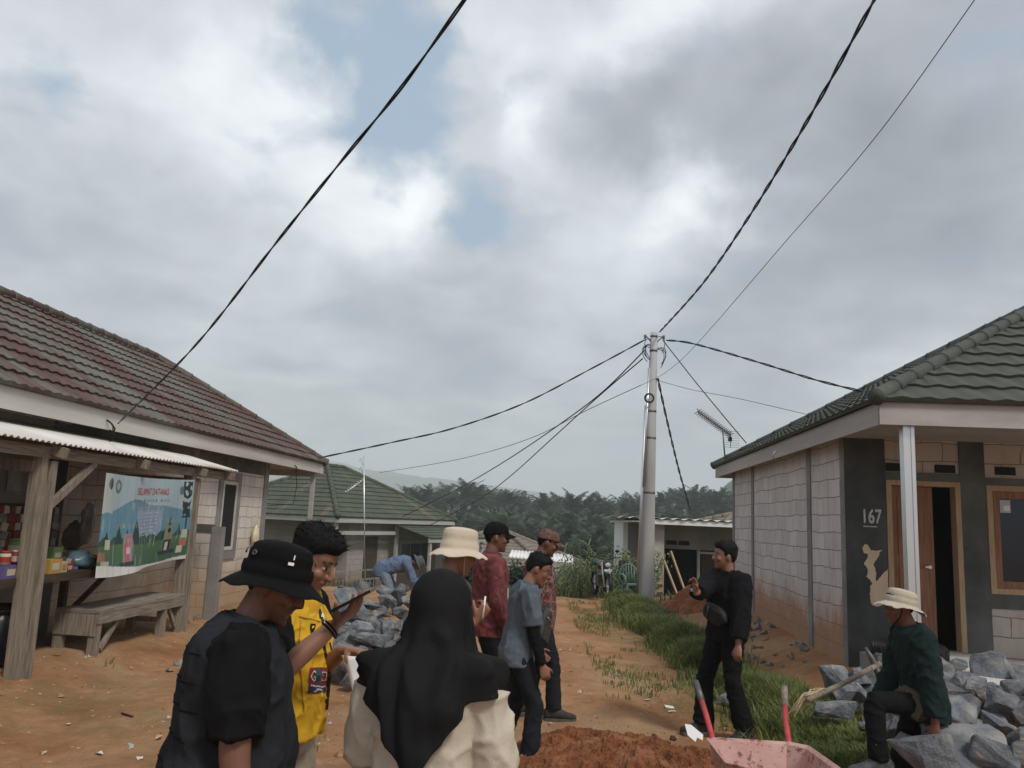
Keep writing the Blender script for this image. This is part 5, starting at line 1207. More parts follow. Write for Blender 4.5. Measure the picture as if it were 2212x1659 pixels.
def hsec(z):
    if z >= HS[0][0]: return HS[0][1:]
    for a, b in zip(HS, HS[1:]):
        if b[0] <= z <= a[0]:
            t = (a[0]-z)/(a[0]-b[0]); return tuple(a[k]+(b[k]-a[k])*t for k in (1, 2, 3))
    return HS[-1][1:]
def head_mb(mb, M, neck=None):
    r3 = lambda z, w_, f, b: [M @ p for p in se((0, 0, z), (1, 0, 0), (0, 1, 0), w_, 0, 24, 2.25, (f, -b))]
    mb.rings([r3(*s_) for s_ in HS][::-1])
    mb.tube([M @ V(p) for p in ((0, .080, .03), (0, .092, .008), (0, .104, -.014), (0, .108, -.026), (0, .092, -.034))], [.008, .010, .0125, .0145, .011], 10)
    R3 = M.to_3x3()
    for s_ in (-1, 1):
        mb.ball(M @ V((s_*.077, -.012, -.004)), (.011, .02, .033), 8, 0, R3 @ Matrix.Rotation(.35*s_, 3, 'Z'))
        mb.ball(M @ V((s_*.010, .098, -.027)), (.009, .011, .008), 6, 0, R3)
        mb.ball(M @ V((s_*.040, .062, -.022)), (.026, .022, .024), 8, 0, R3)
        mb.ball(M @ V((s_*.028, .079, .027)), (.024, .010, .008), 8, 0, R3)
        mb.ball(M @ V((s_*.031, .074, .008)), (.014, .011, .010), 8, 0, R3)
    mb.ball(M @ V((0, .087, -.051)), (.024, .007, .0055), 8, 0, R3); mb.ball(M @ V((0, .085, -.061)), (.020, .0085, .0065), 8, 0, R3); mb.ball(M @ V((0, .074, -.1)), (.024, .016, .015), 8, 0, R3)
def hand_mb(mb, W, d, n, right, curl=.5, sc=1., thumb=.4, curls=None):
    d = d.normalized(); n = (n-d*n.dot(d)).normalized(); s_ = d.cross(n)*(1 if right else -1); k = sc
    mb.tube([W-d*.03*k, W, W+d*.035*k, W+d*.07*k, W+d*.092*k], [(.024*k, .019*k), (.027*k, .019*k), (.039*k, .0175*k), (.042*k, .0155*k), (.038*k, .011*k)], 12, side=s_)
    for i, (o, ln, r_) in enumerate(((.031, .070, .0092), (.0105, .078, .0095), (-.0105, .072, .009), (-.030, .056, .0078))):
        c_ = curls[i] if curls else curl; p = W+d*(.086-.004*abs(i-1.3))*k+s_*o*k; a = .12; P = [p-d*.012*k, p]
        dd = d+s_*(o*1.2); dd.normalize()
        for q, (f, g) in enumerate(((.45, .9), (.31, 1.15), (.24, .75))):
            a += c_*g; p = p+(dd*math.cos(a)+n*math.sin(a))*ln*f*k; P.append(p)
        mb.tube(P, [r_*k, r_*1.02*k, r_*.95*k, r_*.88*k, r_*.62*k], 8)
    p = W+d*.022*k+s_*.022*k; t1 = (s_*.75+d*.75+n*(.25+thumb*.6)).normalized(); t2 = (s_*.25+d*.95+n*(.3+thumb*1.1)).normalized()
    mb.tube([p, p+t1*.032*k, p+t1*.055*k, p+t1*.055*k+t2*.03*k], [.0145*k, .0125*k, .0105*k, .0075*k], 8)
TORSO = [(.84, .150, .105, -.005), (.92, .163, .112, -.01), (1.00, .155, .108, -.002), (1.08, .148, .104, .004), (1.18, .157, .110, .006), (1.28, .168, .114, .002), (1.35, .172, .104, -.008), (1.40, .150, .085, -.014), (1.435, .100, .068, -.016), (1.465, .060, .056, -.012)]
class Fig:
    """a posed figure; local axes: faces +Y, its right hand is +X; joints are laid out first, then skin and clothes are grown on them"""
    def __init__(s, label, loc, yaw, H=1.70, girth=1., lean=0., bend=0., head=(0, 0, 0), pel=(0, 0, 0), feet=None, hands=None, poles=None, tw=0., knee=None, vox=.0065, belly=0., group=None):
        k = H/1.70; s.k = k; s.g = girth; s.belly = belly; s.vox = vox
        s.root = empty('person', (loc[0], loc[1], loc[2] if len(loc) > 2 else terrain(loc[0], loc[1])), R(yaw), label, 'person', group)
        s.W2L = (Matrix.Translation(s.root.location) @ Matrix.Rotation(R(yaw), 4, 'Z')).inverted()
        s.pel = V((pel[0], pel[1], (.93+pel[2])))*k; s.lean, s.bend, s.tw = R(lean), R(bend), R(tw)
        s.A = {}
        for q, sg in (('R', 1), ('L', -1)): s.A['sh'+q] = s.sp((sg*.185*(.6+.4*girth), -.012, 1.375))
        nb = s.sp((0, -.014, 1.45)); hp = s.sp((0, .012, 1.50))
        rot = s.spR(1.45).to_4x4() @ Matrix.Rotation(R(head[0]), 4, 'Z') @ Matrix.Rotation(R(-head[1]), 4, 'X') @ Matrix.Rotation(R(head[2]), 4, 'Y')
        s.HM = Matrix.Translation(hp) @ rot @ Matrix.Translation(V((0, .012, .088))*k) @ Matrix.Scale(k*1.0, 4)
        s.nb = nb
        feet = feet or {}; hands = hands or {}; poles = poles or {}; knee = knee or {}
        for q, sg in (('R', 1), ('L', -1)):
            hip = s.pel+V((sg*.092*(.5+.5*girth), 0, -.03))*k; s.A['hip'+q] = hip
            f = feet.get(q, (sg*.12, .0, 0., 8*-sg)); an = V((f[0], f[1]-.0, f[2]+.085))*k; s.A['toe'+q] = (V((math.sin(R(-f[3])), math.cos(R(f[3])), 0)), f[4] if len(f) > 4 else 0)
            s.A['kn'+q], s.A['an'+q] = ik(hip, an, .425*k, .415*k, V(knee.get(q, (sg*.15, 1, 0))))
            h = hands.get(q, (sg*.27, .06, .80)); h = h if isinstance(h, V) else V(h)*k
            s.A['el'+q], s.A['wr'+q] = ik(s.A['sh'+q], h, .295*k, .255*k, V(poles.get(q, (sg*.5, -1, -.2))))
        s.hd = {}
    def loc(s, w): return s.W2L @ w
    def spR(s, z): return Matrix.Rotation(-(s.lean*sm(.82, 1.0, z)+s.bend*sm(1.0, 1.4, z)), 3, 'X') @ Matrix.Rotation(s.tw*sm(.95, 1.3, z), 3, 'Z')
    def sp(s, p):
        """a point of the upright torso moved by lean and bend about the pelvis"""
        x, y, z = p; n = 12; o = V((0, 0, 0)); z0 = .93
        for i in range(n):
            zi = z0+(z-z0)*(i+.5)/n; o += Matrix.Rotation(-(s.lean*sm(.82, 1.0, zi)+s.bend*sm(1.0, 1.4, zi)), 3, 'X') @ V((0, 0, (z-z0)/n))
        return s.pel+(o+s.spR(z) @ V((x, y, 0)))*s.k
    def torso(s, mb, grow=0., z0=.84, z1=1.47, flare=0., n=28, e=2.4, front=0.):
        rs = []; g = s.g
        zs_ = [z0+(z1-z0)*i/16 for i in range(17)]
        for z in zs_:
            for a, b in zip(TORSO, TORSO[1:]):
                if a[0] <= z <= b[0] or (z < TORSO[0][0] and a is TORSO[0]) or (z > TORSO[-1][0] and b is TORSO[-1]):
                    t = max(0, min(1, (z-a[0])/(b[0]-a[0]))); w_, dp, yo = (a[k]+(b[k]-a[k])*t for k in (1, 2, 3)); break
            gg = 1+(g-1)*(1-sm(1.36, 1.45, z)); fl = flare*(1-sm(z0, z0+.35, z)); bl = s.belly*math.exp(-((z-1.03)/.14)**2)
            w_, dp = w_*gg+grow+fl, dp*gg+grow+fl; X = s.spR(z) @ V((1, 0, 0)); Y = s.spR(z) @ V((0, 1, 0)); c = s.sp((0, yo, z))
            rs.append(se(c, X*s.k, Y*s.k, w_, 0, n, e, (dp+bl+front, dp)))
        mb.rings(rs); return mb
    def arm(s, mb, q, grow=0., t1=1., t0=0., rs=(.062, .047, .043, .037, .026)):
        a, e_, w_ = s.A['sh'+q], s.A['el'+q], s.A['wr'+q]; k = s.k; g = .55+.45*s.g; P = []; RR = []; inn = s.sp((0, -.012, 1.36)); 
        P.append(a.lerp(inn, .25)); RR.append((rs[0]*g+grow)*k)
        for t in [i/12 for i in range(13)]:
            tt = t*2
            if tt > t1*2+1e-6: break
            p = a.lerp(e_, tt) if tt <= 1 else e_.lerp(w_, tt-1); i = min(3, int(t*4)); r_ = rs[i]+(rs[i+1]-rs[i])*(t*4-i)
            P.append(p); RR.append((r_*g+grow)*k)
        mb.tube(P, RR, 14); return mb
    def leg(s, mb, q, grow=0., cuff=0., end=1., rs=(.088, .078, .062, .052, .056, .048, .037)):
        a, e_, w_ = s.A['hip'+q], s.A['kn'+q], s.A['an'+q]; k = s.k; g = .5+.5*s.g; P = [a.lerp(s.pel, .35)+V((0, 0, .03*k))]; RR = [(rs[0]*.84*g)*k]
        n = 14
        for i in range(n+1):
            t = i/n*end; tt = t*2; p = a.lerp(e_, tt) if tt <= 1 else e_.lerp(w_, tt-1); f = t*6; j = min(5, int(f)); r_ = rs[j]+(rs[j+1]-rs[j])*(f-j)
            P.append(p); RR.append((r_*g+grow+cuff*sm(.6, 1, t))*k)
        mb.tube(P, RR, 16); return mb
    def body(s, skin, paint_fn=None, hand=None, name='body'):
        """one continuous skin surface: head, neck, arms, hands, trunk, legs"""
        mb = MB(); head_mb(mb, s.HM); k = s.k
        mb.tube([s.sp((0, -.014, 1.40)), s.sp((0, -.010, 1.46)), s.HM @ V((0, -.022, -.055)), s.HM @ V((0, -.02, .0))], [.062*k, .056*k*(.7+.3*s.g), .054*k*(.7+.3*s.g), .05*k], 16)
        s.torso(mb, -.022)
        for q in 'RL':
            s.arm(mb, q); s.leg(mb, q, -.016)
            mb.tube([s.A['an'+q]+V((0, 0, .02)), s.A['an'+q]-V((0, 0, .04*k)), s.A['an'+q]-V((0, 0, .045*k))+s.A['toe'+q][0]*.1*k], [.034*k, .034*k, .03*k], 10)
            hd = dict(d=(s.A['wr'+q]-s.A['el'+q]), n=V((-1 if q == 'R' else 1, 0, 0)), curl=.45, thumb=.3); hd.update((hand or {}).get(q, {})); s.hd[q] = hd
            hand_mb(mb, s.A['wr'+q]+hd['d'].normalized()*.01*k, hd['d'], hd['n'], q == 'R', hd['curl'], k*1.04, hd['thumb'], hd.get('curls'))
        me = remesh(mb, s.vox, 2, .5)
        me.materials.append(M_skin); HI = s.HM.inverted()
        def col(i, co):
            p = HI @ co; c = V(skin); c = c*(1+.12*noise.noise(co*14)+.06*noise.noise(co*60))
            if abs(p.x) < .1 and -.13 < p.z < .13 and p.y > .03:
                ax = abs(p.x)
                if .010 < ax < .054 and abs(p.z-(.031+.004*math.sin(ax*60))) < .0058: c = c.lerp(V((.012, .009, .008)), .85)
                if ((ax-.031)/.0155)**2+((p.z-.010)/.0075)**2 < 1 and p.y > .06:
                    c = V((.015, .01, .009)) if abs(ax-.031) < .0075 or p.z > .0145 else V((.42, .38, .35))
                if ((p.x)/.024)**2+((p.z+.056)/.009)**2 < 1 and p.y > .078: c = V(skin).lerp(V((.24, .065, .055)), .6)
                if abs(p.z+.0565) < .0015 and ax < .022 and p.y > .07: c = c*.4
                if abs(ax-.008) < .004 and abs(p.z+.0335) < .003: c = c*.35
                if s.stub and p.z < -.036 and p.y > .03: c = c.lerp(V((.03, .022, .02)), s.stub*(1 if ((ax < .03 and p.z > -.05) or p.z < -.07) else .5))
                if p.z > -.035 and .02 < ax < .06 and p.z < -.005: c = c.lerp(V((.34, .13, .09)), .15)
            return c
        paint(me, col); return put(name, me, s.root)
    stub = 0.
    def hair(s, m, thick=.016, front=.078, tuft=0, seed=1, back=-.055, side=.6):
        n, nz = 44, 26; rs = []; rnd = random.Random(seed)
        for j in range(nz+1):
            t = j/nz; z = -.085+.202*t if t < .8 else .0766+.0404*math.sin((t-.8)/.2*math.pi/2); w_, f, b = hsec(z); ring = []
            for p in se((0, 0, z), (1, 0, 0), (0, 1, 0), w_, 0, n, 2.25, (f, -b)):
                y = p.y; ax = abs(p.x)
                zh = front if y > .06 else (front+(.045-front)*(.06-y)/.03 if y > .03 else (.045-.055*(.03-y)/.02 if y > .01 else (-.01+.0*(y) if y > -.0 else (.012 if y > -.035 else .012+(back-.012)*min(1, (-.035-y)/.03)))))
                msk = sm(zh-.007, zh+.016, z)
                d = p-V((0, -.008, .01)); d.normalize(); u = V((d.x, d.y, d.z*1.0))
                tk = thick*(side+(1-side)*sm(.015, .085, z)); off = -.010+(tk*(.85+.3*max(0, z/.1))+.010)*msk+msk*tk*(.30*noise.noise(u*7+V((seed, 0, 0)))+.22*noise.noise(V((u.x*26, u.y*26, u.z*9+seed))))
                ring.append(p+d*off)
            rs.append(ring)
        mb = MB(); mb.rings(rs); top = sum((p for p in rs[-1]), V((0, 0, 0)))/n+V((0, 0, thick*.15))
        if tuft:
            for k in range(tuft):
                j = rnd.randint(8, nz); i = rnd.randrange(n); p = rs[j][i]; w0 = p-V((0, -.008, .01)); zz = p.z
                if zz < (front+.004 if p.y > .05 else .055): continue
                d = (w0.normalized()*.5+V((rnd.gauss(0, .3), rnd.gauss(.25, .5), rnd.gauss(.1, .2)))).normalized(); l = rnd.uniform(.012, .024); q = d.orthogonal().normalized()*.0022
                mb.add([p-d*.006-q, p-d*.006+q, p+d*l*.6+q*.6, p+d*l, p+d*l*.6-q*.6], [(0, 1, 2, 3, 4)])
        return mb.build('hair', m, s.root, xf=s.HM)
    def shirt(s, m, name='shirt', grow=.014, hem=.80, sleeve=.45, flare=.012, sg=.012, amp=.006, fs=9., seed=1, cuffs=True, vox=None, front=0., rs=(.066, .060, .056, .050, .044), st=(1, 1, .55), neck=1.455, cut=None):
        mb = MB(); s.torso(mb, grow, hem, neck, flare, front=front)
        if sleeve:
            for q in 'RL': s.arm(mb, q, sg, sleeve if not isinstance(sleeve, dict) else sleeve[q], rs=rs)
        me = remesh(mb, vox or s.vox*1.25, 4, .5)
        def fn(p, n):
            return amp*folds(p, fs, seed, st)+amp*.45*folds(p, fs*2.1, seed+3, st)+amp*.35*noise.noise(p*fs*3+V((seed, 0, 0)))
        smooth_disp(me, fn); me.materials.append(m)
        s.surf = BVHTree.FromPolygons([v.co.copy() for v in me.vertices], [tuple(p.vertices) for p in me.polygons])
        return put(name, me, s.root)
    def trousers(s, m, grow=.010, cuff=.018, amp=.006, fs=10., seed=2, end=.97, waist=.98, vox=None, name='trousers'):
        mb = MB(); s.torso(mb, -.004, .83, waist+.02, 0.)
        for q in 'RL': s.leg(mb, q, grow, cuff, end)
        me = remesh(mb, vox or s.vox*1.3, 4, .5); kz = [s.A['kn'+q] for q in 'RL']+[s.A['an'+q] for q in 'RL']
        def fn(p, n):
            w_ = .45+max(math.exp(-((p-c).length/.16)**2) for c in kz)*1.1
            return amp*w_*folds(p, fs, seed, (1, 1, 1.4))
        smooth_disp(me, fn); me.materials.append(m); return put(name, me, s.root)
    def shoes(s, m, msole, size=1.):
        for q in 'RL':
            a = s.A['an'+q]; d, pit = s.A['toe'+q]; k = s.k*size; Mx_ = Matrix.Rotation(R(-pit), 3, d.cross(V((0, 0, 1)))); d = Mx_ @ d; up = Mx_ @ V((0, 0, 1)); x = d.cross(up)
            base = a-up*.085*s.k; rs = []; rb = []
            for t, w_, h in ((-.085, .022, .05), (-.075, .034, .085), (-.03, .040, .115), (.02, .042, .105), (.06, .045, .082), (.11, .049, .062), (.155, .046, .050), (.185, .034, .040), (.198, .016, .030)):
                c = base+d*t*k; rs.append([c+x*math.copysign(abs(math.cos(b_))**.8, math.cos(b_))*w_*k+up*(.018+h*.5*(1+math.copysign(abs(math.sin(b_))**.8, math.sin(b_))))*k*1. for b_ in [2*math.pi*i/16 for i in range(16)]])
                rb.append([c+x*w_*k*1.08*sx_+up*z for sx_, z in ((-1, .0), (1, .0), (1.02, .028*k), (-1.02, .028*k))])
            mb = MB(); mb.rings(rs); sh = mb.build('shoe', m, s.root); mb = MB(); mb.rings(rb, 0, False); mb.build('sole', msole, sh)
            mb = MB()
            for i in range(4): c = base+d*(.045+.022*i)*k+up*(.112-.013*i)*k; mb.tube([c-x*.02*k, c+up*.006, c+x*.02*k], .0035*k, 5)
            mb.build('laces', msole, sh)
    def hat(s, m, crown_h=.145, r=.1, brim=.075, droop=.35, wav=.012, seed=1, tilt=0., z0=.035, band=None, flat=.8, name='hat', sy=1.16):
        T = s.HM @ Matrix.Translation(V((0, -.008, 0))) @ Matrix.Rotation(R(tilt), 4, 'X'); n = 56
        def rg(r_, z, wv=0., dr=0.):
            out = []
            for k in range(n):
                a = 2*math.pi*k/n; x, y = math.cos(a), math.sin(a); j = 1+.02*noise.noise(V((x*2.5, y*2.5, z*14+seed)))
                zz = z+wv*noise.noise(V((x*1.6+seed, y*1.6, 3)))+wv*.6*noise.noise(V((x*4+seed, y*4, 1)))+dr*(.35*abs(x)-.2*abs(y)); out.append(T @ V((r_*x*j, r_*y*sy*j, zz)))
            return out
        top = z0+crown_h; rs = []
        for i in range(7): t = i/6; rs.append(rg((r+brim)*(1-t)+(r+.002)*t, z0-.004-brim*droop*(1-t)**1.2, wav*(1-t), .03*(1-t)))
        for i in range(1, 10): t = i/9; rs.append(rg(r*(1-.13*t*t)+.003*math.sin(t*9), z0+crown_h*flat*t))
        for i in range(1, 6): a = i/5*math.pi/2; rs.append(rg(r*.87*math.cos(a)+.004, z0+crown_h*flat+crown_h*(1-flat)*math.sin(a)))
        inner = [[p+(T.to_3x3() @ V((0, 0, -.004))) for p in r_] for r_ in rs[:7]]
        mb = MB(); mb.rings(inner[::-1][-1:]+rs, 0, True, False)
        mb.rings([inner[0]]+inner[1:], 0, True, False)
        o = mb.build(name, m, s.root)
        me = o.data; me.validate()
        if band:
            mb = MB(); mb.rings([rg(r+.0025, z0+.004), rg(r+.0045, z0+.012), rg(r+.0035, z0+.034), rg(r+.001, z0+.040)], 0, True, False); mb.build('hat_band', band, o)
        return o, T
    def cap(s, m, visor_m=None, z0=.042):
        n, nz = 40, 14; rs = []
        for j in range(nz+1):
            t = j/nz; z = z0-.004+(.122-z0)*math.sin(t*math.pi/2); w_, f, b = hsec(min(z, .1165)); g = .013+.004*(1-t)
            rs.append([p+V((p.x, p.y, 0)).normalized()*g+V((0, 0, .014*t-.018*(1-t)*sm(.02, -.08, p.y))) for p in se((0, 0, z), (1, 0, 0), (0, 1, 0), w_, 0, n, 2.2, (f, -b))])
        mb = MB(); mb.rings(rs); mb.ball((0, -.008, .137), (.007, .007, .004), 6); o = mb.build('cap', m, s.root, xf=s.HM)
        mb = MB(); vs = []
        for lay in (0, -.004):
            for j in range(7):
                for i in range(15):
                    u = i/14*2-1; t = j/6; x = .066*u*(1-.12*t); y = .088*math.sqrt(max(0, 1-(u*.86)**2))+.012+t*.072*(1-.35*u*u); vs.append((x, y, z0+.004-.022*t-.022*u*u*(1)+lay))
        N = 105; fs = []
        for j in range(6):
            for i in range(14): a = j*15+i; fs += [(a, a+1, a+16, a+15), (N+a+15, N+a+16, N+a+1, N+a)]
        for i in range(14): fs.append((90+i, 91+i, N+91+i, N+90+i))
        for j in range(6): fs += [(j*15, j*15+15, N+j*15+15, N+j*15), (j*15+29, j*15+14, N+j*15+14, N+j*15+29)]
        mb.add(vs, fs, 0, True); mb.build('visor', visor_m or m, o, xf=s.HM); return o
    def glasses(s, m, dark=False, lens=None):
        mb = MB(); g = None
        for q in (-1, 1):
            mb.tube([V((q*.031+.022*math.cos(a*math.pi/8), .1-.006*abs(math.cos(a*math.pi/8))*0, .008+.017*math.sin(a*math.pi/8))) for a in range(17)], .0022, 5)
            mb.tube([(q*.053, .098, .012), (q*.078, .07, .012), (q*.082, -.01, .010)], .0024, 5)
        mb.tube([(-.010, .101, .010), (.010, .101, .010)], .0022, 5); o = mb.build('glasses', m, s.root, xf=s.HM)
        if lens:
            for q in (-1, 1): MB().add([V((q*.031+.0215*math.cos(a*math.pi/8), .0995, .008+.0165*math.sin(a*math.pi/8))) for a in range(16)], [tuple(range(16))]).build('lens', lens, o, xf=s.HM)
        return o
    def proj(s, p, d, off=.0025, bvh=None):
        h = (bvh or s.surf).ray_cast(V(p), V(d).normalized())
        return (h[0]+h[1]*off if h[1].dot(V(d)) < 0 else h[0]-h[1]*off) if h[0] is not None else None
    def strip(s, pts, d, w_, m, name, par=None, off=.003, n=40, bvh=None):
        """a flat ribbon laid on the garment: pts are local points, thrown along d onto the surface"""
        P = [V(p) for p in pts]; Q = []
        for i in range(len(P)-1):
            for k in range(n//(len(P)-1)): Q.append(P[i].lerp(P[i+1], k/(n//(len(P)-1))))
        Q.append(P[-1]); H = [s.proj(q, d, off, bvh) for q in Q]; H = [h for h in H if h is not None]
        if len(H) < 2: return None
        dv = V(d).normalized(); mb = MB(); rs = []
        for i, h in enumerate(H):
            t = (H[min(i+1, len(H)-1)]-H[max(i-1, 0)]).normalized(); x = t.cross(dv).normalized()*w_/2; rs.append([h-x-dv*-.0, h-x-dv*.003, h+x-dv*.003, h+x])
        mb.rings(rs, 0, False); return mb.build(name, m, par or s.root)
    def patch(s, c, ux, uy, w_, h, d, m, name, par=None, off=.003, n=8, bvh=None):
        c, ux, uy = V(c), V(ux).normalized(), V(uy).normalized(); vs = []
        for j in range(n+1):
            for i in range(n+1):
                q = c+ux*(i/n-.5)*w_+uy*(j/n-.5)*h; p = s.proj(q, d, off, bvh); vs.append(p if p is not None else q)
        return MB().add(vs, [(j*(n+1)+i, j*(n+1)+i+1, (j+1)*(n+1)+i+1, (j+1)*(n+1)+i) for j in range(n) for i in range(n)], 0, True).build(name, m, par or s.root)
    def letters(s, txt, c, ux, uy, h, d, m, name, par, off=.005, sx=1., bvh=None):
        cu = bpy.data.curves.new('t', 'FONT'); cu.body = txt; cu.size = 1; cu.resolution_u = 3; cu.align_x = 'CENTER'
        tmp = bpy.data.objects.new('t', cu); COL.objects.link(tmp); bpy.context.view_layer.update()
        me = bpy.data.meshes.new_from_object(tmp.evaluated_get(bpy.context.evaluated_depsgraph_get())); bpy.data.objects.remove(tmp)
        c, ux, uy = V(c), V(ux).normalized(), V(uy).normalized()
        for v in me.vertices:
            q = c+ux*v.co.x*h*sx+uy*v.co.y*h; p = s.proj(q, d, off, bvh); v.co = p if p is not None else q
        me.materials.clear(); me.materials.append(m); return put(name, me, par)
    def pix(s, x, y, Y): return s.loc(at(x, y, Y-.45))
    def vdir(s, x, y): return s.W2L.to_3x3() @ ray(x, y)
    def collar(s, m, r=.066, h=.045, grow=.0, name='collar', tilt=.25, z=1.44, par=None, open_=0.):
        rs = []; n = 32
        for j, (dr, dz) in enumerate(((.012, -.012), (.010, h*.5), (.004, h), (-.004, h*.98), (-.002, h*.4), (-.004, -.012))):
            ring = []
            for k in range(n):
                a = 2*math.pi*k/n; fr = max(0, math.sin(a)); ring.append(s.sp(((r+dr+grow+.015*fr*open_)*math.cos(a), (r+dr+grow)*math.sin(a)*.95+.02*fr*open_, z+dz-tilt*.14*fr-.0*dz)))
            rs.append(ring)
        return MB().rings(rs, 0, True, False).build(name, m, par or s.root)
M_skin = attr_mat('skin', .44, .4, .3)
def cloth(name, c, c2=None, rough=.9, sc=3., weave=1., rnd=0):
    m, nt, b = nt_new(name); tc = nd(nt, 'TexCoord').outputs['Object']; c2 = c2 or tuple(q*1.25 for q in c)
    col = ramp(nt, tex_noise(nt, tc, sc, 6, .65), [(.3, c), (.7, c2)])
    col = mixc(nt, mul(tex_noise(nt, vscale(nt, tc, (1, 1, .3)), 160, 2, .5), .22), col, tuple(q*.55 for q in c))
    lk(nt, col, b.inputs['Base Color']); b.inputs['Roughness'].default_value = rough; b.inputs['Specular IOR Level'].default_value = .12
    h = mul(mul(tex_noise(nt, tc, 26, 6, .7), 1.), mul(tex_noise(nt, tc, 420, 2, .5), .25), 'ADD'); bump(nt, b, h, .6*weave, .008); return m
M_hair = mat('black_hair', (.004, .004, .0045), (.010, .0095, .0095), .7, 60, .6, 160, spec=.15)
C_blk = cloth('black_cotton', (.006, .006, .0065), (.011, .011, .012)); C_vest = cloth('black_vest_cloth', (.015, .0165, .020), (.028, .031, .037))
C_hat = cloth('black_hat_cloth', (.005, .005, .0055), (.009, .009, .010)); C_yel = cloth('yellow_vest_cloth', (.60, .34, .022), (.70, .42, .04), .8, 2.)
C_khk = cloth('khaki_trouser', (.36, .31, .235), (.45, .39, .30)); C_bge = cloth('beige_dress_cloth', (.50, .44, .36), (.58, .52, .43)); C_hij = cloth('black_veil', (.008, .008, .0085), (.016, .016, .017), .8)
C_tan = cloth('tan_hat_cloth', (.56, .475, .37), (.68, .59, .47)); C_tan2 = cloth('pale_hat_cloth', (.44, .385, .30), (.56, .50, .40)); C_gry = cloth('grey_green_shirt', (.065, .063, .055), (.095, .092, .08))
C_blue = cloth('slate_blue_shirt', (.082, .102, .126), (.122, .147, .175)); C_navy = cloth('dark_trouser', (.012, .014, .018), (.022, .024, .03)); C_blk2 = cloth('black_work_shirt', (.006, .0065, .008), (.011, .012, .014))
C_green = cloth('dark_green_shirt', (.010, .020, .020), (.017, .032, .031)); C_den = cloth('denim', (.085, .125, .20), (.15, .20, .29), .9, 5); C_den2 = cloth('pale_denim', (.13, .17, .22), (.22, .27, .33), .9, 5); C_bag = cloth('olive_bag', (.055, .048, .036), (.10, .085, .062))
M_shoe = mat('dark_shoe', (.02, .018, .016), (.05, .045, .038), .7, 20, .3); M_sole = mat('shoe_sole', (.06, .055, .05), (.13, .12, .10), .8, 20, .2); M_shoeg = mat('grey_shoe', (.04, .045, .05), (.09, .095, .10), .7, 20, .3)
def batik(name, c0, c1, c2, sc):
    m, nt, b = nt_new(name); tc = nd(nt, 'TexCoord').outputs['Object']; w_ = nd(nt, 'TexNoise', i_Scale=sc*.5, i_Detail=3.); lk(nt, tc, w_.inputs['Vector'])
    ad = nd(nt, 'VectorMath', operation='MULTIPLY_ADD'); lk(nt, w_.outputs['Color'], ad.inputs[0]); ad.inputs[1].default_value = (.12,)*3; lk(nt, tc, ad.inputs[2])
    vo = nd(nt, 'TexVoronoi', i_Scale=sc); lk(nt, ad.outputs[0], vo.inputs['Vector']); v2 = nd(nt, 'TexVoronoi', feature='DISTANCE_TO_EDGE', i_Scale=sc*.8); lk(nt, ad.outputs[0], v2.inputs['Vector'])
    wv = mul(mul(mul(vo.outputs['Distance'], 42.), 1., 'MULTIPLY'), 1., 'SINE'); 
    c = ramp(nt, vo.outputs['Color'], [(.3, c0), (.55, c1)])
    c = mixc(nt, ramp(nt, wv, [(.45, 0.), (.75, .75)]), c, c2); c = mixc(nt, ramp(nt, v2.outputs['Distance'], [(.03, .85), (.07, 0.)]), c, c2)
    lk(nt, c, b.inputs['Base Color']); b.inputs['Roughness'].default_value = .8; b.inputs['Specular IOR Level'].default_value = .2; bump(nt, b, tex_noise(nt, tc, 40, 5, .7), .3, .005); return m
def batik_red():
    m, nt, b = nt_new('red_batik_cloth'); tc = nd(nt, 'TexCoord').outputs['Object']; c = ramp(nt, tex_noise(nt, tc, 11, 7, .75, 1.2), [(.36, (.045, .012, .013)), (.5, (.13, .022, .024)), (.64, (.21, .055, .05))])
    c = mixc(nt, ramp(nt, tex_noise(nt, tc, 38, 5, .7, 1.), [(.56, 0.), (.66, .6)]), c, (.24, .12, .11)); lk(nt, c, b.inputs['Base Color']); b.inputs['Roughness'].default_value = .8; bump(nt, b, tex_noise(nt, tc, 40, 5, .7), .3, .005); return m
C_bat1 = batik_red(); C_bat2 = batik('maroon_batik_cloth', (.012, .008, .009), (.11, .016, .019), (.27, .16, .14), 16.)
C_camo = batik('camouflage_cloth', (.03, .025, .018), (.10, .04, .03), (.16, .12, .09), 26.)
SK1, SK2, SK3 = (.25, .122, .078), (.17, .078, .05), (.30, .155, .10)
# ---- man in the black boonie hat, front left
f = Fig('man in a black eyelet boonie hat and padded black vest at the lower left', (-.895, 2.82, 0), -76, 1.67, 1.24, 3, 9, (-12, 10, 0), belly=.06,
        hands={'R': (.30, .10, .80), 'L': (-.28, .10, .80)}, poles={'R': (.5, -1, -.2)}, vox=.006)
f.stub = .35; f.body(SK2, hand={'R': dict(curl=.5, n=V((-1, .2, 0)))})
f.shirt(C_blk, 'tshirt', .010, .86, .43, .0, .014, .012, 8, 3, rs=(.068, .064, .060, .05, .04))
vest = f.shirt(C_vest, 'vest', .034, .84, 0, .02, 0, .012, 7, 5, neck=1.452); vb = f.surf
for i in range(6):                                                      # quilting seams on the back and side
    z = .92+.085*i; f.strip([(x, -.6, z) for x in (-.2, -.1, 0, .1, .2)], (0, 1, 0), .005, C_hat, 'quilt_seam', vest, .0)
f.collar(C_vest, .082, .05, .0, 'collar', .3, 1.425, vest, 1.)
f.trousers(C_navy); f.shoes(M_shoe, M_sole); f.hair(M_hair, .009, .06)
ho, T = f.hat(C_hat, .122, .103, .056, .70, .014, 4, 12, .028, C_hat, .72)
M_eye = simple('eyelet_grey', (.11, .115, .115), .4, metal=.7)
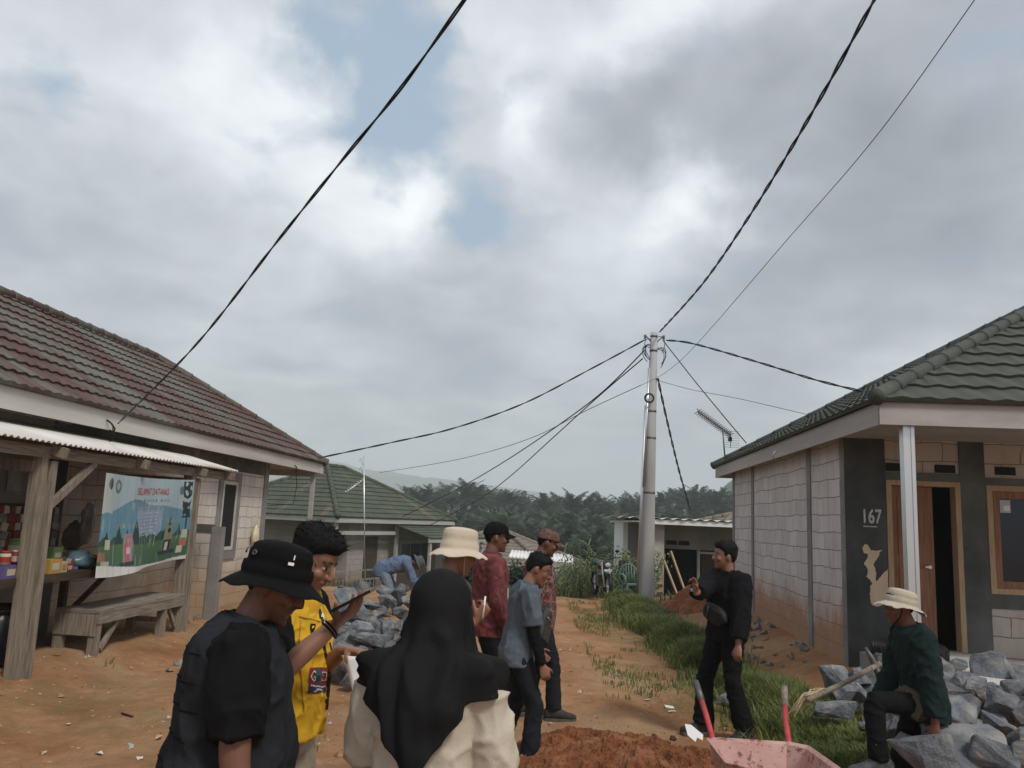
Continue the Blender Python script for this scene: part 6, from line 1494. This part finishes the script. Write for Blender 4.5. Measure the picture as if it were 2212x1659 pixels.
for a in (-78, -38, 100, 140):
    ca, sa = math.cos(R(a)), math.sin(R(a)); p = V((.100*ca, .100*sa*1.16, .030+.066)); nrm_ = V((ca, sa/1.16, .12)).normalized(); x = nrm_.orthogonal().normalized(); y = nrm_.cross(x)
    MB().tube([T @ (p+nrm_*.004+(x*math.cos(b_)+y*math.sin(b_))*.0075) for b_ in [2*math.pi*k/16 for k in range(17)]], .0032, 6).build('eyelet', M_eye, ho)
mb = MB(); a0 = R(28)
for k, (da, dz, w_, h_) in enumerate(((0, .0, .020, .010), (.05, .022, .004, .016))):
    a = a0+da; p = V((.1035*math.cos(a), .1035*math.sin(a)*1.16, .085+dz)); t = V((-math.sin(a), math.cos(a)*1.16, 0)).normalized()
    mb.add([T @ (p+t*sx_*w_/2+V((0, 0, sz*h_/2))+V((math.cos(a), math.sin(a), 0))*.002) for sx_, sz in ((-1, -1), (1, -1), (1, 1), (-1, 1))], [(0, 1, 2, 3)])
mb.build('hat_mark', M_paper, ho)

# ---- man in the yellow vest
Y0 = 3.45
f = Fig('young man in a yellow zip vest looking down at the phone in his hand', (at(672, 1450, Y0).x-.115, Y0, 0), -101, 1.725, 1.06, 0, 6, (-4, 20, 0), vox=.005, belly=.02)
f.A['elR'], f.A['wrR'] = ik(f.A['shR'], f.loc(at(722, 1350, 3.14)), .30*f.k, .265*f.k, f.loc(at(600, 1500, 3.0))-f.A['shR'])
f.A['elL'], f.A['wrL'] = ik(f.A['shL'], f.loc(at(742, 1405, 3.42)), .295*f.k, .255*f.k, V((-.4, -.6, -1)))
dR = f.W2L.to_3x3() @ (at(778, 1306, 3.10)-at(722, 1350, 3.14)); nR = f.W2L.to_3x3() @ V((-.45, .15, .9))
dL = f.W2L.to_3x3() @ (at(800, 1412, 3.36)-at(742, 1405, 3.42)); nL = f.W2L.to_3x3() @ V((0, -.2, -1))
f.stub = .22; f.body(SK1, hand={'R': dict(d=dR, n=nR, curl=.28, thumb=.5, curls=(.30, .24, .22, .28)), 'L': dict(d=dL, n=nL, curl=.62, thumb=.7)})
f.shirt(C_blk, 'tshirt', .008, .88, .44, 0, .016, .006, 9, 13, rs=(.070, .066, .060, .05, .04))
vest = f.shirt(C_yel, 'vest', .026, .905, 0, .014, 0, .013, 7.0, 15, neck=1.452, st=(1, 1, 1.1), vox=.006); vb = f.surf
mb = MB(); f.torso(mb, .034, .90, .935, .0)
me = remesh(mb, .008, 2); me.materials.append(C_yel); put('hem_band', me, vest)
f.collar(C_yel, .076, .062, .004, 'collar', .38, 1.435, vest, 1.3)
f.collar(mat('dark_lining', (.03, .022, .016), None, .9, bmp=0), .072, .050, .0, 'collar_lining', .38, 1.435, vest, 1.2)
M_zip = simple('zip_dark', (.03, .02, .012), .6); vd = f.vdir(700, 1430)
def pixstrip(pts, w_, m, name, off=.003): return f.strip([f.pix(x, y, Y0) for x, y in pts], vd, w_, m, name, vest, off, bvh=vb)
pixstrip([(686, 1300), (694, 1325), (699, 1397), (709, 1441), (708, 1512), (704, 1552)], .013, M_zip, 'zip')
pixstrip([(713, 1381), (721, 1414), (719, 1479), (709, 1520)], .008, M_zip, 'seam_piping')
pixstrip([(640, 1322), (690, 1332)], .004, simple('yellow_stitch', (.34, .18, .01)), 'yoke_seam', .002)
pixstrip([(644, 1330), (640, 1400), (646, 1480), (652, 1550)], .004, bpy.data.materials['yellow_stitch'], 'side_seam', .002)
pixstrip([(694, 1312), (700, 1342)], .009, M_paper, 'reflective_tape', .006)
def pixc(x, y): return f.pix(x, y, Y0)
pd = vd; ux = f.W2L.to_3x3() @ V((1, 0, 0)); uy = V((0, 0, 1)); pc = pixc(684, 1475)
f.patch(pc, ux, uy, .068, .096, pd, simple('patch_red', (.20, .03, .03)), 'badge_patch', vest, .004, bvh=vb)
f.patch(pc+V((0, 0, -.030)), ux, uy, .064, .030, pd, simple('patch_navy', (.03, .03, .09)), 'badge_panel', vest, .0055, bvh=vb)
f.patch(pc+V((0, 0, .018)), ux, uy, .018, .050, pd, simple('patch_teal', (.02, .16, .20)), 'badge_bar', vest, .0055, bvh=vb)
M_pl = simple('patch_letters', (.66, .60, .60))
f.letters('G', pc+ux.normalized()*-.021, ux, uy, .052, pd, M_pl, 'badge_letter', vest, .007, .60, vb)
f.letters('D', pc+ux.normalized()*.021, ux, uy, .052, pd, M_pl, 'badge_letter', vest, .007, .60, vb)
f.letters('H', pc, ux, uy, .050, pd, simple('patch_teal_dark', (.005, .06, .09)), 'badge_letter', vest, .007, .42, vb)
for k, wd_ in ((0, .056), (1, .036)):
    for j in range(int(wd_/.007)): f.patch(pc+ux.normalized()*(-wd_/2+.007*j+.0035)+V((0, 0, -.023-.014*k)), ux, uy, .005, .007, pd, M_pl, 'badge_print', vest, .007, 1, vb)
tri = [(0, .022), (.020, .022), (.020, .004), (.010, -.026), (0, .004)]; tc_ = pixc(671, 1350)
for nm, sc_, mm, of in (('chest_tab', 1., C_hat, .005), ('chest_tab_ring', .5, C_yel, .007)):
    mb = MB(); mb.add([f.proj(tc_+ux.normalized()*(a-.010)*sc_+uy*(b_*sc_-.002), pd, of, vb) or tc_ for a, b_ in tri], [(0, 1, 2, 3, 4)]); mb.build(nm, mm, vest)
f.trousers(C_khk); f.shoes(M_shoe, M_sole); f.hair(M_hair, .026, .066, 700, 7, side=.22)
dW = (f.A['wrR']-f.A['elR']).normalized()
for o_ in (-.002, -.014): MB().tube([f.A['wrR']+dW*(o_-.012)+(dW.orthogonal().normalized()*math.cos(a)+dW.cross(dW.orthogonal().normalized())*math.sin(a))*.0315 for a in [2*math.pi*k/20 for k in range(21)]], .0035, 6).build('bracelet', C_hat, f.root)
# phone and pen with the sheets
pa, pb = at(722, 1318, 3.07), at(806, 1274, 3.05); ax_ = (pb-pa).normalized(); pn = V((-.45, .02, .85)); pn = (pn-ax_*pn.dot(ax_)).normalized(); sx_ = ax_.cross(pn)
PH = tag(MB().box((pa+pb)/2, (.076, (pb-pa).length, .009), Matrix((sx_, ax_, pn)).transposed(), 0).build('phone', simple('phone_black', (.012, .011, .012), .25, spec=.5)), 'dark phone held up in the raised hand of the man in yellow', 'phone')
MB().box((pa+pb)/2+pn*.0052, (.070, (pb-pa).length-.01, .001), Matrix((sx_, ax_, pn)).transposed()).build('screen', M_glass, PH)
MB().tube([at(800, 1398, 3.37), at(794, 1415, 3.36), at(790, 1442, 3.345)], [.005, .0055, .003], 8).build('pen', simple('pen_dark', (.05, .012, .014), .3)); tag(bpy.data.objects['pen'], 'dark pen pinched over the white sheets', 'pen')
c0, c1, c2, c3 = at(738, 1415, 3.36), at(838, 1408, 3.2), at(822, 1500, 3.1), at(764, 1506, 3.16); vs = []
for j in range(9):
    for i in range(7):
        u, v = i/6, j/8; p = c0.lerp(c1, u).lerp(c3.lerp(c2, u), v); p += V((0, .02*math.sin(v*3.1)*(1-u), -.012*math.sin(u*3.1))); vs.append(p)
o = MB().add(vs, [(j*7+i, j*7+i+1, (j+1)*7+i+1, (j+1)*7+i) for j in range(8) for i in range(6)], 0, True).build('paper_sheets', simple('bright_paper', (.88, .88, .88))); tag(o, 'bright white sheets of paper held between the man in yellow and the veiled woman', 'paper')
md = o.modifiers.new('thick', 'SOLIDIFY'); md.thickness = .002

# ---- veiled woman, seen from behind
f = Fig('woman in a long black veil and beige dress seen from behind', (-.230, 2.8, 0), -12, 1.605, 1.0, 2, 6, (-10, 8, 0), vox=.006,
        hands={'L': (-.20, .28, .98), 'R': (.17, .26, 1.00)}, poles={'L': (-.22, -.9, -.5), 'R': (.36, -.75, -.5)})
f.body(SK3, hand={'L': dict(curl=.7), 'R': dict(curl=.6)})
f.shirt(C_bge, 'dress', .024, .30, .97, .085, .014, .010, 6.0, 23, rs=(.062, .066, .068, .064, .058), st=(1, 1, .8), neck=1.44, vox=.008)
for q in 'RL':
    w_, e_ = f.A['wr'+q], f.A['el'+q]; d = (w_-e_).normalized(); MB().tube([w_-d*.035, w_-d*.005], [.060, .056], 16).build('cuff', C_bge, f.root)
f.trousers(C_bge, end=.97); f.shoes(M_shoe, M_sole, .92)
HI = f.HM; n, nz = 72, 60; rs = []
ctr = f.HM @ V((0, -.01, 0)); k = f.k
def hem(a):                                                             # height of the lower edge by direction (a: 0 right, 90 front, 270 back)
    b_ = abs((math.degrees(a)-270+540) % 360-180)
    return 1.055+.27*math.sin(R(min(b_, 90)))**1.15-.12*sm(90, 140, b_)
def prof(sl):
    for (a, ra), (b, rb) in zip(PR, PR[1:]):
        if sl <= b: t = (sl-a)/(b-a); return ra+(rb-ra)*t
    return PR[-1][1]
PR = [(0, .104), (.06, .107), (.12, .116), (.17, .140), (.21, .172), (.25, .195), (.33, .206), (.7, .225)]
ear = f.HM @ V((0, -.012, .01))
for j in range(nz+1):
    t = j/nz; ring = []
    for i in range(n):
        a = 2*math.pi*i/n; ca, sa = math.cos(a), math.sin(a)
        if t < .25:
            u = t/.25*math.pi/2; q = f.HM.to_3x3() @ V((.104*ca*math.sin(u), (.118 if sa > 0 else .130)*sa*math.sin(u), .124*math.cos(u))); p = ear+q
        else:
            u = (t-.25)/.75; zh = hem(a)*k; zz = ear.z+(zh-ear.z)*u; sl = (ear.z-zz)/k
            base = f.sp((0, -.012, 1.25)); c = V((base.x, base.y, 0)).lerp(V((ear.x, ear.y, 0)), 1-sm(.05, .30, sl)); r0 = prof(sl)*k
            r_ = r0*math.sqrt((ca)**2+((1.14 if sa > 0 else 1.25-.35*sm(.08, .26, sl))*sa)**2)
            if sl > .16:
                h = f.surf.ray_cast(V((c.x+ca*.9, c.y+sa*.9, zz)), V((-ca, -sa, 0)), .9)
                if h[0] is not None: r_ = max(r_, min(.238, .9-h[3]+.022))
            p = V((c.x+r_*ca, c.y+r_*sa, zz))
        ring.append(p)
    rs.append(ring)
for it in range(5):                                                     # cloth relaxes between its supports
    new = [r_[:] for r_ in rs]
    for j in range(16, nz):
        for i in range(n): m_ = (rs[j-1][i]+rs[j+1][i]+rs[j][i-1]+rs[j][(i+1) % n])*.25; new[j][i] = rs[j][i].lerp(V((m_.x, m_.y, rs[j][i].z)), .6)
    rs = new
mb = MB(); mb.rings(rs, 0, True, False); mb.f.append(tuple(range(n-1, -1, -1))); mb.m.append(0); mb.s.append(True)
for i, p in enumerate(mb.v):
    p = V(p); j = i//n; t = j/nz; a = 2*math.pi*(i % n)/n; d = V((math.cos(a), math.sin(a), 0)); am = sm(.26, .7, t)
    p += d*(am*(.015*math.sin(a*11+2.2*math.sin(t*4)+noise.noise(V((a, t*3, 0)))*3)*(1 if t < .8 else .8)+.018*noise.noise(V((math.cos(a)*2, math.sin(a)*2, t*3)))))+V((0, 0, 0)); p += d*(.004+.014*sm(.26, .45, t))*folds(p, 9, 3, (1, 1, .28)); mb.v[i] = tuple(p)
keep = [k_ for k_, fc in enumerate(mb.f) if not (len(fc) == 4 and all((lambda h: h.y > .05 and -.09 < h.z < .072 and abs(h.x) < .062)(HI.inverted() @ V(mb.v[q])) for q in fc))]
mb.f = [mb.f[q] for q in keep]; mb.m = [0]*len(keep); mb.s = [True]*len(keep)
vo = mb.build('veil', C_hij, f.root)
vbv = BVHTree.FromPolygons([V(q) for q in mb.v], mb.f); dm = bpy.data.objects[[o_.name for o_ in f.root.children if o_.name.startswith('dress')][0]].data
for pz in (f.root.children[0].data, dm):                                # keep what is under the veil inside it
    for v in pz.vertices:
        if v.co.z < .98*k: continue
        cz_ = f.sp((0, -.012, min(1.45, v.co.z/k))); dv = V((v.co.x-cz_.x, v.co.y-cz_.y, 0)); L_ = dv.length
        if L_ < .02: continue
        h = vbv.ray_cast(V((cz_.x, cz_.y, v.co.z)), dv/L_, .6)
        if h[0] is not None and h[3] < L_+.012 and v.co.z < ear.z-.12*k: v.co.x = cz_.x+dv.x/L_*max(.01, h[3]-.014); v.co.y = cz_.y+dv.y/L_*max(.01, h[3]-.014)
md = vo.modifiers.new('thick', 'SOLIDIFY'); md.thickness = .004; md.offset = 0

# ---- man in the cream bucket hat
Y0 = 4.95; f = Fig('man in a cream bucket hat and grey shirt holding up a pen', ((978-1106)/FPX*Y0, Y0, 0), -62, 1.70, 1.02, 2, 6, (-10, 10, 0), vox=.0065, hands={'L': (-.27, .12, .82)})
f.A['elR'], f.A['wrR'] = ik(f.A['shR'], f.loc(at(1026, 1342, 4.72)), .30*f.k, .265*f.k, f.loc(at(975, 1480, 4.6))-f.A['shR'])
dR = f.W2L.to_3x3() @ (at(1050, 1312, 4.72)-at(1026, 1342, 4.72)); f.body(SK1, hand={'R': dict(d=dR, n=f.W2L.to_3x3() @ V((0, .5, .8)), curl=1.05, thumb=.8)})
f.shirt(C_gry, 'shirt', .016, .82, .46, .012, .016, .007, 9, 33); f.collar(C_gry, .070, .035, .0, 'collar', .2, 1.44)
f.trousers(C_khk); f.shoes(M_shoe, M_sole); f.hair(M_hair, .010, .06)
ho, T = f.hat(C_tan, .13, .100, .054, .72, .018, 9, 14, .028, None, .8)
MB().tube([f.HM @ V(p) for p in ((.078, .01, .03), (.074, .03, -.06), (.04, .06, -.118), (-.04, .06, -.118), (-.074, .03, -.06), (-.078, .01, .03))], .0022, 5).build('chin_cord', C_tan, ho)
p = at(1046, 1300, 4.70); tag(MB().tube([p+V((.005, 0, .03)), p+V((-.005, 0, -.09))], .005, 8).build('pen', M_paper), 'slim white pen in the raised fist of the cream bucket hat man', 'pen')

# ---- red batik shirt, black cap
Y0 = 7.3; f = Fig('man in a dark red batik shirt with black cap and sunglasses', ((1078-1106)/FPX*Y0, Y0), -72, 1.74, 1.05, -1, 4, (-8, 0, 0), vox=.008, hands={'R': (.24, .12, .86), 'L': (-.2, .24, 1.05)})
f.stub = .2; f.body(SK2); f.shirt(C_bat1, 'batik_shirt', .022, .78, .97, .02, .016, .008, 8, 43); f.collar(C_bat1, .068, .035)
f.trousers(C_navy); f.shoes(M_shoeg, M_sole, 1.05); f.hair(M_hair, .009, .06); f.cap(C_hat); f.glasses(M_rub, True, M_glass)
mb = MB(); mb.tube([f.sp((-.05, .09, 1.42)), f.sp((-.06, .155, 1.33)), f.sp((-.06, .165, 1.17))], [(.016, .003), (.02, .004), (.014, .003)], 8, side=(1, 0, 0)); l_ = mb.build('lanyard', simple('blue_lanyard', (.05, .07, .2)), f.root)
MB().tube([f.sp((-.06, .175, 1.24)), f.sp((-.06, .17, 1.16))], [(.022, .005), (.02, .005)], 8, side=(1, 0, 0)).build('orange_tag', simple('orange_tag', (.4, .12, .03)), l_); MB().box(f.sp((-.06, .175, 1.11)), (.075, .006, .10)).build('name_card', M_paper, l_)

# ---- maroon batik shirt, camouflage cap
Y0 = 7.95; f = Fig('man in a maroon and cream patterned batik shirt with a camouflage cap', ((1180-1106)/FPX*Y0, Y0), -82, 1.71, 1.10, 0, 5, (-4, 12, 0), vox=.008, belly=.03, hands={'R': (.22, -.06, .84), 'L': (-.26, .02, .84)}, feet={'R': (.13, .16, 0, -6), 'L': (-.11, -.08, 0, 6)})
f.stub = .3; f.body(SK2); f.shirt(C_bat2, 'batik_shirt', .022, .78, .97, .02, .018, .007, 8, 53); f.collar(C_bat2, .070, .035)
f.trousers(C_navy); f.shoes(M_shoe, M_sole, 1.05); f.hair(M_hair, .009, .06); f.cap(C_camo)

# ---- slate blue shirt with sling bag
Y0 = 6.5; f = Fig('short man in a slate blue shirt and glasses with a black sling bag', ((1142-1106)/FPX*Y0, Y0, -.04), -80, 1.58, .95, 5, 8, (-12, 10, 0), vox=.0075, hands={'R': (.23, .16, .84), 'L': (-.2, .2, .9)}, feet={'R': (.12, .10, 0, -10), 'L': (-.10, -.12, 0, 6)})
f.body(SK1, hand={'R': dict(curl=.6)}); f.shirt(C_blue, 'shirt', .022, .80, .47, .022, .020, .009, 8, 63); f.collar(C_blue, .068, .036)
for q in 'RL': me = remesh(f.arm(MB(), q, .006, 1., rs=(.05, .05, .046, .04, .03)), .008, 2); smooth_disp(me, lambda p, n: .004*folds(p, 16, 2, (1, 1, 1.5))); me.materials.append(C_blk); put('arm_sleeve', me, f.root)
f.trousers(C_navy, .016, .02); f.shoes(M_shoe, M_sole, 1.12); f.hair(M_hair, .020, .072, 300, 9); f.glasses(M_rub)
def bag_mesh(c, rot, d, m, name, label, cat, seed=1, zipm=M_steel, xf=None):
    mb = MB(); n = 12
    for_r = []
    for j in range(9):
        t = j/8*2-1; k_ = (1-abs(t)**3.2)**.5*.96+.04; for_r.append([V((math.copysign(abs(math.cos(a))**.75, math.cos(a))*d[0]/2*k_, math.copysign(abs(math.sin(a))**.75, math.sin(a))*d[1]/2*(.25+.75*k_), t*d[2]/2)) for a in [2*math.pi*i/20 for i in range(20)]])
    mb.rings(for_r); mb.v = [tuple(V(p)*(1+.06*noise.noise(V(p)*22+V((seed, 0, 0))))) for p in mb.v]
    X = xf @ Matrix.Translation(c) @ rot.to_4x4(); o = mb.build(name, m, None, xf=X); tag(o, label, cat)
    MB().tube([X @ V((x, d[1]/2*.92+.004, d[2]*.18)) for x in (-d[0]*.36, 0, d[0]*.36)], .004, 5).build('zip', zipm, o)
    MB().rings([[X @ V((sx_*d[0]*w_, d[1]/2*h_, sz)) for sx_, sz in ((-1, -d[2]*.38), (1, -d[2]*.38), (1, d[2]*.02), (-1, d[2]*.02))] for w_, h_ in ((.36, .8), (.36, 1.12), (.30, 1.22))], 0, False).build('front_pocket', m, o); return o
Mw = f.root.matrix_basis if False else Matrix.Translation(f.root.location) @ Matrix.Rotation(f.root.rotation_euler.z, 4, 'Z')
b_ = bag_mesh(f.sp((.10, .17, 1.14)), Matrix.Rotation(R(-35), 3, 'Z') @ Matrix.Rotation(R(-28), 3, 'Y'), (.15, .08, .30), mat('bag_black', (.018, .018, .017), (.045, .042, .038), .6, 8, .4), 'sling_bag', 'black sling bag worn across the chest of the slate blue shirt man', 'bag', 2, M_alu, Mw)
st = f.strip([(.12, .7, 1.22), (.0, .7, 1.33), (-.10, .7, 1.40)], (0, -1, 0), .035, C_hat, 'bag_strap', None, .006)

# ---- man in black, pointing hand
Y0 = 7.55; f = Fig('man in a black work shirt and trousers gesturing with a raised hand', ((1576-1106)/FPX*Y0, Y0), 112, 1.67, 1.06, -2, 3, (-22, -2, 0), vox=.0075, feet={'R': (.15, .14, 0, -12), 'L': (-.14, -.10, 0, 20)}, hands={'L': (-.30, .10, .84)}, poles={'L': (-.6, -1, 0)})
f.A['elR'], f.A['wrR'] = ik(f.A['shR'], f.loc(at(1497, 1286, 7.2)), .30*f.k, .265*f.k, V((.5, -.2, -1)))
dR = f.W2L.to_3x3() @ V((-.12, -.05, 1)); f.stub = .15; f.body(SK1, hand={'R': dict(d=dR, n=f.W2L.to_3x3() @ V((-.8, -.3, .2)), curl=.75, thumb=.5, curls=(.35, .7, .9, .95)), 'L': dict(curl=.6, n=V((.4, -.9, 0)))})
sh = f.shirt(C_blk2, 'work_shirt', .026, .84, .97, .012, .020, .010, 8, 73, rs=(.072, .068, .064, .056, .05)); f.collar(C_blk2, .070, .04, 0, 'collar', .3, 1.43, None, 1.)
f.patch((-.08, .7, 1.27), (-1, 0, 0), (0, 0, 1), .026, .026, (0, -1, 0), M_fasciaL, 'round_badge', sh, .004, 4); f.strip([(.0, .7, 1.38), (.0, .7, 1.2), (.0, .7, .95)], (0, -1, 0), .010, C_navy, 'placket', sh, .004)
f.trousers(C_blk, .018, .030, .009); f.shoes(M_shoe, M_sole, 1.1); f.hair(M_hair, .022, .070, 300, 12)
Mw = Matrix.Translation(f.root.location) @ Matrix.Rotation(f.root.rotation_euler.z, 4, 'Z')
bag_mesh(f.sp((-.05, .165, 1.07)), Matrix.Rotation(R(8), 3, 'Z') @ Matrix.Rotation(R(72), 3, 'Y'), (.16, .09, .30), mat('bag_black_nylon', (.009, .009, .010), (.018, .018, .02), .6, 8, .4), 'waist_bag', 'black nylon bag worn at the waist of the man in black', 'bag', 5, M_steel, Mw)

# ---- crouching man among the stones
Y0 = 5.9
f = Fig('man in a dark green shirt and pale hat, one foot up on rubble', (at(1962, 1500, Y0).x+.11, Y0, -.16), 86, 1.63, 1.0, 6, 12, (2, -10, 0), vox=.007, pel=(0, 0, -.045), feet={'L': (-.20, .40, .39, 6), 'R': (.10, -.05, 0, -10)}, hands={'L': (-.27, .04, .74), 'R': (.24, .22, .80)}, knee={'L': (-.12, 1, .6), 'R': (.1, 1, 0)}, poles={'L': (-.4, -1, 0)})
f.stub = .3; f.body(SK2, hand={'L': dict(curl=.55, n=V((.8, -.5, 0)), d=V((.05, .12, -1)))}); f.shirt(C_green, 'long_shirt', .022, .80, .97, .012, .018, .010, 9, 83, rs=(.070, .066, .060, .054, .048), st=(1, 1, .9))
f.trousers(C_blk, .012, .012); f.shoes(M_shoeg, M_sole, 1.12); f.hair(M_hair, .009, .06)
ho, T = f.hat(C_tan2, .105, .099, .058, .62, .02, 14, 20, .030, C_tan2, .75); MB().tube([f.HM @ V(p) for p in ((-.076, .0, .03), (-.07, .03, -.06), (-.03, .075, -.115), (.0, .085, -.15), (.01, .08, -.22))], .0035, 5).build('chin_cord', C_hat, ho)
Mw = Matrix.Translation(f.root.location) @ Matrix.Rotation(f.root.rotation_euler.z, 4, 'Z')
bag_mesh(f.sp((-.12, .13, .93)), Matrix.Rotation(R(55), 3, 'Z') @ Matrix.Rotation(R(60), 3, 'Y') @ Matrix.Rotation(R(15), 3, 'X'), (.17, .10, .27), C_bag, 'hip_bag', 'olive brown hip bag on the man with his foot on the rubble', 'bag', 7, M_steel, Mw)
hp = Mw @ (f.A['wrL']+V((0.02, .05, -.12))); tag(MB().box(hp, (.075, .012, .15), Matrix.Rotation(R(40), 3, 'Y') @ Matrix.Rotation(R(30), 3, 'Z')).build('phone', bpy.data.materials['phone_black']), 'phone with a wire ring hanging in the crouching man\'s lowered hand', 'phone')

# ---- bending worker in denim, far behind the stones
Y0 = 15.0; p = at(838, 1285, Y0); f = Fig('worker in faded denim and grey hat bending over stones far behind', (p.x, Y0, terrain(p.x, Y0)-.05), -84, 1.64, 1.05, 66, 22, (0, -20, 0), vox=.011, pel=(0, -.12, -.06), hands={'R': (.16, .62, .42), 'L': (-.14, .66, .40)}, feet={'R': (.14, -.10, 0, -6), 'L': (-.14, .18, 0, 6)})
f.body(SK2); f.shirt(C_den, 'denim_jacket', .028, .80, .97, .015, .02, .014, 7, 93); f.trousers(C_den2, .02, .02, .012); f.shoes(M_shoe, M_sole); f.hair(M_hair, .009, .06)
f.hat(cloth('grey_hat_cloth', (.075, .08, .085), (.12, .125, .13)), .10, .10, .055, .7, .01, 3, 0, .03)
# ---- dark figure at the white wall
Y0 = 25.3; p = at(1346, 1250, Y0); f = Fig('dark clothed person reaching to the side wall of the white roofed house', (p.x, Y0, terrain(p.x, Y0)), -70, 1.66, 1.0, 2, 3, (0, 0, 0), vox=.013, hands={'R': (.2, .42, 1.32), 'L': (-.2, .3, 1.1)})
f.body(SK2); f.shirt(C_blk, 'shirt', .02, .80, .97, .01, .015, .006, 8, 99); f.trousers(C_blk); f.shoes(M_shoe, M_sole); f.hair(M_hair, .012, .06)
# ================= camera and output =================
cam = bpy.data.cameras.new('camera'); co = bpy.data.objects.new('camera', cam); COL.objects.link(co)
cam.sensor_width = 36.; cam.lens = 36.*FPX/2212.; cam.clip_end = 6000; cam.clip_start = .05
co.matrix_world = Matrix.Translation((0, 0, CAMH)) @ Matrix.Rotation(math.pi/2+PITCH, 4, 'X') @ Matrix.Rotation(ROLL, 4, 'Z')
scn.camera = co
scn.view_settings.view_transform = 'Standard'; scn.view_settings.look = 'None'; scn.view_settings.exposure = .74; scn.view_settings.gamma = 1.
scn.render.engine = 'CYCLES'
cy = scn.cycles; cy.use_denoising = True; cy.max_bounces = 5; cy.diffuse_bounces = 3; cy.glossy_bounces = 2; cy.transparent_max_bounces = 8; cy.volume_bounces = 2
try: cy.denoiser = 'OPENIMAGEDENOISE'
except Exception: pass
cy.sample_clamp_indirect = 6.
